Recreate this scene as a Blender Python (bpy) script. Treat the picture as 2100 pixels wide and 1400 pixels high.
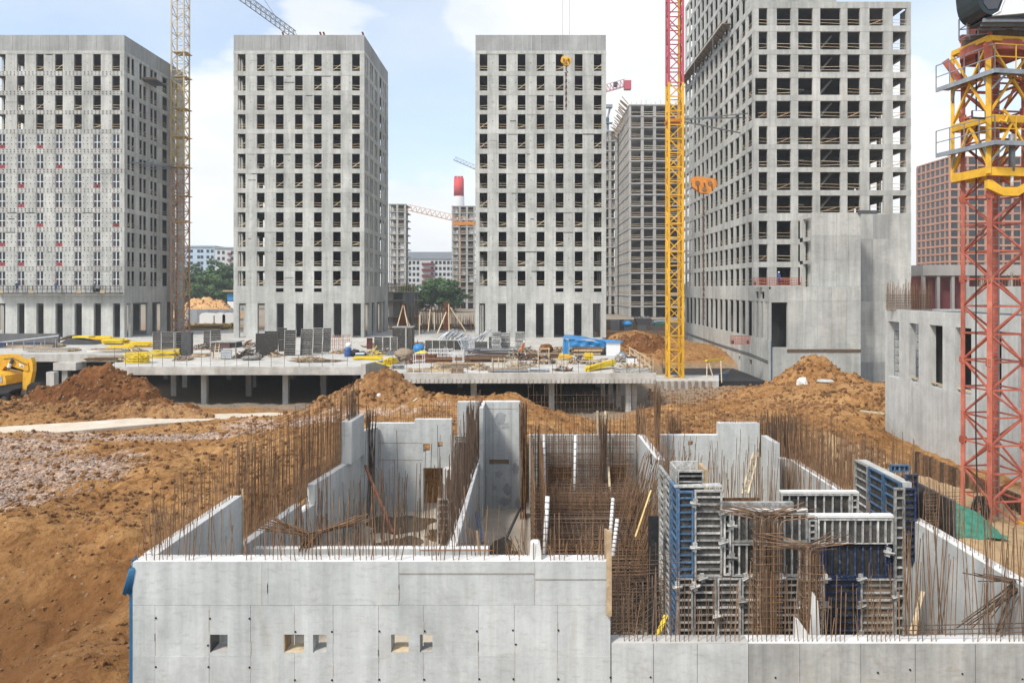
import bpy, math, random
import numpy as np
from mathutils import Vector, Matrix, Quaternion
from mathutils import noise as mnoise

for o in list(bpy.data.objects):
    bpy.data.objects.remove(o)
SC = bpy.context.scene
COL = SC.collection
rnd = random.Random(7)
CZ = 12.0            # camera height above the datum, metres
F = 1600.0           # focal length in pixels of the 2100 px wide photograph
VX, VY = 1080.0, 592.0

# ------------------------------------------------------------------ camera
cam = bpy.data.cameras.new("camera")
cam.sensor_width = 36.0
cam.lens = 36.0 * F / 2100.0
cam.shift_x = (1050.0 - VX) / 2100.0
cam.shift_y = -(700.0 - VY) / 2100.0
cam.clip_start = 0.1
cam.clip_end = 20000.0
camo = bpy.data.objects.new("camera", cam)
camo.location = (0, 0, CZ)
camo.rotation_euler = (math.radians(90), 0, 0)
COL.objects.link(camo)
SC.camera = camo

# ------------------------------------------------------------------ sky and sun
SUN_EL, SUN_AZ = math.radians(50), math.radians(222)   # azimuth measured from +Y clockwise: behind the camera, to the left
world = bpy.data.worlds.new("World")
SC.world = world
world.use_nodes = True
nt = world.node_tree
nt.nodes.clear()
def N(tree, typ, **kw):
    n = tree.nodes.new(typ)
    for k, v in kw.items():
        if k.startswith('i_'):
            n.inputs[k[2:].replace('_', ' ')].default_value = v
        else:
            setattr(n, k, v)
    return n
def L(tree, a, b):
    tree.links.new(a, b)
out = N(nt, 'ShaderNodeOutputWorld')
bg = N(nt, 'ShaderNodeBackground')
bg.inputs['Strength'].default_value = 0.138
sky = N(nt, 'ShaderNodeTexSky')
sky.sky_type = 'NISHITA'
sky.sun_disc = False
sky.sun_elevation = SUN_EL
sky.sun_rotation = SUN_AZ
sky.altitude = 100
sky.air_density = 1.0
sky.dust_density = 1.6
sky.ozone_density = 1.0
tc = N(nt, 'ShaderNodeTexCoord')
def cloud_noise(scale, det, rough, off, stretch):
    mp = N(nt, 'ShaderNodeMapping')
    mp.inputs['Scale'].default_value = (1, 1, stretch)
    mp.inputs['Location'].default_value = off
    L(nt, tc.outputs['Generated'], mp.inputs['Vector'])
    n = N(nt, 'ShaderNodeTexNoise')
    n.inputs['Scale'].default_value = scale
    n.inputs['Detail'].default_value = det
    n.inputs['Roughness'].default_value = rough
    n.inputs['Distortion'].default_value = 0.25
    L(nt, mp.outputs[0], n.inputs['Vector'])
    return n.outputs['Fac']
def ramp(tree, sock, pts, interp='LINEAR'):
    r = N(tree, 'ShaderNodeValToRGB')
    r.color_ramp.interpolation = interp
    e = r.color_ramp.elements
    while len(e) < len(pts):
        e.new(0.5)
    for i, (p, c) in enumerate(pts):
        e[i].position = p
        e[i].color = (c, c, c, 1) if isinstance(c, (int, float)) else (*c, 1)
    L(tree, sock, r.inputs['Fac'])
    return r.outputs['Color']
def math_(tree, op, a, b=None, clamp=False):
    m = N(tree, 'ShaderNodeMath', operation=op, use_clamp=clamp)
    for i, s in enumerate((a, b)):
        if s is None: continue
        if isinstance(s, (int, float)): m.inputs[i].default_value = s
        else: L(tree, s, m.inputs[i])
    return m.outputs[0]
big = cloud_noise(2.3, 9, 0.55, (3.35, 1.2, 0.42), 2.0)
thin = cloud_noise(1.3, 5, 0.6, (7.1, 2.2, 1.3), 3.0)
# the cloud banks of the photograph: broad humps of direction where the cumulus stands thicker
def hump(px, py, r, amt):
    d = Vector(((px - VX) / F, 1.0, -(py - VY) / F)).normalized()
    dp = N(nt, 'ShaderNodeVectorMath', operation='DISTANCE')
    L(nt, tc.outputs['Generated'], dp.inputs[0])
    dp.inputs[1].default_value = d
    v = math_(nt, 'DIVIDE', dp.outputs['Value'], r)
    v = math_(nt, 'MULTIPLY', v, v)
    v = math_(nt, 'MULTIPLY', v, -1.0)
    v = math_(nt, 'EXPONENT', v)
    return math_(nt, 'MULTIPLY', v, amt)
cov = big
for h in [(430, 330, 0.13, .24), (650, 60, .07, .2), (1190, 30, .16, .26), (880, 480, .10, .2), (1330, 215, .10, .12),
          (1900, 340, .09, .26), (1700, 420, .2, .2), (130, 20, .25, -.10), (2000, 120, .12, -.16), (900, 220, .10, -.12), (420, 100, .10, -.06)]:
    cov = math_(nt, 'ADD', cov, hump(*h))
mask = ramp(nt, cov, [(0.50, 0.0), (0.575, 0.8), (0.70, 1.0)])
veil = ramp(nt, thin, [(0.35, 0.27), (0.75, 0.66)])
mask2 = math_(nt, 'MAXIMUM', mask, veil)
shade = ramp(nt, cloud_noise(4.5, 7, 0.6, (1.2, 5.2, 0.1), 2.2), [(0.32, (3.9, 4.1, 4.3)), (0.6, (4.7, 4.75, 4.75))])
mixc = N(nt, 'ShaderNodeMix', data_type='RGBA')
L(nt, mask2, mixc.inputs['Factor'])
L(nt, sky.outputs[0], mixc.inputs['A'])
L(nt, shade, mixc.inputs['B'])
L(nt, mixc.outputs['Result'], bg.inputs['Color'])
L(nt, bg.outputs[0], out.inputs['Surface'])

sun = bpy.data.lights.new("sun", 'SUN')
sun.energy = 2.1
sun.angle = math.radians(9)
sun.color = (1.0, 0.955, 0.88)
suno = bpy.data.objects.new("sun", sun)
sd = Vector((math.sin(SUN_AZ) * math.cos(SUN_EL), math.cos(SUN_AZ) * math.cos(SUN_EL), math.sin(SUN_EL)))
suno.rotation_euler = sd.to_track_quat('Z', 'Y').to_euler()
suno.location = (-30, -30, 80)
COL.objects.link(suno)
SC.view_settings.view_transform = 'Standard'
SC.view_settings.look = 'None'
SC.view_settings.gamma = 1.0
SC.view_settings.exposure = 0.84
SC.view_settings.use_curve_mapping = False
SC.render.engine = 'CYCLES'

# ------------------------------------------------------------------ placing
def W(px, py, Y):
    return Vector(((px - VX) * Y / F, Y, CZ - (py - VY) * Y / F))
def XW(px, Y): return (px - VX) * Y / F
def ZW(py, Y): return CZ - (py - VY) * Y / F

# ------------------------------------------------------------------ materials
MATS = {}
def base_mat(name, rough=0.85, metal=0.0, spec=0.3):
    m = bpy.data.materials.new(name)
    m.use_nodes = True
    t = m.node_tree
    b = t.nodes['Principled BSDF']
    b.inputs['Roughness'].default_value = rough
    b.inputs['Metallic'].default_value = metal
    b.inputs['Specular IOR Level'].default_value = spec
    return m, t, b
def pos_noise(t, scale, det=6, rough=0.6, stretch=(1, 1, 1), dist=0.0, coord='Position'):
    g = N(t, 'ShaderNodeNewGeometry')
    mp = N(t, 'ShaderNodeMapping')
    mp.inputs['Scale'].default_value = stretch
    L(t, g.outputs['Position'], mp.inputs['Vector'])
    n = N(t, 'ShaderNodeTexNoise')
    n.inputs['Scale'].default_value = scale
    n.inputs['Detail'].default_value = det
    n.inputs['Roughness'].default_value = rough
    n.inputs['Distortion'].default_value = dist
    L(t, mp.outputs[0], n.inputs['Vector'])
    return n.outputs['Fac']
def mixcol(t, fac, a, b, blend='MIX'):
    m = N(t, 'ShaderNodeMix', data_type='RGBA', blend_type=blend)
    if isinstance(fac, (int, float)): m.inputs['Factor'].default_value = fac
    else: L(t, fac, m.inputs['Factor'])
    for k, v in (('A', a), ('B', b)):
        if isinstance(v, (tuple, list)): m.inputs[k].default_value = (*v, 1)
        else: L(t, v, m.inputs[k])
    return m.outputs['Result']
def bump(t, b, sock, strength=0.3, dist=0.02):
    n = N(t, 'ShaderNodeBump')
    n.inputs['Strength'].default_value = strength
    n.inputs['Distance'].default_value = dist
    L(t, sock, n.inputs['Height'])
    L(t, n.outputs[0], b.inputs['Normal'])
def concrete(name, light, dark, scale=0.6, streak=1.2, var=0.10, stain=0.5, warm=(0.36, 0.31, 0.23)):
    m, t, b = base_mat(name, 0.82, 0, 0.25)
    n1 = pos_noise(t, scale, 8, 0.62, (1, 1, 1), 0.6)
    n2 = pos_noise(t, streak, 6, 0.65, (1.6, 1.6, 0.09), 0.2)
    n3 = pos_noise(t, scale * 12, 5, 0.7)
    f = math_(t, 'ADD', math_(t, 'MULTIPLY', n1, 0.42), math_(t, 'MULTIPLY', n2, 0.43))
    f = math_(t, 'ADD', f, math_(t, 'MULTIPLY', n3, 0.15))
    fac = ramp(t, f, [(0.36, 0.0), (0.62, 1.0)])
    c = mixcol(t, fac, dark, light)
    # damp, rusty and darker stains with a shape of their own
    n4 = pos_noise(t, scale * 0.55, 7, 0.7, (1, 1, 0.5), 1.4)
    st = math_(t, 'MULTIPLY', ramp(t, n4, [(0.55, 0.0), (0.66, 1.0)]), stain)
    c = mixcol(t, st, c, tuple(x * 0.6 for x in light))
    n6 = pos_noise(t, scale * 5, 4, 0.6, (1.0, 1.0, 3.2), .3)
    c = mixcol(t, math_(t, 'MULTIPLY', ramp(t, n6, [(0.54, 0.0), (0.72, 1.0)]), stain * .5), c, tuple(x * 0.72 for x in warm))
    n5 = pos_noise(t, scale * 1.3, 5, 0.6, (1.5, 1.5, 0.25), 0.7)
    c = mixcol(t, math_(t, 'MULTIPLY', ramp(t, n5, [(0.60, 0.0), (0.74, 1.0)]), stain * 0.55), c, warm)
    oi = N(t, 'ShaderNodeObjectInfo')
    v = math_(t, 'ADD', math_(t, 'MULTIPLY', oi.outputs['Random'], 2 * var), 1.0 - var)
    hs = N(t, 'ShaderNodeHueSaturation')
    L(t, v, hs.inputs['Value'])
    L(t, c, hs.inputs['Color'])
    L(t, hs.outputs[0], b.inputs['Base Color'])
    bump(t, b, math_(t, 'ADD', n3, n2), 0.35, 0.02)
    return m
def plain(name, col, rough=0.7, metal=0.0, var=0.12, nscale=3.0, dirt=0.25, dirtcol=(0.22, 0.17, 0.12), spec=0.3, bmp=0.15):
    m, t, b = base_mat(name, rough, metal, spec)
    n1 = pos_noise(t, nscale, 6, 0.65)
    c = mixcol(t, ramp(t, n1, [(0.35, 0.0), (0.65, 1.0)]), tuple(x * (1 - var) for x in col), tuple(min(1, x * (1 + var)) for x in col))
    n2 = pos_noise(t, nscale * 2.1, 6, 0.7, (1, 1, 0.6), 0.8)
    c = mixcol(t, math_(t, 'MULTIPLY', ramp(t, n2, [(0.52, 0.0), (0.68, 1.0)]), dirt), c, dirtcol)
    oi = N(t, 'ShaderNodeObjectInfo')
    hs = N(t, 'ShaderNodeHueSaturation')
    L(t, math_(t, 'ADD', math_(t, 'MULTIPLY', oi.outputs['Random'], 2 * var), 1.0 - var), hs.inputs['Value'])
    L(t, c, hs.inputs['Color'])
    L(t, hs.outputs[0], b.inputs['Base Color'])
    if bmp: bump(t, b, n2, bmp, 0.02)
    return m
M = MATS
M['tower'] = concrete('tower_concrete', (.54, .54, .505), (.265, .272, .258), 0.2, 0.9, .09, .6)
M['tower_warm'] = concrete('far_concrete', (.43, .42, .40), (.30, .295, .28), 0.12, 0.5, .07, .3)
M['parapet'] = concrete('parapet_concrete', (.38, .385, .375), (.22, .225, .22), 0.2, 1.3, .08, .4)
M['inside'] = concrete('shade_darkened_concrete', (.13, .13, .13), (.075, .075, .078), 0.2, 0.6, .1, .3)  # same bare concrete, with the gloom of rooms and garage painted into its colour
M['pit'] = concrete('pit_wall_concrete', (.545, .56, .545), (.34, .352, .345), 0.75, 1.9, .05, .6)
M['pit_top'] = concrete('fresh_concrete_top', (.72, .71, .68), (.56, .555, .53), 2.2, 3.0, .03, .25)
M['slab'] = concrete('deck_concrete', (.58, .565, .53), (.33, .315, .28), 0.35, 0.6, .04, .8, (.42, .33, .22))
M['floor'] = concrete('pit_floor_concrete', (.55, .49, .40), (.38, .32, .25), 0.5, 0.8, .03, .5)
M['formface'] = plain('form_plywood', (.05, .047, .043), .7, 0, .5, 5, .5, (.20, .165, .12))
M['formgrey'] = plain('grey_form_steel', (.38, .375, .355), .6, .1, .38, 7, .95, (.12, .095, .07))
M['pitdamp'] = concrete('damp_wall_concrete', (.44, .44, .415), (.22, .222, .21), 0.7, 2.6, .05, .9)
M['grout'] = plain('grout_stain', (.43, .38, .31), .9, 0, .15, 8, .3)
M['patch'] = concrete('repair_mortar', (.40, .41, .42), (.27, .275, .28), 1.5, 2., .05, .3)
M['formblue'] = plain('blue_form_steel', (.06, .13, .23), .55, .1, .3, 8, .9, (.26, .26, .25))
M['formnavy'] = plain('navy_form_steel', (.018, .034, .085), .5, .1, .3, 8, .9, (.20, .20, .20))
M['rust'] = plain('rusty_rebar', (.19, .112, .062), .85, 0, .35, 6, .4, (.10, .065, .045))
M['rustdark'] = plain('dark_rebar', (.105, .07, .048), .85, 0, .3, 6, .3, (.2, .11, .06))
M['rustred'] = plain('red_rust', (.16, .06, .03), .85, 0, .35, 4, .3)
M['wood'] = plain('raw_timber', (.40, .29, .175), .8, 0, .25, 5, .3, (.24, .18, .12))
M['woodpale'] = plain('pale_timber', (.52, .42, .28), .8, 0, .2, 5, .3, (.28, .2, .13))
M['woodold'] = plain('weathered_timber', (.26, .20, .145), .85, 0, .3, 5, .4, (.12, .1, .08))
M['yellow'] = plain('yellow_paint', (.68, .38, .03), .55, 0, .14, 2, .5, (.42, .22, .07), .3)
M['beamyellow'] = plain('yellow_beam', (.68, .50, .03), .6, 0, .12, 6, .35, (.35, .26, .10))
M['orange'] = plain('orange_paint', (.58, .22, .035), .55, 0, .18, 2, .4, (.28, .13, .07))
M['palegold'] = plain('faded_yellow_paint', (.56, .40, .16), .6, 0, .15, 2, .4, (.42, .30, .16))
M['peach'] = plain('faded_orange_paint', (.47, .27, .16), .6, 0, .2, 2, .35, (.33, .22, .15))
M['cream'] = plain('cream_paint', (.50, .44, .33), .6, 0, .1, 2, .3)
M['red'] = plain('crane_red', (.37, .10, .065), .6, 0, .22, 1.4, .6, (.46, .23, .15), .3)
M['magenta'] = plain('crimson_paint', (.42, .085, .115), .5, 0, .15, 2, .25, (.3, .12, .1))
M['steel'] = plain('galvanised_steel', (.30, .32, .34), .5, .5, .15, 3, .2, (.15, .13, .11))
M['steeldark'] = plain('dark_steel', (.07, .072, .078), .5, .3, .2, 3, .3)
M['white'] = plain('white_paint', (.72, .73, .73), .5, 0, .05, 3, .12, (.45, .42, .38))
M['glass'] = plain('dark_glass', (.022, .032, .038), .15, 0, .2, .5, 0, spec=.35, bmp=0)
M['black'] = plain('black_rubber', (.02, .02, .022), .6, 0, .2, 4, .2)
M['bluetarp'] = plain('blue_tarpaulin', (.03, .22, .50), .45, 0, .18, 1.5, .15, (.2, .3, .4), .4, .3)
M['membrane'] = plain('blue_membrane', (.012, .10, .21), .4, 0, .2, 6, .1, (.1, .2, .3), .5, .2)
M['greennet'] = plain('green_netting', (.035, .15, .105), .75, 0, .25, 5, .3, (.12, .25, .18), .2, .5)
M['pink'] = plain('brick_orange_facade', (.42, .215, .14), .8, 0, .08, .3, .1)
M['maroon'] = plain('maroon_cladding', (.17, .045, .05), .8, 0, .08, .3, .1)
M['darkpanel'] = plain('slate_panel', (.07, .075, .09), .6, 0, .1, .3, .1)
M['farwhite'] = plain('pale_render', (.55, .56, .56), .85, 0, .05, .1, .1)
M['farblue'] = plain('pale_blue_render', (.42, .52, .62), .85, 0, .05, .1, .1)
M['farroof'] = plain('grey_metal_roof', (.27, .30, .34), .6, 0, .05, .1, .1)
M['chimred'] = plain('chimney_red', (.52, .05, .05), .7, 0, .08, .1, .1)
M['bark'] = plain('bark', (.10, .075, .05), .9, 0, .2, 1, .2)
M['windowred'] = plain('red_insulation', (.22, .04, .045), .7, 0, .25, 4, .2)
M['purplish'] = plain('brown_container_wall', (.20, .125, .12), .7, 0, .1, 3, .3)
M['bluebarrel'] = plain('blue_plastic', (.03, .09, .25), .4, 0, .15, 3, .15)
M['workblue'] = plain('blue_workwear', (.05, .09, .20), .8, 0, .15, 5, .2)
M['skin'] = plain('skin', (.42, .24, .16), .6, 0, .05, 5, 0)
M['orangevest'] = plain('orange_workwear', (.70, .18, .03), .8, 0, .1, 5, .1)
def leaf_mat(name, a, b_):
    m, t, b = base_mat(name, .7, 0, .2)
    oi = pos_noise(t, .35, 4, .6)
    n = pos_noise(t, 2.5, 3, .6)
    f = math_(t, 'ADD', math_(t, 'MULTIPLY', oi, .5), math_(t, 'MULTIPLY', n, .5))
    L(t, mixcol(t, ramp(t, f, [(.38, 0.), (.62, 1.)]), a, b_), b.inputs['Base Color'])
    return m
M['leaf'] = leaf_mat('leaves', (.05, .11, .035), (.14, .24, .07))
M['leafdark'] = leaf_mat('dark_leaves', (.035, .075, .032), (.085, .15, .05))
def dirt_mat(name, cols, scale=1.0, peb=None, dark=(.085, .045, .022), band=None):
    m, t, b = base_mat(name, .95, 0, .12)
    n1 = pos_noise(t, .22 * scale, 9, .62, (1, 1, 1), .8)
    n2 = pos_noise(t, 2.2 * scale, 8, .72, (1, 1, 1), .4)
    n3 = pos_noise(t, 11 * scale, 5, .7)
    f = math_(t, 'ADD', math_(t, 'MULTIPLY', n1, .45), math_(t, 'MULTIPLY', n2, .4))
    f = math_(t, 'ADD', f, math_(t, 'MULTIPLY', n3, .15))
    r = N(t, 'ShaderNodeValToRGB')
    e = r.color_ramp.elements
    while len(e) < len(cols): e.new(.5)
    for i, c in enumerate(cols):
        e[i].position = .36 + .30 * i / (len(cols) - 1)
        e[i].color = (*c, 1)
    L(t, f, r.inputs['Fac'])
    c = r.outputs['Color']
    v = N(t, 'ShaderNodeTexVoronoi')
    v.inputs['Scale'].default_value = 3.7 * scale
    g = N(t, 'ShaderNodeNewGeometry')
    L(t, g.outputs['Position'], v.inputs['Vector'])
    clod = ramp(t, v.outputs['Distance'], [(.0, 1.), (.55, 0.)])
    c = mixcol(t, math_(t, 'MULTIPLY', ramp(t, n2, [(.40, 1.0), (.50, 0.)]), .30), c, dark)
    if peb:
        v2 = N(t, 'ShaderNodeTexVoronoi')
        v2.inputs['Scale'].default_value = 6.0
        L(t, g.outputs['Position'], v2.inputs['Vector'])
        sep = N(t, 'ShaderNodeSeparateColor')
        L(t, v2.outputs['Color'], sep.inputs[0])
        on = math_(t, 'MULTIPLY', math_(t, 'GREATER_THAN', sep.outputs[0], .955), math_(t, 'LESS_THAN', v2.outputs['Distance'], .28))
        c = mixcol(t, on, c, peb)
    if band: c = band(t, c)
    L(t, c, b.inputs['Base Color'])
    h = math_(t, 'ADD', math_(t, 'MULTIPLY', n2, 1.4), math_(t, 'ADD', math_(t, 'MULTIPLY', clod, .5), math_(t, 'MULTIPLY', n3, .6)))
    bump(t, b, h, .85, .16 / scale)
    return m
OCHRE = [(.17, .075, .024), (.31, .152, .052), (.43, .238, .095), (.53, .33, .155)]
M['dirt'] = dirt_mat('ochre_earth', OCHRE, 1.0, (.45, .38, .30))
M['dirtred'] = dirt_mat('red_brown_earth', [(.08, .031, .012), (.155, .062, .022), (.23, .10, .036), (.33, .165, .065)], 1.0, (.42, .34, .26))
M['dirtmid'] = dirt_mat('sandy_earth', [(.15, .072, .028), (.27, .138, .055), (.40, .225, .10), (.50, .32, .16)], 1.0, (.52, .46, .38))
M['sand'] = plain('orange_sand', (.50, .29, .13), .95, 0, .12, .3, .2)
M['gravel'] = plain('pinkish_gravel', (.47, .36, .29), .9, 0, .45, 14, .5, (.27, .15, .08))
M['road'] = concrete('road_concrete', (.66, .59, .48), (.52, .43, .32), .6, .6, .02, .5)
M['clod'] = dirt_mat('earth_clods', [(.10, .048, .02), (.20, .10, .043), (.30, .165, .075), (.42, .26, .13)], 1.6)
M['puddle'] = plain('wet_mud', (.10, .07, .04), .06, 0, .2, 1.5, 0, spec=.6, bmp=0)
M['pipe'] = plain('white_pvc', (.68, .67, .66), .4, 0, .04, 4, .15)

# ------------------------------------------------------------------ mesh building
class MB:
    def __init__(s): s.v = []; s.f = []
    def add(s, v, f):
        n = len(s.v)
        s.v += [tuple(p) for p in v]
        s.f += [tuple(i + n for i in q) for q in f]
        return s
    def box(s, x0, x1, y0, y1, z0, z1):
        return s.add([(x0, y0, z0), (x1, y0, z0), (x1, y1, z0), (x0, y1, z0), (x0, y0, z1), (x1, y0, z1), (x1, y1, z1), (x0, y1, z1)],
                     [(0, 3, 2, 1), (4, 5, 6, 7), (0, 1, 5, 4), (1, 2, 6, 5), (2, 3, 7, 6), (3, 0, 4, 7)])
    def beam(s, p, q, w, h=None, up=(0, 0, 1)):
        p, q = Vector(p), Vector(q)
        h = w if h is None else h
        d = (q - p)
        if d.length < 1e-6: return s
        d.normalize()
        u = Vector(up)
        if abs(d.dot(u)) > 0.98: u = Vector((0, 1, 0))
        r = d.cross(u).normalized(); u = r.cross(d).normalized()
        r = r * w / 2; u = u * h / 2
        v = [p - r - u, p + r - u, p + r + u, p - r + u, q - r - u, q + r - u, q + r + u, q - r + u]
        return s.add(v, [(0, 1, 2, 3), (7, 6, 5, 4), (0, 4, 5, 1), (1, 5, 6, 2), (2, 6, 7, 3), (3, 7, 4, 0)])
    def tube(s, pts, r, n=6, cap=True):
        pts = [Vector(p) for p in pts]
        rs = r if isinstance(r, (list, tuple)) else [r] * len(pts)
        base = len(s.v)
        for i, p in enumerate(pts):
            d = (pts[min(i + 1, len(pts) - 1)] - pts[max(i - 1, 0)]).normalized()
            u = Vector((0, 0, 1)) if abs(d.z) < .95 else Vector((0, 1, 0))
            a = d.cross(u).normalized(); b = a.cross(d).normalized()
            for k in range(n):
                t = 2 * math.pi * k / n
                s.v.append(tuple(p + (a * math.cos(t) + b * math.sin(t)) * rs[i]))
        for i in range(len(pts) - 1):
            for k in range(n):
                a0 = base + i * n + k; a1 = base + i * n + (k + 1) % n
                s.f.append((a0, a0 + n, a1 + n, a1))
        if cap:
            s.f.append(tuple(base + k for k in range(n)))
            s.f.append(tuple(base + (len(pts) - 1) * n + k for k in reversed(range(n))))
        return s
    def prism(s, poly, z0, z1):
        n = len(poly)
        a = sum(poly[i][0] * poly[(i + 1) % n][1] - poly[(i + 1) % n][0] * poly[i][1] for i in range(n))
        if a < 0: poly = poly[::-1]
        v = [(x, y, z0) for x, y in poly] + [(x, y, z1) for x, y in poly]
        f = [tuple(reversed(range(n))), tuple(range(n, 2 * n))] + [(i, (i + 1) % n, (i + 1) % n + n, i + n) for i in range(n)]
        return s.add(v, f)
    def yprism(s, poly, y0, y1):      # polygon in x,z extruded along y
        n = len(poly)
        a = sum(poly[i][0] * poly[(i + 1) % n][1] - poly[(i + 1) % n][0] * poly[i][1] for i in range(n))
        if a < 0: poly = poly[::-1]
        v = [(x, y0, z) for x, z in poly] + [(x, y1, z) for x, z in poly]
        f = [tuple(range(n)), tuple(reversed(range(n, 2 * n)))] + [(i, i + n, (i + 1) % n + n, (i + 1) % n) for i in range(n)]
        return s.add(v, f)
    def ball(s, c, r, nu=8, nv=5, jit=0.0, rng=rnd):
        c = Vector(c); r = Vector(r) if isinstance(r, (tuple, list)) else Vector((r, r, r))
        base = len(s.v)
        for i in range(nv + 1):
            th = math.pi * i / nv
            for k in range(nu):
                ph = 2 * math.pi * k / nu
                q = 1 + rng.uniform(-jit, jit) if 0 < i < nv else 1
                s.v.append((c.x + r.x * q * math.sin(th) * math.cos(ph), c.y + r.y * q * math.sin(th) * math.sin(ph), c.z + r.z * q * math.cos(th)))
        for i in range(nv):
            for k in range(nu):
                a0 = base + i * nu + k; a1 = base + i * nu + (k + 1) % nu
                s.f.append((a0, a0 + nu, a1 + nu, a1))
        return s
    def cells(s, xs, ys, zs, solid):
        """blocks of a grid, faces only where a solid cell meets an empty one"""
        nx, ny, nz = len(xs) - 1, len(ys) - 1, len(zs) - 1
        S = {}
        for i in range(nx):
            for j in range(ny):
                for k in range(nz):
                    S[i, j, k] = solid(i, j, k)
        for (i, j, k), on in S.items():
            if not on: continue
            x0, x1, y0, y1, z0, z1 = xs[i], xs[i + 1], ys[j], ys[j + 1], zs[k], zs[k + 1]
            c = [(x0, y0, z0), (x1, y0, z0), (x1, y1, z0), (x0, y1, z0), (x0, y0, z1), (x1, y0, z1), (x1, y1, z1), (x0, y1, z1)]
            for dd, q in (((0, 0, -1), (0, 3, 2, 1)), ((0, 0, 1), (4, 5, 6, 7)), ((0, -1, 0), (0, 1, 5, 4)), ((1, 0, 0), (1, 2, 6, 5)), ((0, 1, 0), (2, 3, 7, 6)), ((-1, 0, 0), (3, 0, 4, 7))):
                if not S.get((i + dd[0], j + dd[1], k + dd[2]), False):
                    s.add([c[t] for t in q], [(0, 1, 2, 3)])
        return s
def mk_mesh(name, mb, mat, smooth=False, recenter=True):
    me = bpy.data.meshes.new(name)
    if not mb.v:
        return me, Vector((0, 0, 0))
    v = np.array(mb.v, dtype=float)
    c = np.array([0., 0., 0.])
    if recenter:
        lo, hi = v.min(0), v.max(0)
        c = np.array([(lo[0] + hi[0]) / 2, (lo[1] + hi[1]) / 2, lo[2]])
        v = v - c
    me.from_pydata(v.tolist(), [], mb.f)
    me.materials.append(mat)
    if smooth:
        me.polygons.foreach_set('use_smooth', [True] * len(me.polygons))
    me.update()
    return me, Vector(c)
def props(o, label=None, cat=None, group=None, kind=None):
    if label: o['label'] = label
    if cat: o['category'] = cat
    if group: o['group'] = group
    if kind: o['kind'] = kind
    return o
def obj(name, mb, mat, parent=None, smooth=False, **kw):
    """a mesh given in world coordinates (the parent, if any, unrotated)"""
    me, c = mk_mesh(name, mb, M[mat] if isinstance(mat, str) else mat, smooth)
    o = bpy.data.objects.new(name, me)
    COL.objects.link(o)
    if parent is not None:
        o.parent = parent
        p = Vector((0, 0, 0)); q = parent
        while q is not None:
            p += q.location; q = q.parent
        o.location = c - p
    else:
        o.location = c
    return props(o, **kw)
def put(name, me, loc, parent=None, rot=None, scale=None, **kw):
    """another object on a shared mesh; loc in world coordinates, parent unrotated"""
    o = bpy.data.objects.new(name, me)
    COL.objects.link(o)
    loc = Vector(loc)
    if parent is not None:
        o.parent = parent
        q = parent
        while q is not None:
            loc = loc - q.location; q = q.parent
    o.location = loc
    if rot is not None:
        if isinstance(rot, Quaternion): rot = rot.to_euler()
        o.rotation_euler = rot
    if scale is not None: o.scale = scale
    return props(o, **kw)
def local(name, mb, mat, parent, smooth=False, **kw):
    """a mesh in its parent's own coordinates"""
    me, c = mk_mesh(name, mb, M[mat] if isinstance(mat, str) else mat, smooth)
    o = bpy.data.objects.new(name, me)
    COL.objects.link(o)
    o.parent = parent
    o.location = c
    return props(o, **kw)
def thing(name, label, cat, loc, group=None, rotz=0.0, rot=None):
    o = bpy.data.objects.new(name, None)
    o.empty_display_size = .3
    COL.objects.link(o)
    o.location = loc
    o.rotation_euler = rot if rot else (0, 0, rotz)
    return props(o, label, cat, group)
def copy_tree(o, parent=None):
    c = o.copy()
    COL.objects.link(c)
    if parent is not None: c.parent = parent
    for ch in list(o.children): copy_tree(ch, c)
    return c
BARS = {}
def bar_mesh(kind, mat):
    if (kind, mat) not in BARS:
        mb = MB()
        if kind == 'round': mb.tube([(0, 0, 0), (0, 0, 1)], 1.0, 5)
        else: mb.box(-.5, .5, -.5, .5, 0, 1)
        BARS[kind, mat] = mk_mesh('bar', mb, M[mat], False, False)[0]
    return BARS[kind, mat]
def bar(name, p, q, r, mat, parent, h=None):
    p, q = Vector(p), Vector(q)
    d = q - p
    me = bar_mesh('round' if h is None else 'box', mat)
    return put(name, me, p, parent, d.to_track_quat('Z', 'Y'), (r, r if h is None else h, d.length))
def bars(name, segs, r, mat, parent, limit=280, stuffname=None):
    """segs: bars (p, q); the nearest become parts, the rest one joined part"""
    segs = sorted(segs, key=lambda s: s[0][1] + s[1][1]) if len(segs) > limit else segs
    for p, q in segs[:limit]: bar(name, p, q, r * rnd.uniform(.85, 1.15), mat, parent)
    if len(segs) > limit:
        mb = MB()
        for p, q in segs[limit:]: mb.tube([p, q], r, 3, False)
        obj(stuffname or name + '_mat', mb, mat, parent, kind='stuff')
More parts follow.
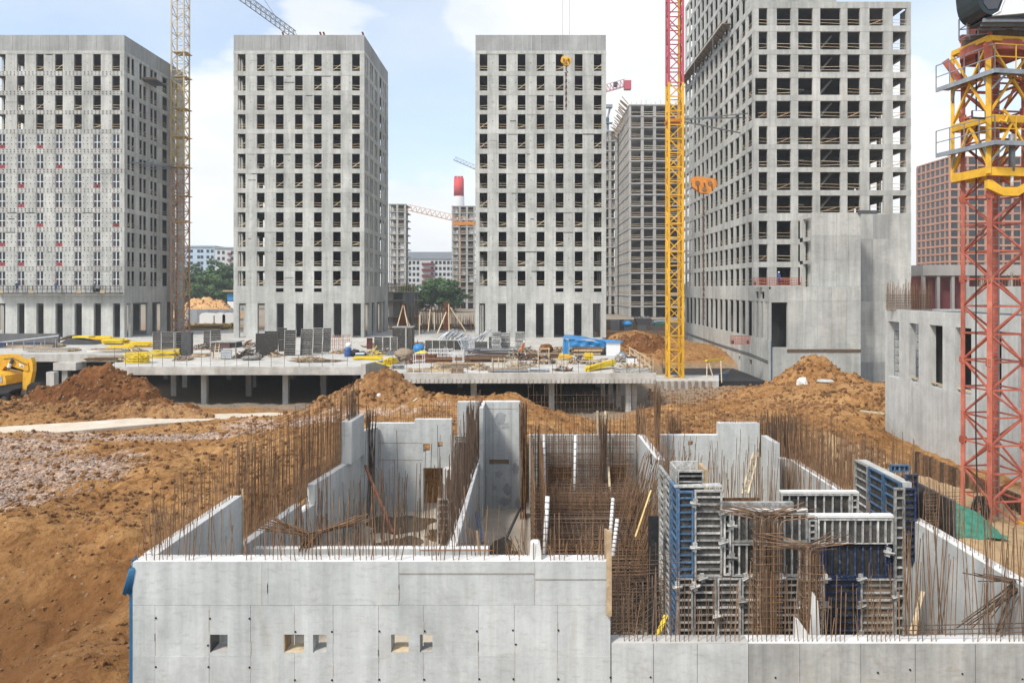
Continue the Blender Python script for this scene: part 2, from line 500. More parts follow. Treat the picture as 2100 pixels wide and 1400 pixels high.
# ------------------------------------------------------------------ ground
DECKZ = CZ - 8.2
UNDERZ = CZ - 12.6
FLOORZ = CZ - 9.85
ctrl = [(0, 905, 46), (0, 1000, 33), (0, 1045, 28.5), (0, 1200, 25), (0, 1400, 22.3), (100, 960, 39), (100, 1100, 26.5), (130, 1300, 22.5),
        (200, 900, 47), (200, 1000, 33), (250, 1080, 27), (250, 1230, 22.5), (255, 1400, 19.2), (400, 900, 46), (400, 1000, 34),
        (400, 1078, 28), (550, 880, 50), (550, 950, 38), (560, 1000, 33), (640, 920, 41), (650, 1000, 32.5), (700, 870, 48), (760, 862, 42),
        (900, 850, 46), (900, 812, 50), (1050, 815, 50), (820, 830, 52), (1000, 880, 40), (1100, 865, 52), (1200, 870, 50), (1300, 868, 50), (1150, 893, 40),
        (1400, 800, 92), (1400, 850, 60), (1380, 900, 42), (1560, 800, 90), (1500, 850, 60), (1500, 880, 45), (1620, 850, 62), (1620, 905, 42),
        (1700, 782, 76), (1810, 782, 72), (1700, 830, 62), (1800, 840, 58), (1700, 890, 46), (1800, 905, 52), (1800, 960, 43.5), (1812, 925, 58), (1880, 940, 50), (1990, 962, 45), (1890, 990, 41.5), (1960, 1012, 39), (2050, 1042, 35.5), (1740, 960, 36), (1900, 1000, 38),
        (1980, 1060, 33), (2090, 1100, 30.5), (2000, 1150, 26), (2090, 1200, 22), (1900, 1090, 29),
        (0, 872, 52), (250, 868, 54), (550, 850, 62), (600, 846, 66), (0, 800, 70), (300, 835, 60), (420, 845, 64), (620, 858, 58), (1345, 790, 99), (1345, 770, 108),
        (1320, 742, 119), (1320, 675, 131), (1420, 772, 115), (1400, 720, 150), (1300, 660, 170), (1360, 660, 180)]
pts = [tuple(W(*c)) for c in ctrl]
pts += [(-9.6, 22, CZ - 9.2), (-9.5, 17.5, CZ - 10.3), (-10, 14, CZ - 11), (-16, 12, CZ - 13), (-16, 18, CZ - 12), (0, 15, CZ - 11.5), (10, 14, CZ - 11.5), (0, 11, CZ - 11.5), (20, 12, CZ - 9.8),
        (-30, 12, CZ - 13), (-60, 12, CZ - 12), (60, 12, CZ - 9), (-45, 40, CZ - 8.8), (-60, 60, CZ - 9), (-110, 80, CZ - 9.5), (60, 60, CZ - 9), (90, 110, CZ - 9), (-110, 40, CZ - 9),
        (-20, 78, CZ - 12.4), (-30, 80, CZ - 12.5), (0, 76, CZ - 12.4), (8, 80, CZ - 12.6), (-5, 68, CZ - 11.4), (3, 65, CZ - 11.), (9, 62, CZ - 10.6), (-10, 63, CZ - 10.6), (-45, 85, CZ - 12.6), (-60, 90, CZ - 12.6), (-70, 75, CZ - 10), (90, 30, CZ - 9), (40, 45, CZ - 10), (40, 90, CZ - 13), (60, 160, CZ - 8)]
P_ = np.array(pts)
def _phi(r): return r
_n = len(P_)
_A = np.zeros((_n + 1, _n + 1))
_d = np.sqrt(((P_[:, None, :2] - P_[None, :, :2]) ** 2).sum(-1))
_A[:_n, :_n] = _phi(_d) - 0.15 * np.eye(_n)
_A[:_n, _n] = 1; _A[_n, :_n] = 1
_w = np.linalg.solve(_A, np.append(P_[:, 2], 0))
def sstep(a, b, x):
    t = np.clip((x - a) / (b - a), 0, 1)
    return t * t * (3 - 2 * t)
_rs = np.random.RandomState(5)
_lat = _rs.rand(256, 256)
def vnoise(x, y):
    xi, yi = np.floor(x).astype(int), np.floor(y).astype(int)
    fx, fy = x - xi, y - yi
    fx = fx * fx * (3 - 2 * fx); fy = fy * fy * (3 - 2 * fy)
    g = lambda i, j: _lat[i % 256, j % 256]
    return (g(xi, yi) * (1 - fx) + g(xi + 1, yi) * fx) * (1 - fy) + (g(xi, yi + 1) * (1 - fx) + g(xi + 1, yi + 1) * fx) * fy - .5
def fbm(x, y, s, oct=5, g=.55, off=0.0):
    a, t, tot = 1.0, 0, 0
    ca, sa = .8, .6
    for i in range(oct):
        t = t + a * vnoise(x * s + off + 17.3 * i, y * s + off * 1.7 + 9.1 * i)
        x, y = ca * x - sa * y, sa * x + ca * y
        s *= 2.03; a *= g
    return t
PITX0, PITX1, PITY0, PITY1 = -8.75, 13.2, 16.9, 36.3
rp = [(-400, 915, 41), (-100, 893, 48.5), (0, 886, 51.0), (150, 876, 52.5), (300, 864, 56), (420, 857, 59), (520, 852, 62), (590, 848, 66)]
ROAD = [tuple(W(*p)) for p in rp]
def base_height(x, y):
    z = np.full(x.shape, _w[_n])
    for i in range(_n):
        z += _w[i] * np.sqrt((x - P_[i, 0]) ** 2 + (y - P_[i, 1]) ** 2)
    return z
def height(x, y, rough=True):
    z = base_height(x, y)
    if rough:
        near = 1 - sstep(120, 180, y)
        clod = np.abs(fbm(x, y, .9, 5, .6)) * (.45 + .55 * sstep(27, 36, y))
        z = z + near * (fbm(x, y, .16, 5, .55, 3.) * .8 + clod * .36 - .07) * (0.3 + .7 * sstep(14, 20, y))
    if rough:
        for i in range(len(ROAD) - 1):
            a, b = ROAD[i], ROAD[i + 1]
            dx, dy = b[0] - a[0], b[1] - a[1]
            t = np.clip(((x - a[0]) * dx + (y - a[1]) * dy) / (dx * dx + dy * dy), 0, 1)
            d = np.hypot(x - a[0] - t * dx, y - a[1] - t * dy)
            f = 1 - sstep(2.6, 4.0, d)
            z = z * (1 - f) + (a[2] + t * (b[2] - a[2]) - .1) * f
    if rough:
        lb = (1 - sstep(-10, -8.5, x)) * (1 - sstep(33, 40, y))
        z = z + lb * (fbm(x * .45 + y * .9, y * .5 - x * .25, .55, 4, .5, 9.) * .42 - .22 * np.clip(1 - np.abs(fbm(x, y * .6, .42, 3, .5, 21.)) * 7, 0, 1))
    # below the deck
    u = sstep(83.5, 86, y) * (1 - sstep(128.2, 128.8, y)) * (1 - sstep(12.2, 14.5, x))
    z = z * (1 - u) + (UNDERZ + .05 * fbm(x, y, .3)) * u
    u = sstep(128.2, 128.8, y) * (1 - sstep(12.6, 14.2, x))
    z = z * (1 - u) + (DECKZ - .7) * u
    # trench along the right tower
    u = sstep(96.5, 99, y) * (1 - sstep(117, 120, y)) * sstep(20, 21.5, x)
    z = z * (1 - u) + (CZ - 13.2) * u
    far = sstep(170, 215, y)
    z = z * (1 - far) + (CZ - 8.6) * far
    side = sstep(90, 130, np.abs(x)) * (1 - far)
    z = z * (1 - side) + (CZ - 9.2) * side
    # inside the pit
    inp = sstep(PITX0 - .0, PITX0 + .2, x) * (1 - sstep(PITX1 - .3, PITX1, x)) * sstep(PITY0, PITY0 + .2, y) * (1 - sstep(PITY1 - .4, PITY1, y))
    z = z * (1 - inp) + np.minimum(z, FLOORZ - .35) * inp
    # the ground steps down outside the right wall's foot (x 11.6 ... 13): keep below the wall top
    return z
def ground_z(x, y):
    return float(height(np.array([float(x)]), np.array([float(y)]))[0])
def grid_mesh(name, xs, ys, zf, mat):
    X, Y = np.meshgrid(xs, ys)
    Z = zf(X.ravel(), Y.ravel())
    v = np.stack([X.ravel(), Y.ravel(), Z], 1)
    nx, ny = len(xs), len(ys)
    i = np.arange(nx - 1)[None, :] + (np.arange(ny - 1) * nx)[:, None]
    q = np.stack([i, i + 1, i + nx + 1, i + nx], -1).reshape(-1, 4)
    me = bpy.data.meshes.new(name)
    me.vertices.add(len(v)); me.vertices.foreach_set('co', v.ravel())
    me.loops.add(q.size); me.loops.foreach_set('vertex_index', q.ravel().astype(np.int32))
    me.polygons.add(len(q)); me.polygons.foreach_set('loop_start', np.arange(0, q.size, 4, dtype=np.int32))
    me.polygons.foreach_set('use_smooth', np.ones(len(q), bool))
    me.materials.append(M[mat] if isinstance(mat, str) else mat)
    me.update(calc_edges=True)
    return me
ys = [10.0]
while ys[-1] < 9000:
    y = ys[-1]
    ys.append(y + (0.105 + max(0, y - 20) * .0050 if y < 140 else y * .02))
xs = [0.0]
while xs[-1] < 6000:
    x = xs[-1]
    xs.append(x + (.12 if x < 16 else (.12 + (x - 16) * .016 if x < 90 else x * .06)))
xs = np.array([-x for x in xs[:0:-1]] + xs); ys = np.array(ys)
# ground material: ochre, sandy and far grey-brown earth laid out by place, with gravel
def ground_material():
    def band(t, c):
        g = N(t, 'ShaderNodeNewGeometry')
        sp = N(t, 'ShaderNodeSeparateXYZ')
        L(t, g.outputs['Position'], sp.inputs[0])
        nn = pos_noise(t, .25, 6, .65)
        # pale sandy ground on the left terrace
        a = math_(t, 'ADD', math_(t, 'MULTIPLY', sp.outputs[1], .02), math_(t, 'MULTIPLY', nn, .9))
        f1 = math_(t, 'MULTIPLY', ramp(t, a, [(1.05 / 1, 0.), (1.06, 0.)]), 1.0)
        # beyond the towers: dusty grey
        mr = N(t, 'ShaderNodeMapRange')
        mr.inputs['From Min'].default_value = 150; mr.inputs['From Max'].default_value = 200
        L(t, sp.outputs[1], mr.inputs['Value'])
        c = mixcol(t, mr.outputs[0], c, (.30, .25, .19))
        mr2 = N(t, 'ShaderNodeMapRange')
        mr2.inputs['From Min'].default_value = 350; mr2.inputs['From Max'].default_value = 480
        L(t, sp.outputs[1], mr2.inputs['Value'])
        c = mixcol(t, mr2.outputs[0], c, (.05, .085, .035))
        # underneath the deck: grey-brown
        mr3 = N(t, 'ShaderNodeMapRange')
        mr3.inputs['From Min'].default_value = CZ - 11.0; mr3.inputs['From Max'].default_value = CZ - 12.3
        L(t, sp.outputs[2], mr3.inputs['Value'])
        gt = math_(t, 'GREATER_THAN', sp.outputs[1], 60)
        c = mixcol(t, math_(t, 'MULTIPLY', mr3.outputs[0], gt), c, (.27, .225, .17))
        # slope shading and damp painted darker low on the near left bank, pale sand beside the red crane
        shade_damp = math_(t, 'MULTIPLY', math_(t, 'LESS_THAN', sp.outputs[0], 0.), ramp(t, math_(t, 'ADD', math_(t, 'MULTIPLY', math_(t, 'SUBTRACT', CZ - 8.4, sp.outputs[2]), .22), math_(t, 'MULTIPLY', nn, .9)), [(.42, 0.), (.85, .85)]))
        shade_damp = math_(t, 'MULTIPLY', shade_damp, math_(t, 'LESS_THAN', sp.outputs[1], 34.))
        c = mixcol(t, shade_damp, c, (.15, .066, .024))
        dx = math_(t, 'DIVIDE', math_(t, 'SUBTRACT', sp.outputs[0], 20.5), 6.8); dy = math_(t, 'DIVIDE', math_(t, 'SUBTRACT', sp.outputs[1], 34.), 13.)
        sd_ = math_(t, 'SUBTRACT', 1.15, math_(t, 'ADD', math_(t, 'MULTIPLY', dx, dx), math_(t, 'MULTIPLY', dy, dy)))
        c = mixcol(t, math_(t, 'MULTIPLY', ramp(t, math_(t, 'ADD', sd_, math_(t, 'MULTIPLY', math_(t, 'SUBTRACT', nn, .5), 1.5)), [(.0, 0.), (.5, 1.)]), .8), c, (.50, .36, .21))
        # pinkish crushed stone spread on the left terrace
        def bump_at(cx, cy, rx, ry):
            dx = math_(t, 'DIVIDE', math_(t, 'SUBTRACT', sp.outputs[0], cx), rx)
            dy = math_(t, 'DIVIDE', math_(t, 'SUBTRACT', sp.outputs[1], cy), ry)
            d = math_(t, 'ADD', math_(t, 'MULTIPLY', dx, dx), math_(t, 'MULTIPLY', dy, dy))
            return math_(t, 'SUBTRACT', 1.0, d)
        gm = bump_at(-25, 36.5, 6.2, 6.2)
        gm = math_(t, 'MAXIMUM', gm, bump_at(-19, 48.3, 13, 1.7))
        gm = math_(t, 'MAXIMUM', gm, bump_at(-30, 44, 5, 3.0))
        gm = math_(t, 'MAXIMUM', gm, bump_at(-14.5, 53, 7, 3))
        gm = math_(t, 'ADD', gm, math_(t, 'MULTIPLY', math_(t, 'SUBTRACT', pos_noise(t, .5, 7, .7, dist=1.), .5), 3.2))
        gf = ramp(t, gm, [(.0, 0.), (.35, .85)])
        v = N(t, 'ShaderNodeTexVoronoi'); v.inputs['Scale'].default_value = 9
        L(t, g.outputs['Position'], v.inputs['Vector'])
        sc = N(t, 'ShaderNodeSeparateColor'); L(t, v.outputs['Color'], sc.inputs[0])
        gr = N(t, 'ShaderNodeValToRGB'); L(t, sc.outputs[0], gr.inputs['Fac'])
        el = gr.color_ramp.elements
        el[0].position = 0; el[0].color = (.30, .17, .10, 1); el[1].position = 1; el[1].color = (.66, .55, .46, 1)
        e = el.new(.5); e.color = (.46, .32, .23, 1)
        c = mixcol(t, gf, c, gr.outputs['Color'])
        return c
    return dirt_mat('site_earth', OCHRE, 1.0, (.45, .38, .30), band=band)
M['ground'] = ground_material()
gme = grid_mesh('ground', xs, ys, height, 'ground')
go = bpy.data.objects.new('ground', gme); COL.objects.link(go); props(go, kind='structure')

def mound(name, label, cx, cy, rx, ry, h, mat, zb, seed, extra=(), step=.11, kind=None):
    """a heap of loose earth: a cone with rounded shoulders, gullies and lumps"""
    R = 1.5
    xs_ = np.arange(-rx * R, rx * R, step); ys_ = np.arange(-ry * R, ry * R, step)
    bumps = [(0, 0, 1., 1., 1.)] + list(extra)
    def zf(x, y):
        wx = x + .55 * fbm(x, y, .35, 3, .5, seed); wy = y + .55 * fbm(x, y, .35, 3, .5, seed + 31)
        z = np.zeros(x.shape)
        for bx, by, sx, sy, hh in bumps:
            d = np.sqrt(((wx - bx * rx) / (rx * sx)) ** 2 + ((wy - by * ry) / (ry * sy)) ** 2)
            zz = h * hh * (np.clip(1 - d, -1, 1) * (1 - .10 * np.exp(-(d / .12) ** 2)))
            z = np.maximum(z, zz)
        z = z + (np.abs(fbm(x, y, 1.1, 5, .62, seed + 7)) * .62 + fbm(x, y, .5, 4, .6, seed + 3) * .5) * np.clip(z * 1.2 + .2, 0, 1) - .3
        e = np.maximum(np.abs(x) / (rx * R), np.abs(y) / (ry * R))
        return z - 1.6 * sstep(.7, 1., e)
    me = grid_mesh(name, xs_, ys_, zf, mat)
    o = bpy.data.objects.new(name, me); COL.objects.link(o)
    o.location = (cx, cy, zb)
    props(o, label, 'earth mound', kind=kind)
    # loose clods lying on it
    mbs = MB()
    rg = random.Random(seed)
    for _ in range(420):
        a, d = rg.uniform(0, 6.28), rg.uniform(.1, 1.15) ** .7
        x, y = rx * d * math.cos(a), ry * d * math.sin(a) * .9 - ry * .1
        z = float(zf(np.array([x]), np.array([y]))[0])
        if zb + z < ground_z(cx + x, cy + y): z = ground_z(cx + x, cy + y) - zb
        r = rg.choice([.05, .07, .1, .14, .2])
        mbs.ball((x, y, z + r * .3), (r, r * rg.uniform(.7, 1.2), r * .8), 6, 4, .3, rg)
    me2 = mk_mesh('clods', mbs, M['clod'], False, False)[0]
    put('clods', me2, (cx, cy, zb), o, kind='stuff')
    return o
mound('dirt_mound', 'red-brown pile of dug earth beside the yellow excavator', XW(205, 64), 64, 7.4, 5.4, 5.2, 'dirtred', ZW(858, 64), 11,
      [(-.55, .1, .75, .9, .62), (.62, -.15, .75, .8, .42), (.25, -.3, .8, .8, .6), (.05, .1, .35, .4, 1.04)])
mound('dirt_mound', 'long low ridge of brown earth between the red pile and the pale road', XW(130, 59), 59, 10.5, 2.6, 1.5, 'dirtmid', ZW(856, 59), 23,
      [(-.6, .1, .5, .9, .9), (.45, 0, .6, .9, .95), (.8, .1, .4, .8, .6)])
mound('dirt_mound', 'sandy earth heap with a sharp peak in front of the middle of the deck', XW(785, 57), 57, 6.4, 4.8, 4.75, 'dirtmid', ZW(868, 57), 37,
      [(-.5, -.05, .7, .8, .55), (.5, -.1, .6, .7, .42), (-.9, -.3, .6, .6, .3), (.9, -.1, .5, .6, .30)])
mound('dirt_mound', 'tall ochre earth heap against the podium of the right tower', XW(1668, 84), 84, 6.6, 5.2, 5.0, 'dirt', ZW(812, 84), 51,
      [(-.5, 0, .8, .8, .45), (.45, -.1, .75, .8, .62)])
mound('dirt_mound', 'broad sandy bank left of the low slotted building', XW(1760, 66), 66, 6.6, 6.5, 3.2, 'dirt', ZW(876, 66), 67,
      [(-.8, -.2, .8, .8, .7), (-1.3, -.4, .7, .7, .42), (.5, .1, .9, .9, .95), (-.3, -.6, .8, .6, .72)])
mound('dirt_mound', 'brown earth cliff between the front middle tower and the yellow mast', XW(1318, 126), 127, 5.4, 6, 5.3, 'dirtred', ZW(744, 126), 77,
      [(-.5, .1, .8, .8, .95), (.5, .1, .8, .8, .98), (0, .3, 1.2, .8, 1.)], .25)
# stones strewn over the left terrace and the bank, and clods everywhere near
def scatter(name, n, region, sizes, mat, seed, flat=.75, cond=None):
    rg = random.Random(seed); mb = MB()
    X = []; tries = 0
    while len(X) < n and tries < n * 20:
        tries += 1
        px, py = rg.uniform(region[0], region[2]), rg.uniform(region[1], region[3])
        Y = rg.uniform(region[4], region[5]); x = XW(px, Y)
        if cond and not cond(x, Y, rg): continue
        X.append((x, Y))
    if not X: return
    A = np.array(X); Z = height(A[:, 0], A[:, 1])
    for (x, y), z in zip(X, Z):
        r = rg.choice(sizes) * rg.uniform(.7, 1.3)
        mb.ball((x, y, z + r * .25), (r, r * rg.uniform(.7, 1.2), r * flat), 5, 3, .3, rg)
    obj(name, mb, mat, kind='stuff')
def ell(x, y, cx, cy, rx, ry): return ((x - cx) / rx) ** 2 + ((y - cy) / ry) ** 2
def gr(x, y, rg):
    k = min(ell(x, y, -25, 36.5, 6.2, 6.2), ell(x, y, -19, 48.3, 13, 1.7), ell(x, y, -30, 44, 5, 3.))
    return k < rg.uniform(.5, 1.3)
scatter('gravel', 9000, (-60, 0, 640, 0, 29, 51), [.02, .025, .035, .05, .075], 'gravel', 3, .7, gr)
def outside(x, y, rg): return not (-9.2 < x < 13.4 and 16 < y < 36.5)
scatter('earth_clods', 600, (-40, 0, 300, 0, 19, 30), [.012, .018, .025, .04, .07], 'clod', 5, .7, outside)
scatter('earth_clods', 5000, (-40, 0, 720, 0, 28, 62), [.02, .03, .04, .05, .08, .13], 'clod', 4, .8, outside)
scatter('earth_clods', 3500, (1330, 0, 1830, 0, 37, 95), [.04, .06, .1, .17], 'clod', 9, .8, outside)
scatter('earth_clods', 1300, (860, 0, 1360, 0, 37, 56), [.03, .05, .09], 'clod', 10, .8, outside)

# haul road: a pale concrete strip slightly proud of the terrace
mb = MB(); prev = None
for i in range(len(rp) - 1):
    for k in range(8):
        t = k / 8
        a, b = W(*rp[i]), W(*rp[i + 1])
        p = a.lerp(b, t); w = 2.3 - 1.0 * ((i + t) / len(rp))
        d = (b - a).normalized(); n = Vector((-d.y, d.x, 0)) * w
        z = p.z + .06
        cur = [(p.x - n.x, p.y - n.y, z - .9), (p.x - n.x, p.y - n.y, z), (p.x + n.x, p.y + n.y, z), (p.x + n.x, p.y + n.y, z - .9)]
        base = len(mb.v); mb.v += cur
        if prev is not None:
            for q in range(4):
                mb.f.append((prev + q, base + q, base + (q + 1) % 4, prev + (q + 1) % 4))
        prev = base
obj('road', mb, 'road', kind='structure')
# ------------------------------------------------------------------ concrete towers
def rail_mesh(w, seed, mat='woodpale'):
    rg = random.Random(seed); mb = MB()
    for zz in (.38, .82):
        if rg.random() < .08: continue
        mb.beam((-w / 2 - .05, 0, zz + rg.uniform(-.12, .12)), (w / 2 + .05, 0, zz + rg.uniform(-.07, .07)), .04, .06)
    if rg.random() < .12: mb.beam((-w / 2, .02, rg.uniform(.1, .3)), (w / 2, .02, rg.uniform(.5, 1.2)), .04, .09)
    return mk_mesh('guard_rail', mb, M[mat], False, False)[0]
RAILS = [rail_mesh(1.3, s, 'wood' if s % 4 == 0 else 'woodpale') for s in range(7)]
RAILW = [rail_mesh(2.3, 50 + s, 'wood' if s % 3 == 0 else 'woodpale') for s in range(7)]
BW = 3.2   # bay
def pier_mesh(name, w, h, d, mat, groove=True, seed=0):
    mb = MB()
    if groove:
        mb.box(-w / 2, w / 2, .03, d, 0, h)
        k = .30 * w * (1 if seed % 2 else -1)
        mb.box(-w / 2, k - .012, 0, .03, .004, h - .004)
        mb.box(k + .012, w / 2, 0, .03, .004, h - .004)
        mb.box(w * .08 - .07, w * .08 + .07, -.004, .0, h * .42, h * .42 + .14) if False else None
    else:
        mb.box(-w / 2, w / 2, 0, d, 0, h)
    return mk_mesh(name, mb, M[mat], False, False)[0]
TIE = mk_mesh('tie_hole', MB().tube([(0, -.006, 0), (0, .05, 0)], .09, 6), M['steeldark'], False, False)[0]
def concrete_tower(label, pxl, kind, see):
    Y0 = 131.0; s = Y0 / F
    X0 = XW(pxl, Y0); X1 = X0 + 268 * s; Y1 = Y0 + 22.5
    z = lambda py: ZW(py, Y0)
    top, base = z(72), DECKZ + .004
    T = thing('concrete_tower', label, 'tower', ((X0 + X1) / 2, Y0 + 11, DECKZ), 'three matching bare concrete towers')
    sills = [146, 186, 226, 265, 305, 346, 386, 426, 466, 506, 546, 586]
    heads = [111] + [sl - 30.5 for sl in sills[1:]]
    th = .35
    wins = [(X0 + (8.5 + 39.05 * k) * s, X0 + (24.5 + 39.05 * k) * s) for k in range(7)]
    # the edges of piers on the front
    edges = [X0] + [e for w in wins for e in w] + [X1]
    piers = [(edges[2 * i], edges[2 * i + 1]) for i in range(8)]
    ph = 30.5 * s
    pm = {}
    # right and left faces: pairs of slots, one deep recess
    slots = [(1.0, 2.0), (2.4, 3.4), (5.1, 6.1), (6.5, 7.6), (9.1, 10.1), (10.5, 11.6), (13.7, 15.7), (17.2, 18.2), (19.1, 20.1)]
    slot_edges = [0.36] + [e for a in slots for e in a] + [22.14]
    sp = [(Y0 + slot_edges[2 * i], Y0 + slot_edges[2 * i + 1]) for i in range(len(slots) + 1)]
    bands_top = [104.5] + [s_ for s_ in sills]
    for r in range(12):
        zs, zh = z(sills[r]), z(heads[r])
        h = zh - zs
        hk = 'a' if r == 0 else 'b'
        for i, (a, b) in enumerate(piers):
            key = ('f', i in (0,), i == 7, hk, (i + r) % 2)
            if key not in pm: pm[key] = pier_mesh('pier', b - a, h, th, 'tower', b - a > 1, (i + r) % 2)
            put('pier', pm[key], ((a + b) / 2, Y0, zs), T)
        for i, (a, b) in enumerate(sp):
            key = ('s', i, hk)
            if key not in pm:
                mb = MB().box(-.16, 0, -(b - a) / 2, (b - a) / 2, 0, h)
                pm[key] = mk_mesh('pier', mb, M['tower'], False, False)[0]
            put('pier', pm[key], (X1, (a + b) / 2, zs), T)
        # band of wall below this row of openings, 2 cm proud, all the way round
        zb = z(heads[r + 1]) if r < 11 else z(622)
        mb = MB(); e = .02
        mb.cells([X0 - e, X0 + th, X1 - th, X1 + e], [Y0 - e, Y0 + th, Y1 - th, Y1 + e], [zb, zs], lambda i, j, k: not (i == 1 and j == 1))
        if r == 11:   # the tall band over the ground storey, with small hatches below some windows
            mb = MB(); hatch = {'b': (2, 3, 4), 'c': (4, 5, 6), 'a': (5,)}[kind]
            xs_ = sorted([X0 - e, X0 + th, X1 - th, X1 + e] + [w for k in hatch for w in wins[k]])
            def sol(i, j, k, xs_=xs_):
                inner = xs_[i] >= X0 + th - .01 and xs_[i + 1] <= X1 - th + .01
                if j == 1 and inner: return False
                xm = (xs_[i] + xs_[i + 1]) / 2
                if j == 0 and k == 1 and any(wins[q][0] < xm < wins[q][1] for q in hatch): return False
                return True
            mb.cells(xs_, [Y0 - e, Y0 + th, Y1 - th, Y1 + e], [zb, z(598.5), z(591), zs], sol)
        obj('floor_band', mb, 'tower', T)
        # floor slab and what stands on the floor inside
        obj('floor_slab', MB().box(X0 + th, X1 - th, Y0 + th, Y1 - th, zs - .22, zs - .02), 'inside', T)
        # rear and left walls in one piece per storey
        mb = MB()
        for a, b in piers: mb.box(a, b, Y1 - th, Y1, zs, zh)
        for a, b in sp: mb.box(X0, X0 + th, a, b, zs, zh)
        obj('rear_wall', mb, 'tower', T, kind='stuff')
        for k, (a, b) in enumerate(wins):
            glazed = kind == 'a' and r >= 4
            if not glazed:
                put('guard_rail', RAILS[rnd.randrange(7)], ((a + b) / 2, Y0 + .12, zs), T)
        for k, (a, b) in enumerate(slots):
            if rnd.random() < .8: put('guard_rail', RAILS[rnd.randrange(7)], (X1 - .15, Y0 + (a + b) / 2, zs), T, (0, 0, math.radians(90)), ((b - a) / 1.3, 1, 1))
    # core and cross walls, full height
    cx0, cx1 = X0 + 22 * s * 3.2, X1 - 22 * s * 1.2
    mb = MB()
    mb.box(X0 + see[0], X1 - see[1], Y0 + 7.8, Y0 + 8.1, z(622), z(108))
    mb.box(X0 + see[0], X0 + see[0] + .3, Y0 + 8.1, Y1 - 3, z(622), z(108))
    mb.box(X1 - see[1] - .3, X1 - see[1], Y0 + 8.1, Y1 - 3, z(622), z(108))
    mb.box(X0 + see[0] + .3, X1 - see[1] - .3, Y1 - 7, Y1 - 6.7, z(622), z(108))
    mb.box(X1 - 5, X1 - th, Y0 + 12, Y0 + 12.25, z(622), z(108))
    for k in (2, 4, 6):
        xx = (wins[k - 1][1] + wins[k][0]) / 2
        if xx > X0 + see[0] + .5: mb.box(xx - .12, xx + .12, Y0 + th, Y0 + 7.8, z(622), z(108))
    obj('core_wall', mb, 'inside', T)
    # parapet with its board panels
    obj('parapet_ledge', MB().cells([X0 - .04, X0 + th, X1 - th, X1 + .04], [Y0 - .04, Y0 + th, Y1 - th, Y1 + .04], [z(heads[0]), z(104.5)], lambda i, j, k: not (i == 1 and j == 1)), 'tower', T)
    obj('roof_slab', MB().box(X0 + th, X1 - th, Y0 + th, Y1 - th, z(108), z(106)), 'inside', T)
    n = 14
    pw = (X1 - X0) / n
    pmesh = mk_mesh('parapet_panel', MB().box(-pw / 2 + .012, pw / 2 - .012, 0, .3, 0, top - z(104.5)), M['parapet'], False, False)[0]
    for i in range(n):
        put('parapet_panel', pmesh, (X0 + pw * (i + .5), Y0 + .01 + rnd.uniform(0, .03), z(104.5)), T)
        put('parapet_panel', pmesh, (X0 + pw * (i + .5), Y1 - .35, z(104.5)), T)
    m = 14; pw2 = 21.8 / m
    pm2 = mk_mesh('parapet_panel', MB().box(-.3, 0, -pw2 / 2 + .012, pw2 / 2 - .012, 0, top - z(104.5)), M['parapet'], False, False)[0]
    for i in range(m):
        put('parapet_panel', pm2, (X1 - .01 - rnd.uniform(0, .03), Y0 + .35 + pw2 * (i + .5), z(104.5)), T)
        put('parapet_panel', pm2, (X0 + .33, Y0 + .35 + pw2 * (i + .5), z(104.5)), T)
    # smudged shutter strips and patches left on the cast face
    for _ in range(22):
        r = rnd.randrange(12); i = rnd.randrange(1, 7); a, b = piers[i]; w_ = rnd.uniform(.5, b - a); x_ = a + rnd.uniform(0, b - a - w_); zz_ = z(heads[r]) - rnd.choice([.16, .16, .16, 1.2])
        obj('shutter_strip', MB().box(x_, x_ + w_, Y0 - .026, Y0 - .002, zz_, zz_ + rnd.uniform(.08, .2)), rnd.choice(['steeldark', 'parapet', 'inside', 'parapet']), T)
    # tie holes on the piers, one part
    mb = MB()
    for r in range(12):
        for i, (a, b) in enumerate(piers[1:7]):
            x = (a + b) / 2 + (.62 if i % 2 else -.05)
            zc = z(sills[r]) + 1.35
            mb.tube([(x, Y0 - .006, zc), (x, Y0 + .02, zc)], .085, 6)
    obj('tie_holes', mb, 'steeldark', T, kind='stuff')
    # ground storey: tall piers
    zt = z(622)
    if kind == 'a':
        gw = [(0 + 39.2 * k + 9, 0 + 39.2 * k + 24) for k in range(7)]
    elif kind == 'b':
        gw = [(11, 25), (49, 64), (88, 103), (127, 143), (163, 184), (205, 221), (244, 261)]
    else:
        gw = [(8, 20), (46, 63), (85, 102), (124, 140), (161, 182), (202, 218), (241, 257)]
    ge = [0] + [e for w in gw for e in w] + [268]
    for i in range(8):
        a, b = X0 + ge[2 * i] * s, X0 + ge[2 * i + 1] * s
        obj('ground_pier', MB().box(a, b, Y0, Y0 + .55, base, zt), 'tower', T)
        obj('ground_pier', MB().box(a, b, Y1 - .55, Y1, base, zt), 'tower', T)
    gs = [(0, .9), (2.0, 2.9), (8.4, 9.8), (13.6, 15.5), (19.5, 22.0)] if kind == 'a' else [(.56, 1.0), (4.6, 6.5), (9.5, 11.2), (15.5, 16.6), (19, 21.9)]
    for a, b in gs:
        a = max(a, .56)
        obj('ground_pier', MB().box(X1 - .4, X1, Y0 + a, Y0 + b, base, zt), 'tower', T)
        obj('ground_pier', MB().box(X0, X0 + .4, Y0 + a, Y0 + b, base, zt), 'tower', T)
    mb = MB()
    lw = {'a': 3.0, 'b': 6.0, 'c': 9.0}[kind]
    mb.box(X0 + (.6 if kind == 'a' else 3.4), X1 - 2, Y0 + lw, Y0 + lw + .3, base, zt - .3)
    mb.box(X0 + 3.4, X0 + 3.7, Y0 + 9.3, Y1 - 5, base, zt - .3)
    obj('lobby_wall', mb, 'inside', T)
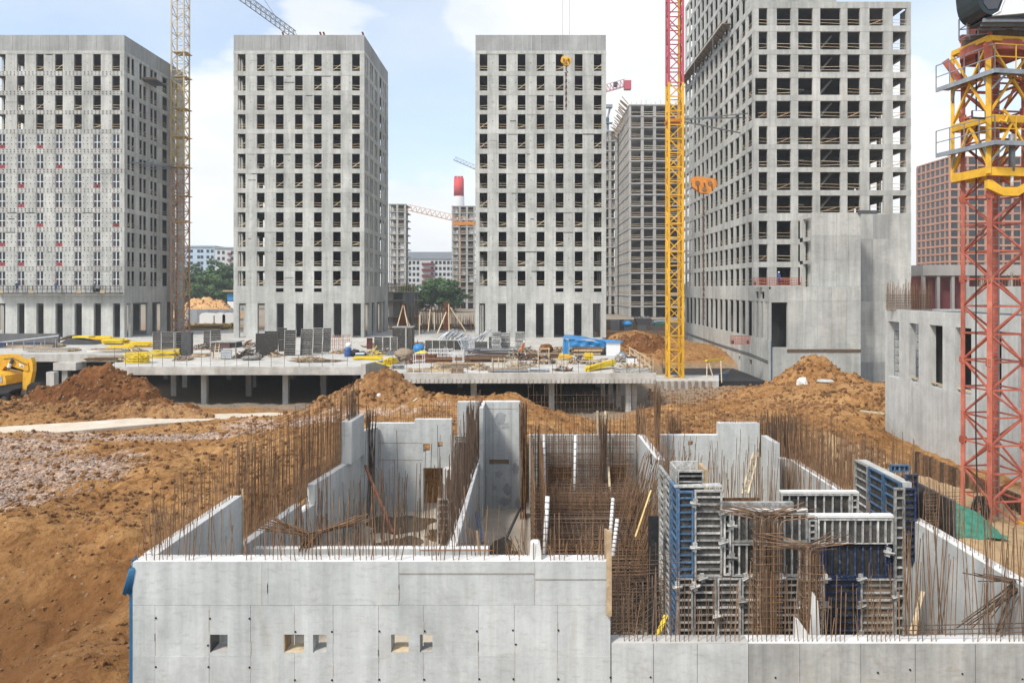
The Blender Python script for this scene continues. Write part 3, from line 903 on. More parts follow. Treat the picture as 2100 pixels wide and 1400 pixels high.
    obj('floor_slab', MB().box(X0 + th, X1 - th, Y0 + .56, Y1 - .56, zt - .3, zt - .02), 'inside', T)
    # things fixed to the edges: landing boards
    if kind == 'b':
        for py, dz in ((160, 0), (246, .6)):
            obj('loading_board', MB().box(X0 - 1.1, X0 + .1, Y0 + 4, Y0 + 7, z(py) - .1, z(py)), 'woodold', T)
    if kind == 'a':
        # glazed windows in the lower eight storeys
        w = wins[3][1] - wins[3][0]
        h = 30.5 * s
        def wmesh(seed):
            f = MB(); fr = .11
            f.cells([-w / 2 + .02, -w / 2 + fr, -fr / 2, fr / 2, w / 2 - fr, w / 2 - .02], [.1, .2], [.02, fr, h * .42, h * .42 + fr, h - fr, h - .02],
                    lambda i, j, k: i in (0, 2, 4) or k in (0, 4) or (k == 2))
            g = MB().box(-w / 2 + fr, w / 2 - fr, .16, .175, fr, h - fr)
            r_ = MB()
            rg = random.Random(seed)
            if rg.random() < .8: r_.box(-w / 2 - .03, -w / 2 + .03, .02, .09, 0, h)
            if rg.random() < .8: r_.box(w / 2 - .03, w / 2 + .03, .02, .09, 0, h * rg.uniform(.5, 1))
            r_.box(-w / 2, w / 2, .03, .1, -.02, .08)
            if seed == 2: r_.box(-w / 2 + .1, w / 2 - .1, .10, .14, .1, h * rg.uniform(.25, .45))
            return [mk_mesh(n_, mb_, M[mt], False, False)[0] for n_, mb_, mt in (('window', f, 'white'), ('pane', g, 'glass'), ('insulation_strip', r_, 'windowred'))]
        WM = [wmesh(k) for k in range(5)]
        for r in range(4, 12):
            for k, (a, b) in enumerate(wins):
                q = WM[rnd.randrange(5)]
                loc = Vector(((a + b) / 2, Y0, z(sills[r])))
                wo = put('window', q[0], loc, T)
                put('pane', q[1], loc, wo); put('insulation_strip', q[2], loc, wo)
        # rows of cladding anchors along each band
        mb = MB()
        for r in range(12):
            for q in (2.0, 6.5):
                zz = z(sills[r] + q)
                x = X0 + .3
                while x < X1 - .2:
                    mb.box(x, x + .16, Y0 - .10, Y0 - .03, zz - .06, zz + .05); x += .62
            if r >= 4:
                for a, b in piers:
                    if b - a > 1:
                        for fx in (.12, .5, .88):
                            for fz in (.3, .7): mb.box(a + (b - a) * fx, a + (b - a) * fx + .09, Y0 - .08, Y0 - .001, z(sills[r]) + h * fz, z(sills[r]) + h * fz + .1)
        obj('cladding_anchors', mb, 'steeldark', T, kind='stuff')
    return T, X0, X1, Y0, Y1, z, wins
TA = concrete_tower('bare concrete tower at the left edge with white framed windows in its lower storeys', -13, 'a', (1.2, 1.5))
TB = concrete_tower('bare concrete tower right of the orange lattice mast, with no window frames', 479, 'b', (4.6, 1.0))
TC = concrete_tower('bare concrete tower in the middle seen square on, hook block hanging before it', 975, 'c', (1.0, 2.2))
# roof rebar stubs
for T, tag_ in ((TB, 0),):
    for px in (580, 657, 664, 744):
        for k in range(2): bar('roof_bar', W(px + k * 2, 72, 131.2), W(px + k * 2 - 2, 66, 131.2), .09, 'rustred', T[0])
# landing tray, and the tie frame of the mast, on the left tower's side
t = thing('landing_tray', 'dark steel loading tray sticking out of the left tower near its top', 'tray', (TA[2] + .8, 138, ZW(166, 138)))
obj('tray_floor', MB().box(TA[2] + .05, TA[2] + 2.6, 137, 141, ZW(166, 138) - .15, ZW(166, 138)), 'steeldark', t)
for yy in (137, 141): obj('tray_side', MB().box(TA[2] + .05, TA[2] + 2.6, yy - .03, yy + .03, ZW(166, 138) + .004, ZW(166, 138) + .35), 'woodold', t)
# facade work platform on the left tower
t = thing('facade_platform', 'long grey suspended work platform along the left tower above its ground storey', 'platform', (XW(120, 130), 130.2, ZW(603, 130)))
xa, xb = XW(-10, 130), XW(248, 130)
obj('platform_floor', MB().box(xa, xb, 129.6, 130.75, ZW(603, 130), ZW(600, 130)), 'steeldark', t)
for k in range(27):
    x = xa + (xb - xa) * k / 26
    bar('rail_post', (x, 129.65, ZW(600, 130)), (x, 129.65, ZW(586, 130)), .07, 'steeldark', t, .07)
for py in (586, 593): bar('handrail', (xa, 129.65, ZW(py, 130)), (xb, 129.65, ZW(py, 130)), .06, 'steeldark', t, .06)
for px in (5, 68, 165, 213): obj('board', MB().box(XW(px - 5, 130), XW(px + 5, 130), 129.5, 129.6, ZW(601, 130), ZW(595, 130)), 'wood', t)

# ------------------------------------------------------------------ right tower with its podium
def right_tower():
    Yf = 111.0; s = Yf / F
    z = lambda py: ZW(py, Yf)
    XL, XR = XW(1546, Yf), XW(1868, Yf)
    YB = 159.0
    T = thing('concrete_tower', 'big bare concrete tower on the right with a long side face and blank podium', 'tower', ((XL + XR) / 2, 125, CZ - 13))
    heads = [17, 65, 112, 160, 207, 259, 306, 353, 401, 453, 501, 548]
    sills = [53, 102, 148, 195, 243, 296, 343, 390, 437, 490, 537, 585]
    cols = [(1556, 1574), (1593, 1622), (1637, 1667), (1682, 1724), (1738, 1764), (1783, 1812), (1831, 1859)]
    th = .4
    fx = [XL] + [XW(p, Yf) for c in cols for p in c] + [XR]
    zt = z(4)
    nb = 14
    bays = [(Yf + 1.0 + k * 3.36, Yf + 1.0 + k * 3.36 + 2.1) for k in range(nb)]
    se = [Yf + th] + [e for b in bays for e in b] + [YB]
    pmh = {}
    bz = [zt] + [z(p) for p in sills]
    nlow = 9
    for r in range(12):
        zs, zh = z(sills[r]), z(heads[r]); h = zh - zs
        full = r < 9
        ncol = 8 if full else 3
        for i in range(ncol):
            a, b = fx[2 * i], fx[2 * i + 1]
            if r in (3, 4) and i == 0: b -= .5
            obj('pier', MB().box(a, b, Yf, Yf + th, zs, zh), 'tower', T)
        for i in range(nb + 1):
            a, b = se[2 * i], se[2 * i + 1]
            key = (round(b - a, 2), round(h, 2))
            if key not in pmh: pmh[key] = mk_mesh('pier', MB().box(0, .2, -(b - a) / 2, (b - a) / 2, 0, h), M['tower'], False, False)[0]
            put('pier', pmh[key], (XL, (a + b) / 2, zs), T)
        zb = z(heads[r + 1]) if r < 11 else z(617)
        xe = XR + .02 if full and r < 8 else (XR + .02 if r == 8 else XW(1643, Yf))
        e = .025
        obj('floor_band', MB().cells([XL - e, XL + th, xe], [Yf - e, Yf + th, YB], [zb, zs], lambda i, j, k: not (i == 1 and j == 1)), 'tower', T)
        obj('floor_slab', MB().box(XL + th, XR - .05, Yf + th, YB - .2, zs - .25, zs - .02), 'inside', T)
        for i, (a, b) in enumerate(zip(fx[1:-1:2], fx[2::2])):
            if i < (7 if full else 2):
                if not (i in (2, 3) and r in (1, 2, 3, 4, 5, 6, 7)) or rnd.random() < .75:
                    put('guard_rail', RAILW[rnd.randrange(7)], ((a + b) / 2, Yf + .15, zs), T, None, ((b - a) / 2.3, 1, 1))
        for i, (a, b) in enumerate(bays):
            put('guard_rail', RAILW[rnd.randrange(7)], (XL + .15, (a + b) / 2, zs), T, (0, 0, math.radians(90)), ((b - a) / 2.3, 1, 1))
    # head beam over the top storey
    obj('floor_band', MB().cells([XL - .025, XL + th, XR + .02], [Yf - .025, Yf + th, YB], [z(heads[0]), zt], lambda i, j, k: not (i == 1 and j == 1)), 'tower', T)
    obj('roof_slab', MB().box(XL + th, XR - .05, Yf + th, YB - .2, zt - .3, zt - .02), 'inside', T)
    # right end: a wall with openings seen through the last bay
    mb = MB()
    for r in range(9):
        for k in range(6):
            mb.box(XR - th, XR - .02, Yf + th + k * 3.8 + (1.2 if k else 0), Yf + th + k * 3.8 + 2.0, z(sills[r]), z(heads[r]))
        mb.box(XR - th, XR - .02, Yf + th, YB, z(heads[r + 1]) if r < 8 else z(450), z(sills[r]) - .26)
    obj('end_wall', mb, 'tower', T, kind='stuff')
    # inner walls, kept back from the windows
    mb = MB()
    mb.box(XL + 6, XR - 4.3, Yf + 9, Yf + 9.3, z(617), zt - .4)
    mb.box(XR - 4.6, XR - 4.3, Yf + 9.3, YB - 1, z(617), zt - .4)
    mb.box(XL + 6, XL + 6.3, Yf + 9.3, YB - 1, z(617), zt - .4)
    for yy in range(6):
        mb.box(XL + th, XL + 6, Yf + 7.35 + yy * 6.72, Yf + 7.6 + yy * 6.72, z(617), zt - .4)
    mb.box(XL + 6, XL + 6.3, Yf + .5, YB - 1, CZ - 14, z(617) - .3); mb.box(XL + .3, XL + 6, YB - .6, YB - .3, CZ - 14, z(617) - .3)
    for yy in range(7): mb.box(XL + .3, XL + 6, Yf + 4 + yy * 6.72, Yf + 4.3 + yy * 6.72, CZ - 14, z(617) - .3)
    mb.box(XL + .3, XR - .4, Yf + .7, YB, z(617) - .3, z(617) - .05)
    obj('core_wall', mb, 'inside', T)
    # stair flights seen in the middle bays
    for r in range(1, 9):
        zs = z(sills[r])
        obj('stair_flight', MB().beam((XW(1690, Yf), Yf + 3.5, zs + .3), (XW(1722, Yf), Yf + 3.5, zs + 2.9), 1.2, .25), 'tower', T)
        obj('stair_landing', MB().box(XW(1640, Yf), XW(1664, Yf), Yf + 3, Yf + 5, zs + 1.4, zs + 1.6), 'tower', T)
    # the taller rear wing
    wy0 = Yf + 6.5
    zz = zt
    for r in range(5):
        zh = zz + 3.28
        for i in range(nb + 1):
            a, b = se[2 * i], se[2 * i + 1]
            if b < wy0: continue
            put('pier', pmh[(round(b - a, 2), round(z(heads[1]) - z(sills[1]), 2))] if (round(b - a, 2), round(z(heads[1]) - z(sills[1]), 2)) in pmh else list(pmh.values())[0], (XL, (a + b) / 2, zz + .004), T)
        ph_ = z(heads[1]) - z(sills[1])
        obj('floor_band', MB().box(XL - .025, XL + th, wy0 - 1, YB, zz + ph_ - .05, zh), 'tower', T)
        obj('floor_slab', MB().box(XL + th, XL + 14, wy0, YB - .2, zh - .3, zh - .05), 'inside', T)
        obj('wing_front', MB().box(XL + th + .01, XL + 14, wy0 - .8, wy0 - .4, zz + .004, zh - .3), 'tower', T)
        zz = zh
    obj('core_wall', MB().box(XL + 4, XL + 4.3, wy0 + .1, YB - .3, zt + .004, zz - .4), 'inside', T)
    # podium: long side with tall slots, small hatches, blank front
    Yp = 104.0
    zp = lambda py: ZW(py, Yp)
    XPR = XW(1765, Yp)
    ptop = CZ + .25
    zbot = CZ - 15
    # side wall of tower below the bands, tall slots
    hz0, hz1 = z(690), z(617)
    for i in range(nb + 1):
        a, b = se[2 * i], se[2 * i + 1]
        a = max(a, Yf + .0)
        obj('tall_pier', MB().box(XL, XL + .2, a, b, hz0, hz1), 'tower', T)
    for a, b in ((Yp, Yp + 1.0), (Yp + 1.6, Yp + 2.9), (Yp + 3.7, Yp + 5.0), (Yp + 5.8, Yf - .004)):
        obj('tall_pier', MB().box(XL, XL + .2, a, b, hz0, hz1), 'tower', T)
    obj('basement_wall', MB().cells([XL - .03, XL + .2], [Yp + .0, 112, 113.2, 118, 119, 126, 127, YB], [zbot, CZ - 10.9, CZ - 10.2, hz0],
        lambda i, j, k: not (k == 1 and j in (1, 3, 5))), 'tower', T)
    obj('podium_band', MB().cells([XL - .03, XL + .2], [Yp, 106.0, 107.6, 108.7, 110.2, Yf - .03], [hz1, ZW(612, 107.5), ZW(598, 107.5), ptop],
        lambda i, j, k: not (k == 1 and j in (1, 3))), 'tower', T)
    # podium front with the one tall opening
    obj('podium_front', MB().cells([XL + .2, XW(1582, Yp), XW(1615, Yp), XPR], [Yp - .02, Yp + .5], [zbot, zp(712), zp(620), ptop],
        lambda i, j, k: not (i == 1 and k == 1)), 'tower', T)
    obj('podium_side', MB().box(XPR - .5, XPR, Yp + .5, Yf + .2, zbot, ptop), 'tower', T)
    obj('podium_back_wall', MB().box(XL + .2, XPR - .5, Yp + 6.2, Yp + 6.5, zbot, ptop - .3), 'inside', T)
    obj('podium_roof', MB().box(XL - .02, XPR - .0, Yp, Yf - .05, ptop - .3, ptop + .03), 'tower', T)
    obj('dark_strip', MB().box(XW(1614, Yp), XPR + .02, Yp - .1, Yp - .024, zp(722), zp(716)), 'rustdark', T)
    # pour lines on the blank front: panels slightly proud of each other
    yy = [zbot, zp(716), zp(665), zp(617), ptop]
    for k in range(1, 4):
        n = 5
        for i in range(n):
            xa, xb = XW(1616 + i * 29.8, Yp), XW(1616 + (i + 1) * 29.8, Yp)
            obj('cast_panel', MB().box(xa + .012, xb - .012, Yp - .045 - rnd.uniform(0, .02), Yp - .021, yy[k] + .012, yy[k + 1] - .012), 'tower', T)
    # block rising from the podium to mid height
    Yc = 106.3
    zc = lambda py: ZW(py, Yc)
    XA, XB = XW(1665, Yc), XW(1765, Yc)
    ctop = zc(436)
    obj('shaft_front', MB().box(XA, XB, Yc, Yc + .5, ptop + .03, ctop), 'tower', T)
    obj('shaft_side', MB().box(XB - .5, XB, Yc + .5, Yf - .03, ptop + .03, ctop), 'tower', T)
    for a, b in ((436, 446), (484, 493), (533, 540)):
        obj('shaft_band', MB().box(XA, XA + .4, Yc + .5, Yf - .03, zc(b), zc(a)), 'tower', T)
    obj('shaft_pier', MB().box(XA, XA + .4, Yf - 1.2, Yf - .03, ptop + .03, zc(446)), 'tower', T)
    obj('shaft_inner_wall', MB().box(XA + .8, XA + 1.1, Yc + .5, Yf - .03, ptop + .03, ctop - .1), 'tower', T)
    for a in (484, 533, 588): put('guard_rail', RAILW[1], (XA + .2, Yc + 1.9, zc(a) + .05), T, (0, 0, math.radians(90)), (1.2, 1, 1))
    n = 4
    for k, (a, b) in enumerate(((436, 483), (483, 534), (534, 588))):
        for i in range(n):
            w_ = (XB - XA) / n
            obj('cast_panel', MB().box(XA + i * w_ + .012, XA + (i + 1) * w_ - .012, Yc - .03 - rnd.uniform(0, .02), Yc - .001, max(zc(b), ptop + .04) + .012, zc(a) - .012), 'tower', T)
    # blank wall right of it, flush with the tower front
    lv = [440, 490, 533, 583, 618, 668, 715, 742, 800]
    obj('blank_wall', MB().cells([XPR + .01, XW(1798, Yf), XW(1804, Yf), XR + .03], [Yf - .02, Yf + .6], [z(830), z(729), z(722), z(439)], lambda i, j, k: not (i == 1 and k == 1)), 'tower', T)
    for k in range(len(lv) - 1):
        for i in range(3):
            a, b = XPR + .02 + i * 2.36, XPR + .02 + (i + 1) * 2.36
            if lv[k + 1] > 715 and i == 1 and k in (6,): continue
            obj('cast_panel', MB().box(a + .01, b - .01, Yf - .045 - rnd.uniform(0, .02), Yf - .021, z(lv[k + 1]) + .01, z(lv[k]) - .01), 'parapet' if rnd.random() < .3 else 'tower', T)
    obj('window_lid', MB().box(XW(1730, Yf), XW(1767, Yf), Yc - .35, Yc - .05, zc(439), zc(432)), 'steeldark', T)
    obj('far_end_wall', MB().box(XR - 3, XR + .03, Yf + .6, YB, zbot, z(439)), 'tower', T)
    # pipe and cable runs
    obj('drain_pipe', MB().tube([(XL - .03 + .3, Yp - .12, zp(698)), (XL + .27, Yp - .12, zp(795))], .08, 6), 'formblue', T)
    for dz in (0, .25):
        obj('cable', MB().tube([(XL - .1, 158, CZ - 10.3 + dz + 1.2), (XL - .12, 130, CZ - 9.9 + dz + .4), (XL - .1, 112, CZ - 9.6 + dz), (XL - .1, Yp + .2, CZ - 9.9 + dz)], .05, 4), 'steeldark', T)
    # edge platform high on the side face
    P = thing('edge_platform', 'long dark timber safety platform high on the side face of the right tower', 'platform', (XL - .8, 140, ZW(46, 123)))
    zf = ZW(48, 123)
    obj('platform_floor', MB().box(XL - 1.5, XL - .03, 123, 158.9, zf - .12, zf), 'woodold', P)
    for k in range(16):
        y = 123.3 + k * 2.3
        bar('bracket', (XL - 1.4, y, zf - .12), (XL - .05, y, zf - 1.3), .1, 'steeldark', P, .1)
    bar('handrail', (XL - 1.45, 123, zf + .5), (XL - 1.45, 158.8, zf + .5), .08, 'woodold', P, .08)
    return T
RT = right_tower()
# red suspended cradles on the right tower
def cradle(x0, x1, y, z0, label):
    t = thing('work_cradle', label, 'cradle', ((x0 + x1) / 2, y, z0))
    obj('cradle_floor', MB().box(x0, x1, y - .35, y + .35, z0, z0 + .08), 'red', t)
    n = max(4, int((x1 - x0) / .45))
    for k in range(n + 1):
        x = x0 + (x1 - x0) * k / n
        for yy in (y - .35, y + .35): bar('upright', (x, yy, z0 + .05), (x, yy, z0 + 1.05), .05, 'red', t, .05)
    for zz in (.35, .7, 1.05):
        for yy in (y - .35, y + .35): bar('rail', (x0, yy, z0 + zz), (x1, yy, z0 + zz), .06, 'red', t, .06)
    for x in (x0 + .2, x1 - .2):
        obj('winch', MB().box(x - .15, x + .15, y - .15, y + .15, z0 + .09, z0 + .5), 'steeldark', t)
cradle(XW(1546, 107), XW(1643, 107), 107.2, CZ + .45, 'long red guard cradle standing on the podium roof of the right tower')
cradle(XW(1498, 104.5), XW(1536, 104.5), 104.3, ZW(705, 104.5), 'short red cradle hanging on the side of the right tower near its foot')
# ------------------------------------------------------------------ frame towers farther off
def frame_tower(label, x0, x1, y0, y1, zb, zt, nfl, nx, ny, name='frame_tower', group=None, opn=('front', 'left'), infill=.0, netting=True):
    T = thing(name, label, 'tower', ((x0 + x1) / 2, (y0 + y1) / 2, zb), group)
    fh = (zt - zb) / nfl
    col = []
    for i in range(nx + 1):
        w = .9 if i % 3 else .6
        x = x0 + .35 + (x1 - x0 - .7) * i / nx
        obj('column', MB().box(x - w / 2, x + w / 2, y0 + .12, y0 + .7, zb, zt - .3), 'tower_warm', T)
    for j in range(1, ny + 1):
        y = y0 + (y1 - y0) * j / ny
        for x in (x0 + .12, x1 - .7):
            if (x < (x0 + x1) / 2) == ('left' in opn): obj('column', MB().box(x, x + .58, y - .4, y + .4, zb, zt - .3), 'tower_warm', T)
    obj('core_wall', MB().box(x0 + (x1 - x0) * .22, x1 - (x1 - x0) * .12, y0 + 4.6, y1 - 3, zb, zt - .3), 'inside', T)
    for k in range(1, nfl + 1):
        z = zb + fh * k
        obj('floor_slab', MB().box(x0, x1, y0, y1, z - .38, z), 'tower_warm', T)
        if k < nfl:
            mb = MB()
            for i in range(nx):
                a, b = x0 + (x1 - x0) * i / nx + .4, x0 + (x1 - x0) * (i + 1) / nx - .4
                for zz in (.5, 1.05):
                    if rnd.random() < .85: mb.beam((a, y0 + .06, z + zz + rnd.uniform(-.1, .1)), (b, y0 + .06, z + zz + rnd.uniform(-.1, .1)), .06, .13)
            if 'left' in opn:
                for j in range(ny):
                    a, b = y0 + (y1 - y0) * j / ny + .4, y0 + (y1 - y0) * (j + 1) / ny - .4
                    for zz in (.5, 1.05): mb.beam((x0 + .06, a, z + zz), (x0 + .06, b, z + zz), .06, .13)
            obj('guard_rail', mb, 'woodpale', T, kind='stuff')
            if infill:
                mb = MB()
                for i in range(nx):
                    if rnd.random() < infill:
                        a = x0 + (x1 - x0) * (i + .25) / nx
                        mb.box(a, a + (x1 - x0) / nx * .5, y0 + 1.2, y0 + 1.4, z, z + fh * .8)
                if mb.v: obj('partition', mb, 'farwhite', T, kind='stuff')
    return T
G = CZ - 8.5
def zz(py, Y): return ZW(py, Y)
t = frame_tower('tall grey frame tower behind the yellow mast, sand boards hanging at its top edge', XW(1290, 235), XW(1420, 235), 235, 272, G, zz(214, 235), 19, 5, 12)
# uneven shuttering at the top corner and steps down the side
mb = MB()
for k in range(26):
    y = 235 + k * 1.35; z_ = zz(214, 235)
    zt_ = z_ + 1.5 - max(0, k - 2) * .25 + rnd.uniform(-.5, .5)
    mb.beam((XW(1290, 235) - .2, y, zt_ - 1.8), (XW(1290, 235) - 2.0 - rnd.random(), y + rnd.uniform(-.4, .4), zt_ + rnd.uniform(-.3, .6)), .8, .12)
obj('shutter_boards', mb, 'wood', t)
mb = MB()
for k in range(12):
    x = XW(1296 + k * 10, 235)
    mb.beam((x, 236, zz(214, 235)), (x, 236, zz(rnd.uniform(202, 210), 235)), .12)
obj('top_props', mb, 'woodpale', t, kind='stuff')
frame_tower('narrow frame tower seen between the middle tower and the boarded one', XW(1236, 262), XW(1266, 262), 262, 285, G, zz(268, 262), 19, 2, 4, infill=.3)
obj_t = frame_tower('slim unfinished tower just right of the third tower with the red cradle gap', XW(797, 350), XW(832, 350), 350, 366, G, zz(418, 350), 14, 2, 3, infill=.5)
obj_t['label'] = 'slim pale frame tower just right of the tower beside the orange mast'
frame_tower('slim frame tower under the red and white chimney', XW(926, 335), XW(974, 335), 335, 352, G, zz(422, 335), 15, 3, 3, infill=.4)
# low unfinished block with round side
t = thing('unfinished_block', 'low unfinished concrete block with timber shuttering on top, between two towers', 'building', (XW(822, 175), 178, G))
Yb = 172.
for k, (a, b) in enumerate(((786, 806), (846, 850), (826, 832))):
    obj('column', MB().box(XW(a + (12 if k == 0 else 0), Yb), XW(b, Yb), Yb, Yb + .8, G, ZW(598, Yb)), 'tower_warm', t)
obj('wall', MB().box(XW(784, Yb), XW(850, Yb), Yb + 5, Yb + 5.5, G, ZW(600, Yb)), 'tower_warm', t)
for py in (598, 615, 649): obj('floor_slab', MB().box(XW(780, Yb), XW(851, Yb), Yb - .6, Yb + 6, ZW(py + 1.5, Yb), ZW(py, Yb)), 'tower_warm', t)
for k in range(22):
    px = 798 + k * 2.5
    bar('shutter_prop', W(px, 598, Yb - .5), W(px, rnd.uniform(578, 584), Yb - .5), .12, 'wood' if k % 2 else 'rust', t, .12)
for py in (583, 590): bar('shutter_rail', W(797, py, Yb - .6), W(852, py - 1, Yb - .6), .15, 'wood', t, .1)
for k in range(8): bar('stay', W(833 + k * 2.4, 600, Yb - .6), W(833 + k * 2.4, 660, Yb - .6), .13, 'steel', t, .13)

# ------------------------------------------------------------------ inhabited buildings far away
def apartment(label, px0, px1, pyt, Y, depth, mat, wpat, rowh, zb=G, roof=None, name='apartment_building', winmat='glass', stripes=()):
    x0, x1, zt = XW(px0, Y), XW(px1, Y), ZW(pyt, Y)
    T = thing(name, label, 'building', ((x0 + x1) / 2, Y + depth / 2, zb))
    obj('wall', MB().box(x0, x1, Y, Y + depth, zb, zt), mat, T)
    if roof: obj('roof', MB().box(x0 - .5, x1 + .5, Y - .5, Y + depth, zt + .004, zt + roof), 'farroof', T)
    wm = {}
    z = zt - rowh * .9
    while z > zb + 1:
        for (u, w, h) in wpat:
            k = (w, h)
            if k not in wm:
                wm[k] = mk_mesh('window', MB().box(-w / 2, w / 2, -.06, .1, 0, h), M[winmat], False, False)[0]
            put('window', wm[k], (x0 + (x1 - x0) * u, Y, z), T)
        z -= rowh
    for (u0, u1, mt) in stripes:
        z = zt - rowh * .9
        while z > zb + 1:
            obj('balcony', MB().box(x0 + (x1 - x0) * u0, x0 + (x1 - x0) * u1, Y - 1.2, Y - .002, z - .5, z + .7), mt, T)
            z -= rowh
    return T
Yw = 420
apartment('pale blue and white apartment block behind the trees left of the towers', 372, 440, 507, Yw, 16, 'farblue', [(u, 1.5, 1.6) for u in (.08, .2, .3, .52, .62, .8, .93)], 3.2, roof=.8)
apartment('cream apartment block with red balconies next to the pale blue one', 441, 490, 510, Yw - 6, 16, 'farwhite', [(u, 1.4, 1.7) for u in (.15, .35, .72)], 3.2, roof=.8, stripes=((.55, .68, 'maroon'),))
Yw = 400
apartment('pale apartment block with maroon balconies and long grey roof between the towers', 826, 930, 531, Yw, 16, 'farwhite', [(u, 1.3, 1.6) for u in (.05, .14, .22, .3, .58, .66, .74, .82, .9, .97)], 3.0, roof=3.6, stripes=((.38, .62, 'maroon'),))
# chimney
Yc_ = 520.
t = thing('chimney', 'tall red and white chimney rising behind the slim frame tower', 'chimney', (XW(941, Yc_), Yc_, G))
xc = XW(941, Yc_)
obj('white_shaft', MB().tube([(xc, Yc_, G), (xc, Yc_, ZW(403, Yc_))], [4.6, 3.6], 20), 'farwhite', t, True)
obj('red_shaft', MB().tube([(xc, Yc_, ZW(403, Yc_) + .01), (xc, Yc_, ZW(366, Yc_))], [3.4, 3.3], 20), 'chimred', t, True)
for k in (-1, 0, 1): obj('flue', MB().tube([(xc + k * 2.0, Yc_ - 1, ZW(366, Yc_)), (xc + k * 2.0, Yc_ - 1, ZW(362, Yc_))], .9, 8), 'chimred', t)
# orange clad block at the right
def orange_block():
    Y = 322.; s = Y / F
    xc, xr = XW(1948, Y), XW(2260, Y)
    x0 = xc; yb = Y * (1948 - VX) / (1880 - VX)
    zt, zb = ZW(323, Y), G
    T = thing('apartment_tower', 'finished orange and grey clad apartment tower behind the red crane', 'building', ((x0 + xr) / 2, (Y + yb) / 2, zb))
    obj('wall', MB().box(x0 + .25, xr - .25, Y + .25, yb - .1, zb, zt - .3), 'darkpanel', T)
    fh = 16.4 * s
    wf = mk_mesh('window', MB().box(-1.25, 1.25, 0, .1, 0, fh * .62), M['glass'], False, False)[0]
    ws = mk_mesh('window', MB().box(0, .1, -1.2, 1.2, 0, fh * .62), M['glass'], False, False)[0]
    nx = 17; wx = (xr - x0) / nx; ny = 7; wy = (yb - Y) / ny
    nf = 15
    for k in range(nf):
        z = zt - fh * (k + 1)
        mt = 'maroon' if k > 12 else 'pink'
        obj('floor_band', MB().cells([x0 - .1, x0 + .26, xr], [Y - .1, Y + .26, yb], [z - .35, z + .45], lambda i, j, q: not (i == 1 and j == 1)), mt, T)
        if k < 14:
            for i in range(nx): 
                if i % 2 == 0 or rnd.random() < .8: put('window', wf, (x0 + wx * (i + .5), Y + .16, z + .5), T)
            for j in range(ny): put('window', ws, (x0 + .16, Y + wy * (j + .5), z + .5), T)
    for i in range(nx + 1): obj('pier', MB().box(x0 + wx * i - .45, x0 + wx * i + .45, Y - .02, Y + .25, zb, zt), 'pink', T)
    for j in range(1, ny + 1): obj('pier', MB().box(x0 - .02, x0 + .25, Y + wy * j - .5, Y + wy * j + .5, zb, zt), 'pink', T)
    obj('cornice', MB().box(x0 - .1, xr, Y - .1, yb, zt + .003, zt + .5), 'pink', T)
orange_block()
t = thing('unfinished_block', 'long grey concrete storey on columns in front of the orange tower', 'building', (XW(2000, 150), 150, CZ - 6))
obj('roof_slab', MB().box(XW(1893, 150), XW(2200, 150), 150, 170, ZW(565, 150), ZW(543, 150)), 'tower_warm', t)
for k in range(10): obj('column', MB().box(XW(1893 + k * 30, 150), XW(1899 + k * 30, 150), 150.2, 150.8, CZ - 9, ZW(565, 150) - .004), 'tower_warm', t)
obj('wall', MB().box(XW(1860, 152), XW(2200, 152), 152, 152.4, CZ - 9, ZW(568, 152)), 'maroon', t)

# ------------------------------------------------------------------ trees
def leaf_crown(seed, n, r, h, mat):
    rg = np.random.RandomState(seed)
    nb = 46
    u = rg.normal(size=(nb, 3)); u /= np.linalg.norm(u, axis=1)[:, None]
    c = u * rg.uniform(.2, 1.05, (nb, 1)) * np.array([r, r, h / 2]) + np.array([0, 0, h * .55])
    rad = rg.uniform(.12, .34, nb) * r
    k = rg.randint(0, nb, n)
    d = rg.normal(size=(n, 3)); d /= np.linalg.norm(d, axis=1)[:, None]
    p = c[k] + d * (rad[k] * rg.uniform(.55, 1.08, n))[:, None]
    s = rg.uniform(.14, .36, n) * (r / 4.2)
    a = rg.normal(size=(n, 3)); a /= np.linalg.norm(a, axis=1)[:, None]
    b = np.cross(a, d); b /= (np.linalg.norm(b, axis=1)[:, None] + 1e-6)
    v = np.stack([p - a * s[:, None], p + b * s[:, None] * .7, p + a * s[:, None], p - b * s[:, None] * .7], 1).reshape(-1, 3)
    me = bpy.data.meshes.new('crown')
    me.vertices.add(len(v)); me.vertices.foreach_set('co', v.ravel())
    q = np.arange(len(v), dtype=np.int32)
    me.loops.add(len(q)); me.loops.foreach_set('vertex_index', q)
    me.polygons.add(n); me.polygons.foreach_set('loop_start', np.arange(0, len(q), 4, dtype=np.int32))
    me.materials.append(M[mat]); me.update(calc_edges=True)
    return me
CROWN = [leaf_crown(5, 6500, 4.6, 11, 'leaf'), leaf_crown(9, 6500, 5.2, 9, 'leafdark'), leaf_crown(12, 6000, 3.8, 12, 'leafdark')]
mb = MB(); mb.tube([(0, 0, 0), (.1, 0, 3), (0, .2, 7)], [.32, .24, .1], 7)
for a in range(6): mb.tube([(0, 0, 2.6 + a * .5), (math.cos(a * 2.1) * 2.2, math.sin(a * 2.1) * 2.2, 5 + a * .6)], [.12, .04], 5)
TRUNK = mk_mesh('trunk', mb, M['bark'], True, False)[0]
def tree(px, Y, pytop, crown, sx, label, zb=None, grp='trees beyond the building site'):
    x = XW(px, Y); zb = G - .5 if zb is None else zb
    h = ZW(pytop, Y) - zb
    t = thing('tree', label, 'tree', (x, Y, zb), grp)
    s = h / 12.
    put('trunk', TRUNK, (x, Y, zb), t, (0, 0, px), (s, s, s))
    put('crown', CROWN[crown], (x, Y, zb + h * .12), t, (0, 0, px * 1.3), (s * sx, s * sx, s * .98))
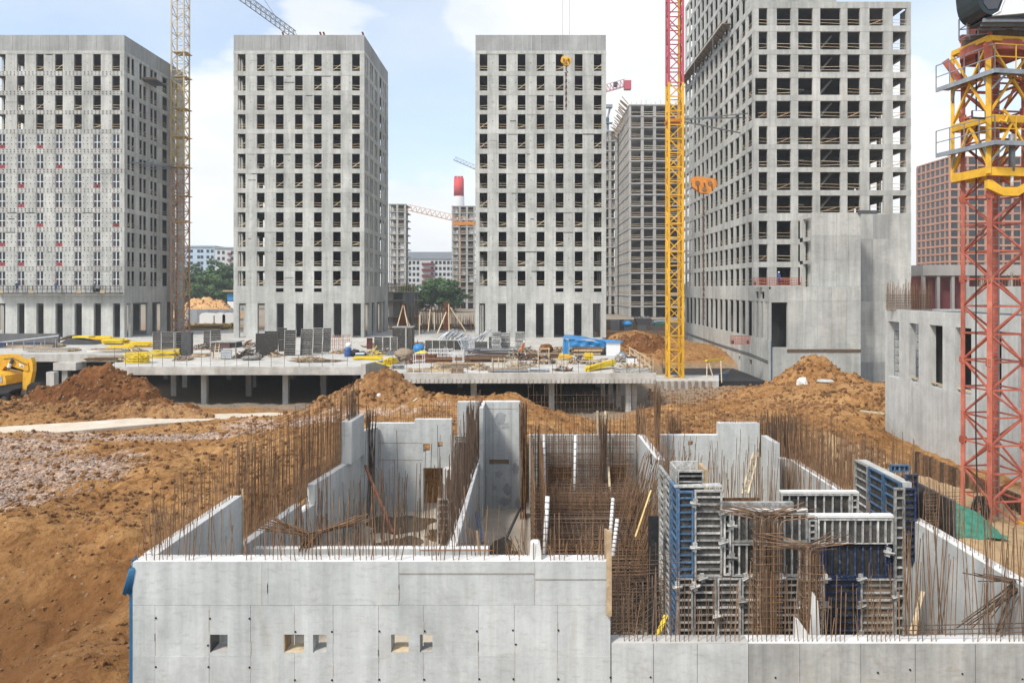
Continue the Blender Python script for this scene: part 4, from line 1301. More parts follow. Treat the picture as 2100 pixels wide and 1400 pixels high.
for a in [(392, 330, 551, 1, 1.5, 'dark bushy tree touching the orange lattice mast on its right'), (412, 335, 562, 0, 1.3, 'lighter green tree in the row left of the second tower'),
          (445, 320, 538, 2, 1.5, 'tallest tree of the row, in front of the cream block'), (428, 326, 556, 1, 1.2, 'round dark tree left of the tallest one in the row'),
          (466, 322, 552, 0, 1.4, 'pale green tree tucked against the edge of the second tower'), (478, 330, 556, 1, 1.3, 'tree half hidden by the left edge of the second tower'),
          (376, 340, 560, 2, 1.3, 'tree behind the orange lattice mast'),
          (862, 300, 594, 1, 1.4, 'low dark tree under the maroon balconies'), (885, 290, 583, 0, 1.7, 'broad green tree under the balcony block, left of the slim tower'),
          (916, 285, 566, 1, 1.6, 'tall dark tree leaning against the slim tower under the chimney'), (845, 305, 600, 2, 1.2, 'small tree beside the low shuttered block'),
          (905, 300, 590, 2, 1.3, 'narrow dark tree between the broad tree and the tall one'),
          (400, 322, 546, 2, 1.6, 'tall dark tree just right of the orange lattice mast'), (456, 330, 545, 1, 1.6, 'dark broad tree behind the pale green one by the second tower'),
          (436, 312, 565, 0, 1.5, 'low bright tree in front of the tallest one in the row'), (835, 300, 588, 0, 1.3, 'green tree top above the low shuttered block'),
          (900, 310, 572, 0, 1.4, 'light green tree behind the narrow dark one'), (872, 295, 600, 2, 1.5, 'dark low tree under the broad green one'),
          (1873, 420, 562, 1, 1.4, 'dark tree in the gap between the right tower and the orange tower')]:
    tree(*a)
# a far line of wood closing the horizon
mbw = []
for k in range(60):
    px = -900 + k * 68; Y = 620 + rnd.uniform(-30, 60)
    o = put('distant_wood', CROWN[k % 3], (XW(px, Y), Y, G - 2), None, (0, 0, k), (3.2, 3.2, 1.5 + rnd.random() * .6))
    mbw.append(o)
root = mbw[0]
bm_v = []; bm_n = 0
V = []
for o in mbw:
    me = o.data
    co = np.empty(len(me.vertices) * 3); me.vertices.foreach_get('co', co); co = co.reshape(-1, 3)[:12000]
    sc = np.array(o.scale); a = o.rotation_euler.z
    R_ = np.array([[math.cos(a), -math.sin(a), 0], [math.sin(a), math.cos(a), 0], [0, 0, 1]])
    V.append((co * sc) @ R_.T + np.array(o.location))
for o in mbw: bpy.data.objects.remove(o)
V = np.concatenate(V)
me = bpy.data.meshes.new('distant_wood')
me.vertices.add(len(V)); me.vertices.foreach_set('co', V.ravel())
q = np.arange(len(V), dtype=np.int32); me.loops.add(len(q)); me.loops.foreach_set('vertex_index', q)
me.polygons.add(len(q) // 4); me.polygons.foreach_set('loop_start', np.arange(0, len(q), 4, dtype=np.int32))
me.materials.append(M['leafdark']); me.update(calc_edges=True)
o = bpy.data.objects.new('distant_wood', me); COL.objects.link(o); props(o, kind='stuff')

# ------------------------------------------------------------------ lattice masts and cranes
def lattice_mast(name, label, cx, cy, z0, z1, w, mats, leg=.13, seclen=None, rot=0.0, cat='tower crane', parent=None, pat='zig', brace=.07):
    """four legs, horizontals and diagonals per section; mats: [(z from which, material)]"""
    T = parent or thing(name, label, cat, (cx, cy, z0))
    seclen = seclen or w * 1.5
    n = max(1, int((z1 - z0) / seclen)); sl = (z1 - z0) / n
    c, s_ = math.cos(rot), math.sin(rot)
    cor = [(cx + (a * c - b * s_) * w / 2, cy + (a * s_ + b * c) * w / 2) for a, b in ((-1, -1), (1, -1), (1, 1), (-1, 1))]
    def matat(z):
        m = mats[0][1]
        for zz_, mm in mats:
            if z >= zz_: m = mm
        return m
    group = 3 if n > 24 else 1
    for k0 in range(0, n, group):
        za = z0 + k0 * sl; zb = z0 + min(n, k0 + group) * sl; mt = matat((za + zb) / 2)
        for x, y in cor: obj('leg', MB().beam((x, y, za), (x, y, zb), leg), mt, T)
        mb = MB()
        for k in range(k0, min(n, k0 + group)):
            a = z0 + k * sl; b = a + sl
            for i in range(4):
                p, q = cor[i], cor[(i + 1) % 4]
                mb.beam((*p, a), (*q, a), brace)
                if pat == 'x':
                    mb.beam((*p, a), (*q, b), brace); mb.beam((*q, a), (*p, b), brace)
                elif pat == 'k':
                    m_ = ((p[0] + q[0]) / 2, (p[1] + q[1]) / 2)
                    mb.beam((*p, a), (*m_, b), brace); mb.beam((*q, a), (*m_, b), brace); 
                elif (k + i) % 2: mb.beam((*p, a), (*q, b), brace)
                else: mb.beam((*q, a), (*p, b), brace)
        obj('bracing', mb, mt, T)
    return T, cor
# left mast
zl0 = DECKZ
T, cor = lattice_mast('tower_crane', 'faded orange lattice mast standing in front of the left tower', XW(370, 147), 147, zl0, ZW(-120, 147), 2.35,
    [(0, 'peach'), (ZW(480, 147), 'orange'), (ZW(470, 147), 'peach'), (ZW(345, 147), 'palegold'), (ZW(140, 147), 'cream')], .24, 1.75, 0, pat='zig', brace=.11)
for py in (343, 455, 402, 282, 225, 160, 110):
    obj('collar', MB().box(XW(356, 146), XW(384, 146), 145.6, 148.3, ZW(py + 1.2, 147), ZW(py, 147)), 'palegold', T)
for k in range(3):
    bar('tie_strut', (XW(357, 146), 146 + k, ZW(343, 147)), (TA[2] + .1, 133 + k * 3.3, ZW(333 + k, 133)), .16, 'steel', T, .2)
# yellow/red mast
T2, cor = lattice_mast('tower_crane', 'bright yellow lattice mast with red upper part beside the right tower', XW(1386, 97), 97.8, ZW(775, 97), ZW(-90, 97), 1.75,
    [(0, 'yellow'), (ZW(185, 97), 'magenta')], .26, 1.72, 0, pat='zig', brace=.12)
obj('ladder', MB().beam((XW(1396, 97), 98.2, ZW(775, 97)), (XW(1396, 97), 98.2, ZW(-80, 97)), .25, .1), 'yellow', T2)
obj('collar', MB().box(XW(1368, 97), XW(1404, 97), 96.8, 98.8, ZW(250, 97), ZW(244, 97)), 'orange', T2)
for a, b in (((1403, 246), (1500, 234)), ((1403, 244), (1468, 240)), ((1403, 250), (1470, 262))):
    bar('tie_strut', W(a[0], a[1], 97.5), Vector((32.2, 113 + (b[1] - 230) * .15, ZW(b[1], 114))), .12, 'steel', T2, .16)
obj('mast_foot', MB().box(XW(1369, 96.5), XW(1410, 96.5), 96.2, 99.2, ZW(785, 97), ZW(775, 97)), 'slab', T2)
def jib(label, p, q, w, h, mat, n, ncounter=True, pend=None):
    p, q = Vector(p), Vector(q)
    T = thing('crane_jib', label, 'crane jib', p)
    d = (q - p).normalized(); r = d.cross(Vector((0, 0, 1))).normalized() * w / 2; u = r.cross(d).normalized() * h
    if u.z < 0: u = -u
    for k in (-1, 1): obj('bottom_chord', MB().beam(p + r * k, q + r * k, .16), mat, T)
    obj('top_chord', MB().beam(p + u, q + u, .16), mat, T)
    mb = MB()
    for i in range(n):
        a = p.lerp(q, i / n); b = p.lerp(q, (i + .5) / n); c = p.lerp(q, (i + 1) / n)
        for k in (-1, 1):
            mb.beam(a + r * k, b + u, .10); mb.beam(b + u, c + r * k, .10)
        mb.beam(a + r, a - r, .10); mb.beam(a + r, c - r, .08)
    obj('lacing', mb, mat, T)
    return T
t = jib('grey crane jib reaching down from the top edge towards the roof of the second tower', W(440, -42, 160), W(606, 78, 190), 1.6, 1.7, 'steel', 16)
obj('pendant', MB().tube([W(515, -40, 165), W(577, 52, 186)], .06, 4), 'steel', t)
t = jib('thin orange jib stretching between the slim frame towers', W(835, 431, 300), W(975, 463, 300), 2.0, 2.2, 'peach', 14)
obj('counter_deck', MB().box(XW(930, 300), XW(974, 300), 299, 301, ZW(462, 300), ZW(455, 300)), 'orange', t)
obj('mast', MB().box(XW(942, 301), XW(944.5, 301), 302, 302.5, G, ZW(455, 300)), 'peach', t)
t = jib('small distant grey jib above the chimney', W(930, 328, 380), W(985, 352, 380), 1.8, 1.8, 'steel', 8)
t = jib('crimson crane jib poking out behind the middle tower', W(1238, 190, 290), W(1286, 176, 290), 1.8, 2.6, 'magenta', 7)
obj('ballast', MB().box(XW(1280, 290), XW(1294, 290), 289, 291.5, ZW(184, 290), ZW(166, 290)), 'magenta', t)
obj('winch', MB().box(XW(1258, 290), XW(1266, 290), 289, 291, ZW(178, 290), ZW(170, 290)), 'steeldark', t)
t = thing('tower_crane', 'small grey crane head with a blue cab behind the middle tower', 'tower crane', (XW(1247, 300), 300, ZW(270, 300)))
obj('mast', MB().box(XW(1244, 300), XW(1249, 300), 300, 301, G, ZW(240, 300)), 'steel', t)
obj('cab', MB().box(XW(1242, 299), XW(1249, 299), 298.5, 300, ZW(252, 300), ZW(243, 300)), 'formblue', t)
obj('platform', MB().box(XW(1240, 299), XW(1256, 299), 298.5, 301, ZW(254, 300), ZW(252.4, 300)), 'steel', t)
obj('mast_head', MB().beam(W(1246, 243, 300), W(1252, 218, 300), .7), 'steel', t)
obj('ballast', MB().box(XW(1243, 299), XW(1256, 299), 298.5, 301, ZW(222, 300), ZW(216, 300)), 'steel', t)

def chain_block(label, px, pyt, Y, w, h, mat, pybot, ropes):
    t = thing('hook_block', label, 'hook block', W(px, pyt + h, Y))
    s = Y / F
    x, zt = XW(px, Y), ZW(pyt, Y)
    W_, H_ = w * s, h * s
    poly = [(x - W_ / 2, zt - H_ * .1), (x - W_ * .3, zt), (x + W_ * .45, zt - H_ * .15), (x + W_ / 2, zt - H_ * .55), (x + W_ * .2, zt - H_), (x - W_ * .15, zt - H_ * .95), (x - W_ * .45, zt - H_ * .6)]
    obj('side_plate', MB().yprism(poly, Y - .28, Y - .2), mat, t)
    obj('side_plate', MB().yprism(poly, Y + .2, Y + .28), mat, t)
    for dx in (-.25, .22): obj('sheave', MB().tube([(x + dx * W_, Y - .19, zt - H_ * .4), (x + dx * W_, Y + .19, zt - H_ * .4)], H_ * .33, 12), mat if mat != 'orange' else 'rust', t)
    zb_ = ZW(pybot, Y)
    for k in range(7):
        u = k / 6 - .5; obj('spacer_bar', MB().beam((x + u * W_ * .8, Y - .3, zt - H_ * (.12 + .25 * (k % 2))), (x + u * W_ * .8 + .05 * W_, Y - .3, zt - H_ * (.55 + .3 * ((k * 3) % 2))), W_ * .05, .06), 'rustdark' if k % 2 else mat, t)
    for dx, dz_ in ((-.25, .4), (.22, .4), (0, .75)): obj('axle_cap', MB().tube([(x + dx * W_, Y - .36, zt - H_ * dz_), (x + dx * W_, Y - .27, zt - H_ * dz_)], H_ * .13, 10), 'rust', t)
    obj('hook', MB().tube([(x, Y, zt - H_), (x, Y, zt - H_ - .5), (x + .18, Y, zt - H_ - .7), (x, Y, zt - H_ - .85), (x - .15, Y, zt - H_ - .7)], .07, 6), 'rustdark', t)
    for k in (-.12, .12):
        n = max(3, int((zt - H_ - .8 - zb_) / .34)); mb = MB()
        for i in range(n):
            a = zt - H_ - .8 - (zt - H_ - .8 - zb_) * i / n; b = a - (zt - H_ - .8 - zb_) / n
            mb.beam((x + k * (1 if i % 2 else .4) * .6, Y, a), (x + k * (.4 if i % 2 else 1) * .6, Y, b), .06 if i % 2 else .12)
        obj('chain', mb, 'rustdark', t)
    for r in range(ropes):
        xx = x + (r - (ropes - 1) / 2) * W_ * .5 / max(1, ropes - 1) * 1.4
        obj('hoist_rope', MB().tube([(xx, Y, zt - H_ * .3), (xx, Y, zt + 45)], .022, 4), 'steel', t)
chain_block('yellow hook block with a thin chain hanging before the middle tower', 1161, 117, 90, 20, 19, 'yellow', 226, 2)
chain_block('large rusty orange hook block on two chains in front of the right tower', 1443, 362, 92, 54, 36, 'orange', 655, 2)
# ------------------------------------------------------------------ red climbing crane in the right foreground
def red_crane():
    cx, cy = 19.55, 32.72
    off = [(-.66, -.90), (.88, -.66), (.66, .90), (-.88, .66)]   # near, right, rear, left legs
    legs = [(cx + a, cy + b) for a, b in off]
    gz = CZ - 9.85
    T = thing('tower_crane', 'red lattice crane with yellow climbing frame and white cab at the right edge', 'tower crane', (cx, cy, gz))
    ztop = ZW(70, cy)
    n = 18; sl = (ztop - gz) / n
    legw = [.19, .17, .2, .16]
    for i, (x, y) in enumerate(legs):
        for k in range(0, n, 3):
            zt_ = gz + min(n, k + 3) * sl
            obj('leg', MB().beam((x, y, gz + k * sl), (x, y, zt_), legw[i], up=(.6, .8, 0)), 'red', T)
            mb = MB()
            mb.beam((x, y, zt_ - .16), (x, y, zt_ + .16), legw[i] + .03)
            for q in (-1, 1): mb.beam((x + q * .14, y, zt_ - .1), (x + q * .14, y, zt_ + .1), .05)
            obj('joint_sleeve', mb, 'red', T)
    for k in range(n):
        a, b = gz + k * sl, gz + (k + 1) * sl
        for i in range(4):
            p, q = legs[i], legs[(i + 1) % 4]
            mt = 'red'
            bar('cross_brace', (*p, a), (*q, a), .055, mt, T, .07)
            m_ = a if (k % 2) else b
            if (k + i) % 2: bar('diagonal_brace', (*p, a), (*q, b), .07, mt, T, .07)
            else: bar('diagonal_brace', (*q, a), (*p, b), .07, mt, T, .07)
    # ladder and hanging cable inside
    lx, ly = cx + .15, cy + .1
    mb = MB()
    for dx in (-.17, .17): mb.beam((lx + dx, ly, gz), (lx + dx, ly, ztop), .035)
    z = gz
    while z < ztop: mb.beam((lx - .17, ly, z), (lx + .17, ly, z), .025); z += .3
    obj('ladder', mb, 'steel', T)
    obj('power_cable', MB().tube([(18.62, 32.3, ztop), (18.6, 32.3, 6), (18.55, 32.1, gz + 1)], .03, 5), 'black', T)
    mb = MB()
    for k in range(9):
        r = .30 + .03 * (k % 3); c_ = Vector((18.3 + k * .035, 31.75, gz + .75))
        pts_ = [c_ + Vector((math.cos(t * .6) * r * .75, rnd.uniform(-.05, .05), math.sin(t * .6) * r * 1.9)) for t in range(12)]
        mb.tube(pts_, .03, 5)
    obj('cable_coil', mb, 'black', T)
    obj('foot_bracket', MB().box(legs[0][0] - .16, legs[0][0] + .16, legs[0][1] - .2, legs[0][1] + .15, gz, gz + .3), 'yellow', T)
    obj('foot_bracket', MB().box(legs[1][0] - .16, legs[1][0] + .16, legs[1][1] - .2, legs[1][1] + .15, gz, gz + .3), 'yellow', T)
    # yellow climbing frame outside the mast
    so = 1.36
    cf = [(cx + a * so, cy + b * so) for a, b in off]
    cf[0] = (cx - .66 * so, cy - .90 * so)
    zA, zB, zC = ZW(395, 31.6), ZW(265, 31.6), ZW(80, 31.6)
    zR = ZW(352, 31.6)
    for i, (x, y) in enumerate(cf):
        obj('frame_leg', MB().beam((x, y, zR - .1), (x, y, zC), .2 if i == 0 else .13, up=(.6, .8, 0)), 'yellow', T)
    for i in range(4):
        p, q = cf[i], cf[(i + 1) % 4]
        for z, h in ((zR, .34), (zB + .42, .30), (zC, .2)):
            bar('ring_beam', (*p, z), (*q, z), .14, 'yellow', T, h)
        z1, z2 = zB + .6, zC - .1
        mid = ((p[0] + q[0]) / 2, (p[1] + q[1]) / 2)
        zm = (z1 + z2) / 2
        for A, B in (((*p, z1), (*q, z2)), ((*q, z1), (*p, z2))): bar('frame_diagonal', A, B, .085, 'yellow', T, .08)
        for A, B in (((*p, zR + .2), (*mid, zB + .3)), ((*q, zR + .2), (*mid, zB + .3))): bar('frame_diagonal', A, B, .10, 'yellow', T, .08)
        bar('frame_strut', (*p, zm), (*q, zm), .05, 'orange', T, .05)
    # walkways round the frame, with guard rails
    for z, px_l, r_ in ((ZW(152, 31.2), 1922, 1.05), (ZW(298, 31.2), 1922, 1.05)):
        z += .12
        o_ = 1.0
        P0 = Vector((cf[3][0] - .5, cf[3][1] + .4, z)); P1 = Vector((cf[0][0] - .12, cf[0][1] - .62, z)); P2 = Vector((cf[1][0] + .6, cf[1][1] - .45, z))
        mb = MB()
        def strip(a, b, w):
            d = (b - a).normalized(); n_ = Vector((-d.y, d.x, 0)) * w
            return [a, b, b + n_, a + n_]
        for a, b, nm in ((P0, P1, 'walkway'), (P1, P2, 'walkway')):
            q = strip(a, b, .62)
            obj(nm, MB().prism([(v.x, v.y) for v in q], z - .05, z), 'steel', T)
            obj('walkway_edge', MB().beam(a + Vector((0, 0, -.06)), b + Vector((0, 0, -.06)), .06, .18), 'steel', T)
        for a, b in ((P0, P1), (P1, P2)):
            L_ = (b - a).length; m = max(2, int(L_ / .75))
            for k in range(m + 1):
                p = a.lerp(b, k / m)
                bar('rail_post', p, p + Vector((0, 0, 1.0)), .035, 'steel' if a is P0 or z < 15 else 'yellow', T, .035)
            for hh in (.5, 1.0):
                bar('handrail', a + Vector((0, 0, hh)), b + Vector((0, 0, hh)), .035, 'steel' if a is P0 or z < 15 else 'yellow', T, .035)
        for p, tgt in ((P0.lerp(P1, .35), cf[3]), (P0.lerp(P1, .8), cf[0]), (P1.lerp(P2, .25), cf[0])):
            bar('knee_brace', p, (*tgt, z - .75), .07, 'steel', T, .07)
    # hydraulic yoke
    yx, yy = (legs[0][0] + legs[1][0]) / 2 - .05, (legs[0][1] + legs[1][1]) / 2 - .25
    zy = ZW(385, 31.4)
    obj('climbing_yoke', MB().yprism([(yx - .95, zy + .35), (yx - .78, zy + .35), (yx - .35, zy + .05), (yx + .35, zy + .05), (yx + .95, zy + .38), (yx + .95, zy + .12), (yx + .3, zy - .3), (yx - .3, zy - .3), (yx - .95, zy)], yy - .12, yy + .12), 'yellow', T)
    obj('cylinder', MB().tube([(yx + .1, yy, zy + .1), (yx + .1, yy, zy + .7)], .06, 10), 'white', T, True)
    obj('cylinder_sleeve', MB().tube([(yx + .1, yy, zy + .7), (yx + .1, yy, zy + 2.2)], .12, 10), 'steel', T, True)
    hx = cf[0][0] + .55
    obj('frame_hook', MB().tube([(hx, cf[0][1] - .05, zB + .75), (hx + .22, cf[0][1] - .05, zB + .55), (hx + .1, cf[0][1] - .05, zB + .25), (hx - .15, cf[0][1] - .05, zB + .32)], .07, 6), 'yellow', T)
    # floodlight
    fl = Vector((XW(2008, 31), 31.05, ZW(234, 31)))
    m = Matrix.Rotation(.35, 3, 'X')
    lmb = MB().box(-.24, .24, -.05, .05, -.16, .16)
    lo = obj('floodlight', MB().box(fl.x - .25, fl.x + .25, fl.y - .05, fl.y + .05, fl.z - .17, fl.z + .17), 'steeldark', T)
    lo.rotation_euler = (-.35, .1, -.2)
    po = local('lamp_glass', MB().box(-.2, .2, -.062, -.052, .04, .30), 'white', lo)
    # slewing head and machinery
    z0 = ZW(130, 32)
    obj('turntable', MB().prism([(cx + 1.25 * math.cos(a * .5236 + .26), cy + 1.25 * math.sin(a * .5236 + .26)) for a in range(12)], z0 + .45, z0 + .85), 'red', T)
    obj('turntable_ring', MB().prism([(cx + 1.15 * math.cos(a * .3927), cy + 1.15 * math.sin(a * .3927)) for a in range(16)], z0 + .96, z0 + 1.25), 'rustdark', T)
    for i, (x, y) in enumerate(legs):
        obj('head_strut', MB().beam((x, y, z0 - .5), (cx + (x - cx) * 1.6, cy + (y - cy) * 1.6, z0 + .6), .3), 'red', T)
    obj('slewing_table', MB().prism([(cx + .1 + 1.05 * math.cos(a * .7854 + .4), cy + 1.05 * math.sin(a * .7854 + .4)) for a in range(8)], z0 + 1.26, z0 + 1.9), 'red', T)
    obj('tower_top', MB().box(cx - .2, cx + 1.4, cy - .8, cy + .9, z0 + 2.01, z0 + 5.0), 'red', T)
    for k in range(3): obj('motor', MB().tube([(cx - 1.0 + k * .9, cy - 1.15, z0 + 1.3), (cx - 1.0 + k * .9, cy - 1.15, z0 + 1.85)], .2, 10), 'steeldark', T)
    # basket ladder platform
    bx0, bx1 = XW(1975, 32), XW(1997, 32); bz0, bz1 = ZW(78, 32), ZW(35, 32)
    for x in (bx0, bx1):
        for y in (31.7, 32.3): bar('basket_post', (x, y, bz0), (x, y, bz1), .04, 'steel', T, .04)
    for z in (bz0, (bz0 + bz1) / 2, bz1):
        for y in (31.7, 32.3): bar('basket_rail', (bx0, y, z), (bx1 + .4, y, z + .08), .035, 'steel', T, .035)
        bar('basket_rail', (bx0, 31.7, z), (bx0, 32.3, z), .035, 'steel', T, .035)
    # cab: rounded dark glass nose and white body
    x0, x1 = XW(1985, 31), XW(2160, 31); zb, zt_ = ZW(42, 31), ZW(-70, 31)
    y0, y1 = 30.4, 31.9
    prof = [(x0 + .62, zb), (x0 + .44, zb + .05), (x0 + .3, zb + .14), (x0 + .19, zb + .27), (x0 + .10, zb + .45), (x0 + .04, zb + .7), (x0, zb + 1.1), (x0 + .1, zt_), (x0 + .9, zt_), (x0 + 1.02, zb + .6), (x0 + .85, zb + .15)]
    obj('cab_glass', MB().yprism(prof, y0 + .02, y1 - .02), 'glass', T, False)
    body = [(x0 + .63, zb - .03), (x0 + .87, zb + .12), (x0 + 1.06, zb + .6), (x0 + .95, zt_ + .02), (x1, zt_ + .02), (x1, zb + .25), (x0 + 1.6, zb + .05)]
    obj('cab_body', MB().yprism(body, y0, y1), 'white', T)
    obj('cab_rim', MB().tube([(x0 + .62, y0 - .01, zb - .02), (x0 + .9, y0 - .01, zb + .14), (x0 + 1.07, y0 - .01, zb + .6), (x0 + 1.0, y0 - .01, zb + 1.4)], .035, 6), 'white', T)
    obj('cab_side_window', MB().yprism([(x0 + .28, zb + .45), (x0 + .45, zb + .22), (x0 + .8, zb + .25), (x0 + .95, zb + .6), (x0 + .9, zb + 1.5), (x0 + .25, zb + 1.5)], y0 - .012, y0 + .015), 'darkpanel', T)
    for k in range(3): bar('cab_bearer', (x0 + .4 + k * .2, y0 + .25 + k * .5, zb - .12), (x1, y0 + .25 + k * .5, zb - .12), .1, 'steel', T, .14)
    obj('cab_step', MB().box(x0 + .5, x1, y0 + .1, y1 - .1, zb - .07, zb - .04), 'steeldark', T)
    return T
red_crane()
# ------------------------------------------------------------------ the underground garage deck
def DY(py): return 8.2 * F / (py - VY)
def deck():
    T = thing('garage_deck', 'unfinished underground garage with pale slabs on concrete columns', 'building', (-10, 100, DECKZ))
    e = .004
    YL, YR, YF = 82.0, 75.8, 98.0
    xl0, xl1 = XW(222, YL), XW(740, YL)
    xr0, xr1 = XW(792, YR), 12.6
    # left slab: its left edge runs back at a slant
    obj('slab_panel', MB().prism([(xl0, YL), (xl1, YL), (XW(806, 90.5), 90.5), (XW(806, 90.5), 130.9), (-43, 130.9), (XW(262, 97.9), 97.9)], DECKZ - .55, DECKZ), 'slab', T)
    obj('slab_panel', MB().prism([(xr0, YR), (xr1, YR), (xr1, 130.9), (XW(806, 90.5) + .01, 130.9), (XW(806, 90.5) + .01, 90.3)], DECKZ - .5, DECKZ + .003), 'slab', T)
    obj('slab_panel', MB().prism([(-130, YF), (XW(262, 97.9) - .01, YF), (-43.01, 130.9), (-130, 130.9)], DECKZ - .5, DECKZ + .002), 'slab', T)
    obj('slab_panel', MB().box(-130, 12.6, 130.92, 156, DECKZ - .4, DECKZ), 'slab', T)
    # edge beams
    obj('edge_beam', MB().box(xl0, xl1, YL - .02, YL + .5, DECKZ - .85, DECKZ - .551), 'slab', T)
    obj('edge_beam', MB().prism([(xl1 - .0, YL - .02), (xl1 + .5, YL - .02), (XW(806, 90.5) + .6, 90.5), (XW(806, 90.5) + .01, 90.5)], DECKZ - 1.3, DECKZ + .30), 'slab', T)
    n = 60
    dw = (xr1 - xr0) / n
    rb = mk_mesh('deck_rib', MB().box(-.05, .05, -.07, 0, 0, .42), M['slab'], False, False)[0]
    obj('edge_beam', MB().box(xr0, xr1, YR - .02, YR + .4, DECKZ - .98, DECKZ - .501), 'slab', T)
    for i in range(n): put('deck_rib', rb, (xr0 + dw * (i + .5), YR - .021, DECKZ - .93), T)
    obj('edge_beam', MB().box(-130, XW(262, 98) - .3, YF - .02, YF + .4, DECKZ - .95, DECKZ - .501), 'slab', T)
    obj('column_head', MB().box(XW(113, 97), XW(159, 97), 96.6, 99, DECKZ - 1.9, DECKZ - .96), 'slab', T)
    # columns
    cw = .32
    def column(x, y, w=cw, top=-.56):
        gz_ = UNDERZ - .1
        obj('column', MB().box(x - w, x + w, y - w, y + w, gz_, DECKZ + top), 'tower', T)
    for j, y in enumerate((84.6, 92, 100, 109, 119)):
        for k in range(9):
            x = XW(420, 84.6) - 17.6 + 8.8 * k + (2.2 if j % 2 else 0)
            if x > 11.5 or (j == 0 and k > 4) or (j < 2 and x < xl0 + 1): continue
            column(x, y, cw if j else .29, -.56 if y > 90 or x < xl1 else -.51)
    for px in (972, 1131): column(XW(px, 79), 79, .28, -.51)
    for px, y in ((1288, 77.5), (1268, 82), (1252, 86), (1236, 92), (1300, 78.2)): column(XW(px, y), y, .26, -.51)
    for px in (60, 136): column(XW(px, 99.5), 99.5, .36, -.96)
    obj('column', MB().box(XW(100, 92), XW(116, 92), 91.5, 92.4, CZ - 13, ZW(762, 92)), 'slab', T)
    obj('column_foot', MB().yprism([(XW(563, 84), ZW(846, 84)), (XW(590, 84), ZW(846, 84)), (XW(590, 84), ZW(828, 84)), (XW(580, 84), ZW(834, 84))], 83.7, 84.1), 'slab', T)
    # back and side walls of the garage, far in the dark
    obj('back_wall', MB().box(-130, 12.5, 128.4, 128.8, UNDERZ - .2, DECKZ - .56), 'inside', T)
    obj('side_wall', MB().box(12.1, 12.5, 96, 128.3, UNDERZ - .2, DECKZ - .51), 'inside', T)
    return T
DK = deck()
obj('puddle', MB().prism([(XW(590, DY(738)), DY(739)), (XW(625, 88), DY(744)), (XW(690, 88), DY(743)), (XW(712, 88), DY(739)), (XW(660, 90), DY(736)), (XW(615, 90), DY(737.5))], DECKZ + .004, DECKZ + .008), 'puddle', kind='structure')

# ------------------------------------------------------------------ formwork panels
PCACHE = {}
def panel(parent, x, y, z, w, h, rz=0.0, horiz=True, mat='formgrey', name='panel', lean=0.0, pitch=.30, thick=.085, boardmat='formface', back=False):
    """steel framed shuttering panel: frame > ribs, plywood face; ribs look to -Y before turning"""
    key = (round(w, 2), round(h, 2), horiz, mat, round(pitch, 2), boardmat, back)
    if key not in PCACHE:
        f = MB(); t = .045
        f.cells([-w / 2, -w / 2 + t, w / 2 - t, w / 2], [0, thick], [0, t, h - t, h], lambda i, j, k: not (i == 1 and k == 1))
        b = MB().box(-w / 2 + .004, w / 2 - .004, thick + .002, thick + .02, .004, h - .004)
        if horiz:
            r = MB().box(-w / 2 + t + .002, w / 2 - t - .002, .03, thick - .004, -.02, .02)
            n = max(1, int(h / pitch)); pos = [(0, 0, h * (i + 1) / (n + 1)) for i in range(n)]
        else:
            r = MB().box(-.022, .022, .03, thick - .004, t + .002, h - t - .002)
            n = max(1, int(w / pitch)); pos = [(-w / 2 + w * (i + 1) / (n + 1), 0, 0) for i in range(n)]
        PCACHE[key] = (mk_mesh(name, f, M[mat], False, False)[0], mk_mesh('board', b, M[boardmat], False, False)[0], mk_mesh('rib', r, M[mat], False, False)[0], pos)
    fm, bm_, rm, pos = PCACHE[key]
    o = put(name, fm, (x, y, z), parent, (-lean, 0, rz))
    c = bpy.data.objects.new('board', bm_); COL.objects.link(c); c.parent = o
    for p in pos:
        c = bpy.data.objects.new('rib', rm); COL.objects.link(c); c.parent = o; c.location = p
    return o
def dz(px, py): return XW(px, DY(py)), DY(py), DECKZ + .005

# ------------------------------------------------------------------ heaps, bundles, racks on the deck
def sticks(name, label, cat, px0, px1, py, hgt, mat, n, depth=1.6, r=.07, tilt=.12, box=True, part='bar', along=True, group=None, zb=None, Y=None, lift=0):
    Y = Y or DY(py); zb = (DECKZ + .01 if zb is None else zb) + lift
    x0, x1 = XW(px0, Y), XW(px1, Y); Ln = x1 - x0
    t = thing(name, label, cat, ((x0 + x1) / 2, Y, zb), group)
    for i in range(n):
        a = rnd.uniform(-tilt, tilt); l = Ln * rnd.uniform(.72, 1.0)
        c = Vector(((x0 + x1) / 2 + rnd.uniform(-.5, .5) * (Ln - l), Y + rnd.uniform(-.5, .5) * depth, zb + r + hgt * (i / n) ** 1.1 * (1 - .3 * rnd.random())))
        d = Vector((math.cos(a), math.sin(a) * 1.5, rnd.uniform(-.03, .03) * tilt * 8)) * l / 2
        if d.z: d.z = max(-abs(c.z - zb - r), min(abs(c.z - zb - r), d.z))
        m_ = rnd.choice(mat) if isinstance(mat, (list, tuple)) else mat
        bar(part, c - d, c + d, r * (2 if box else 1), m_, t, (r * 2 if box else None))
    return t
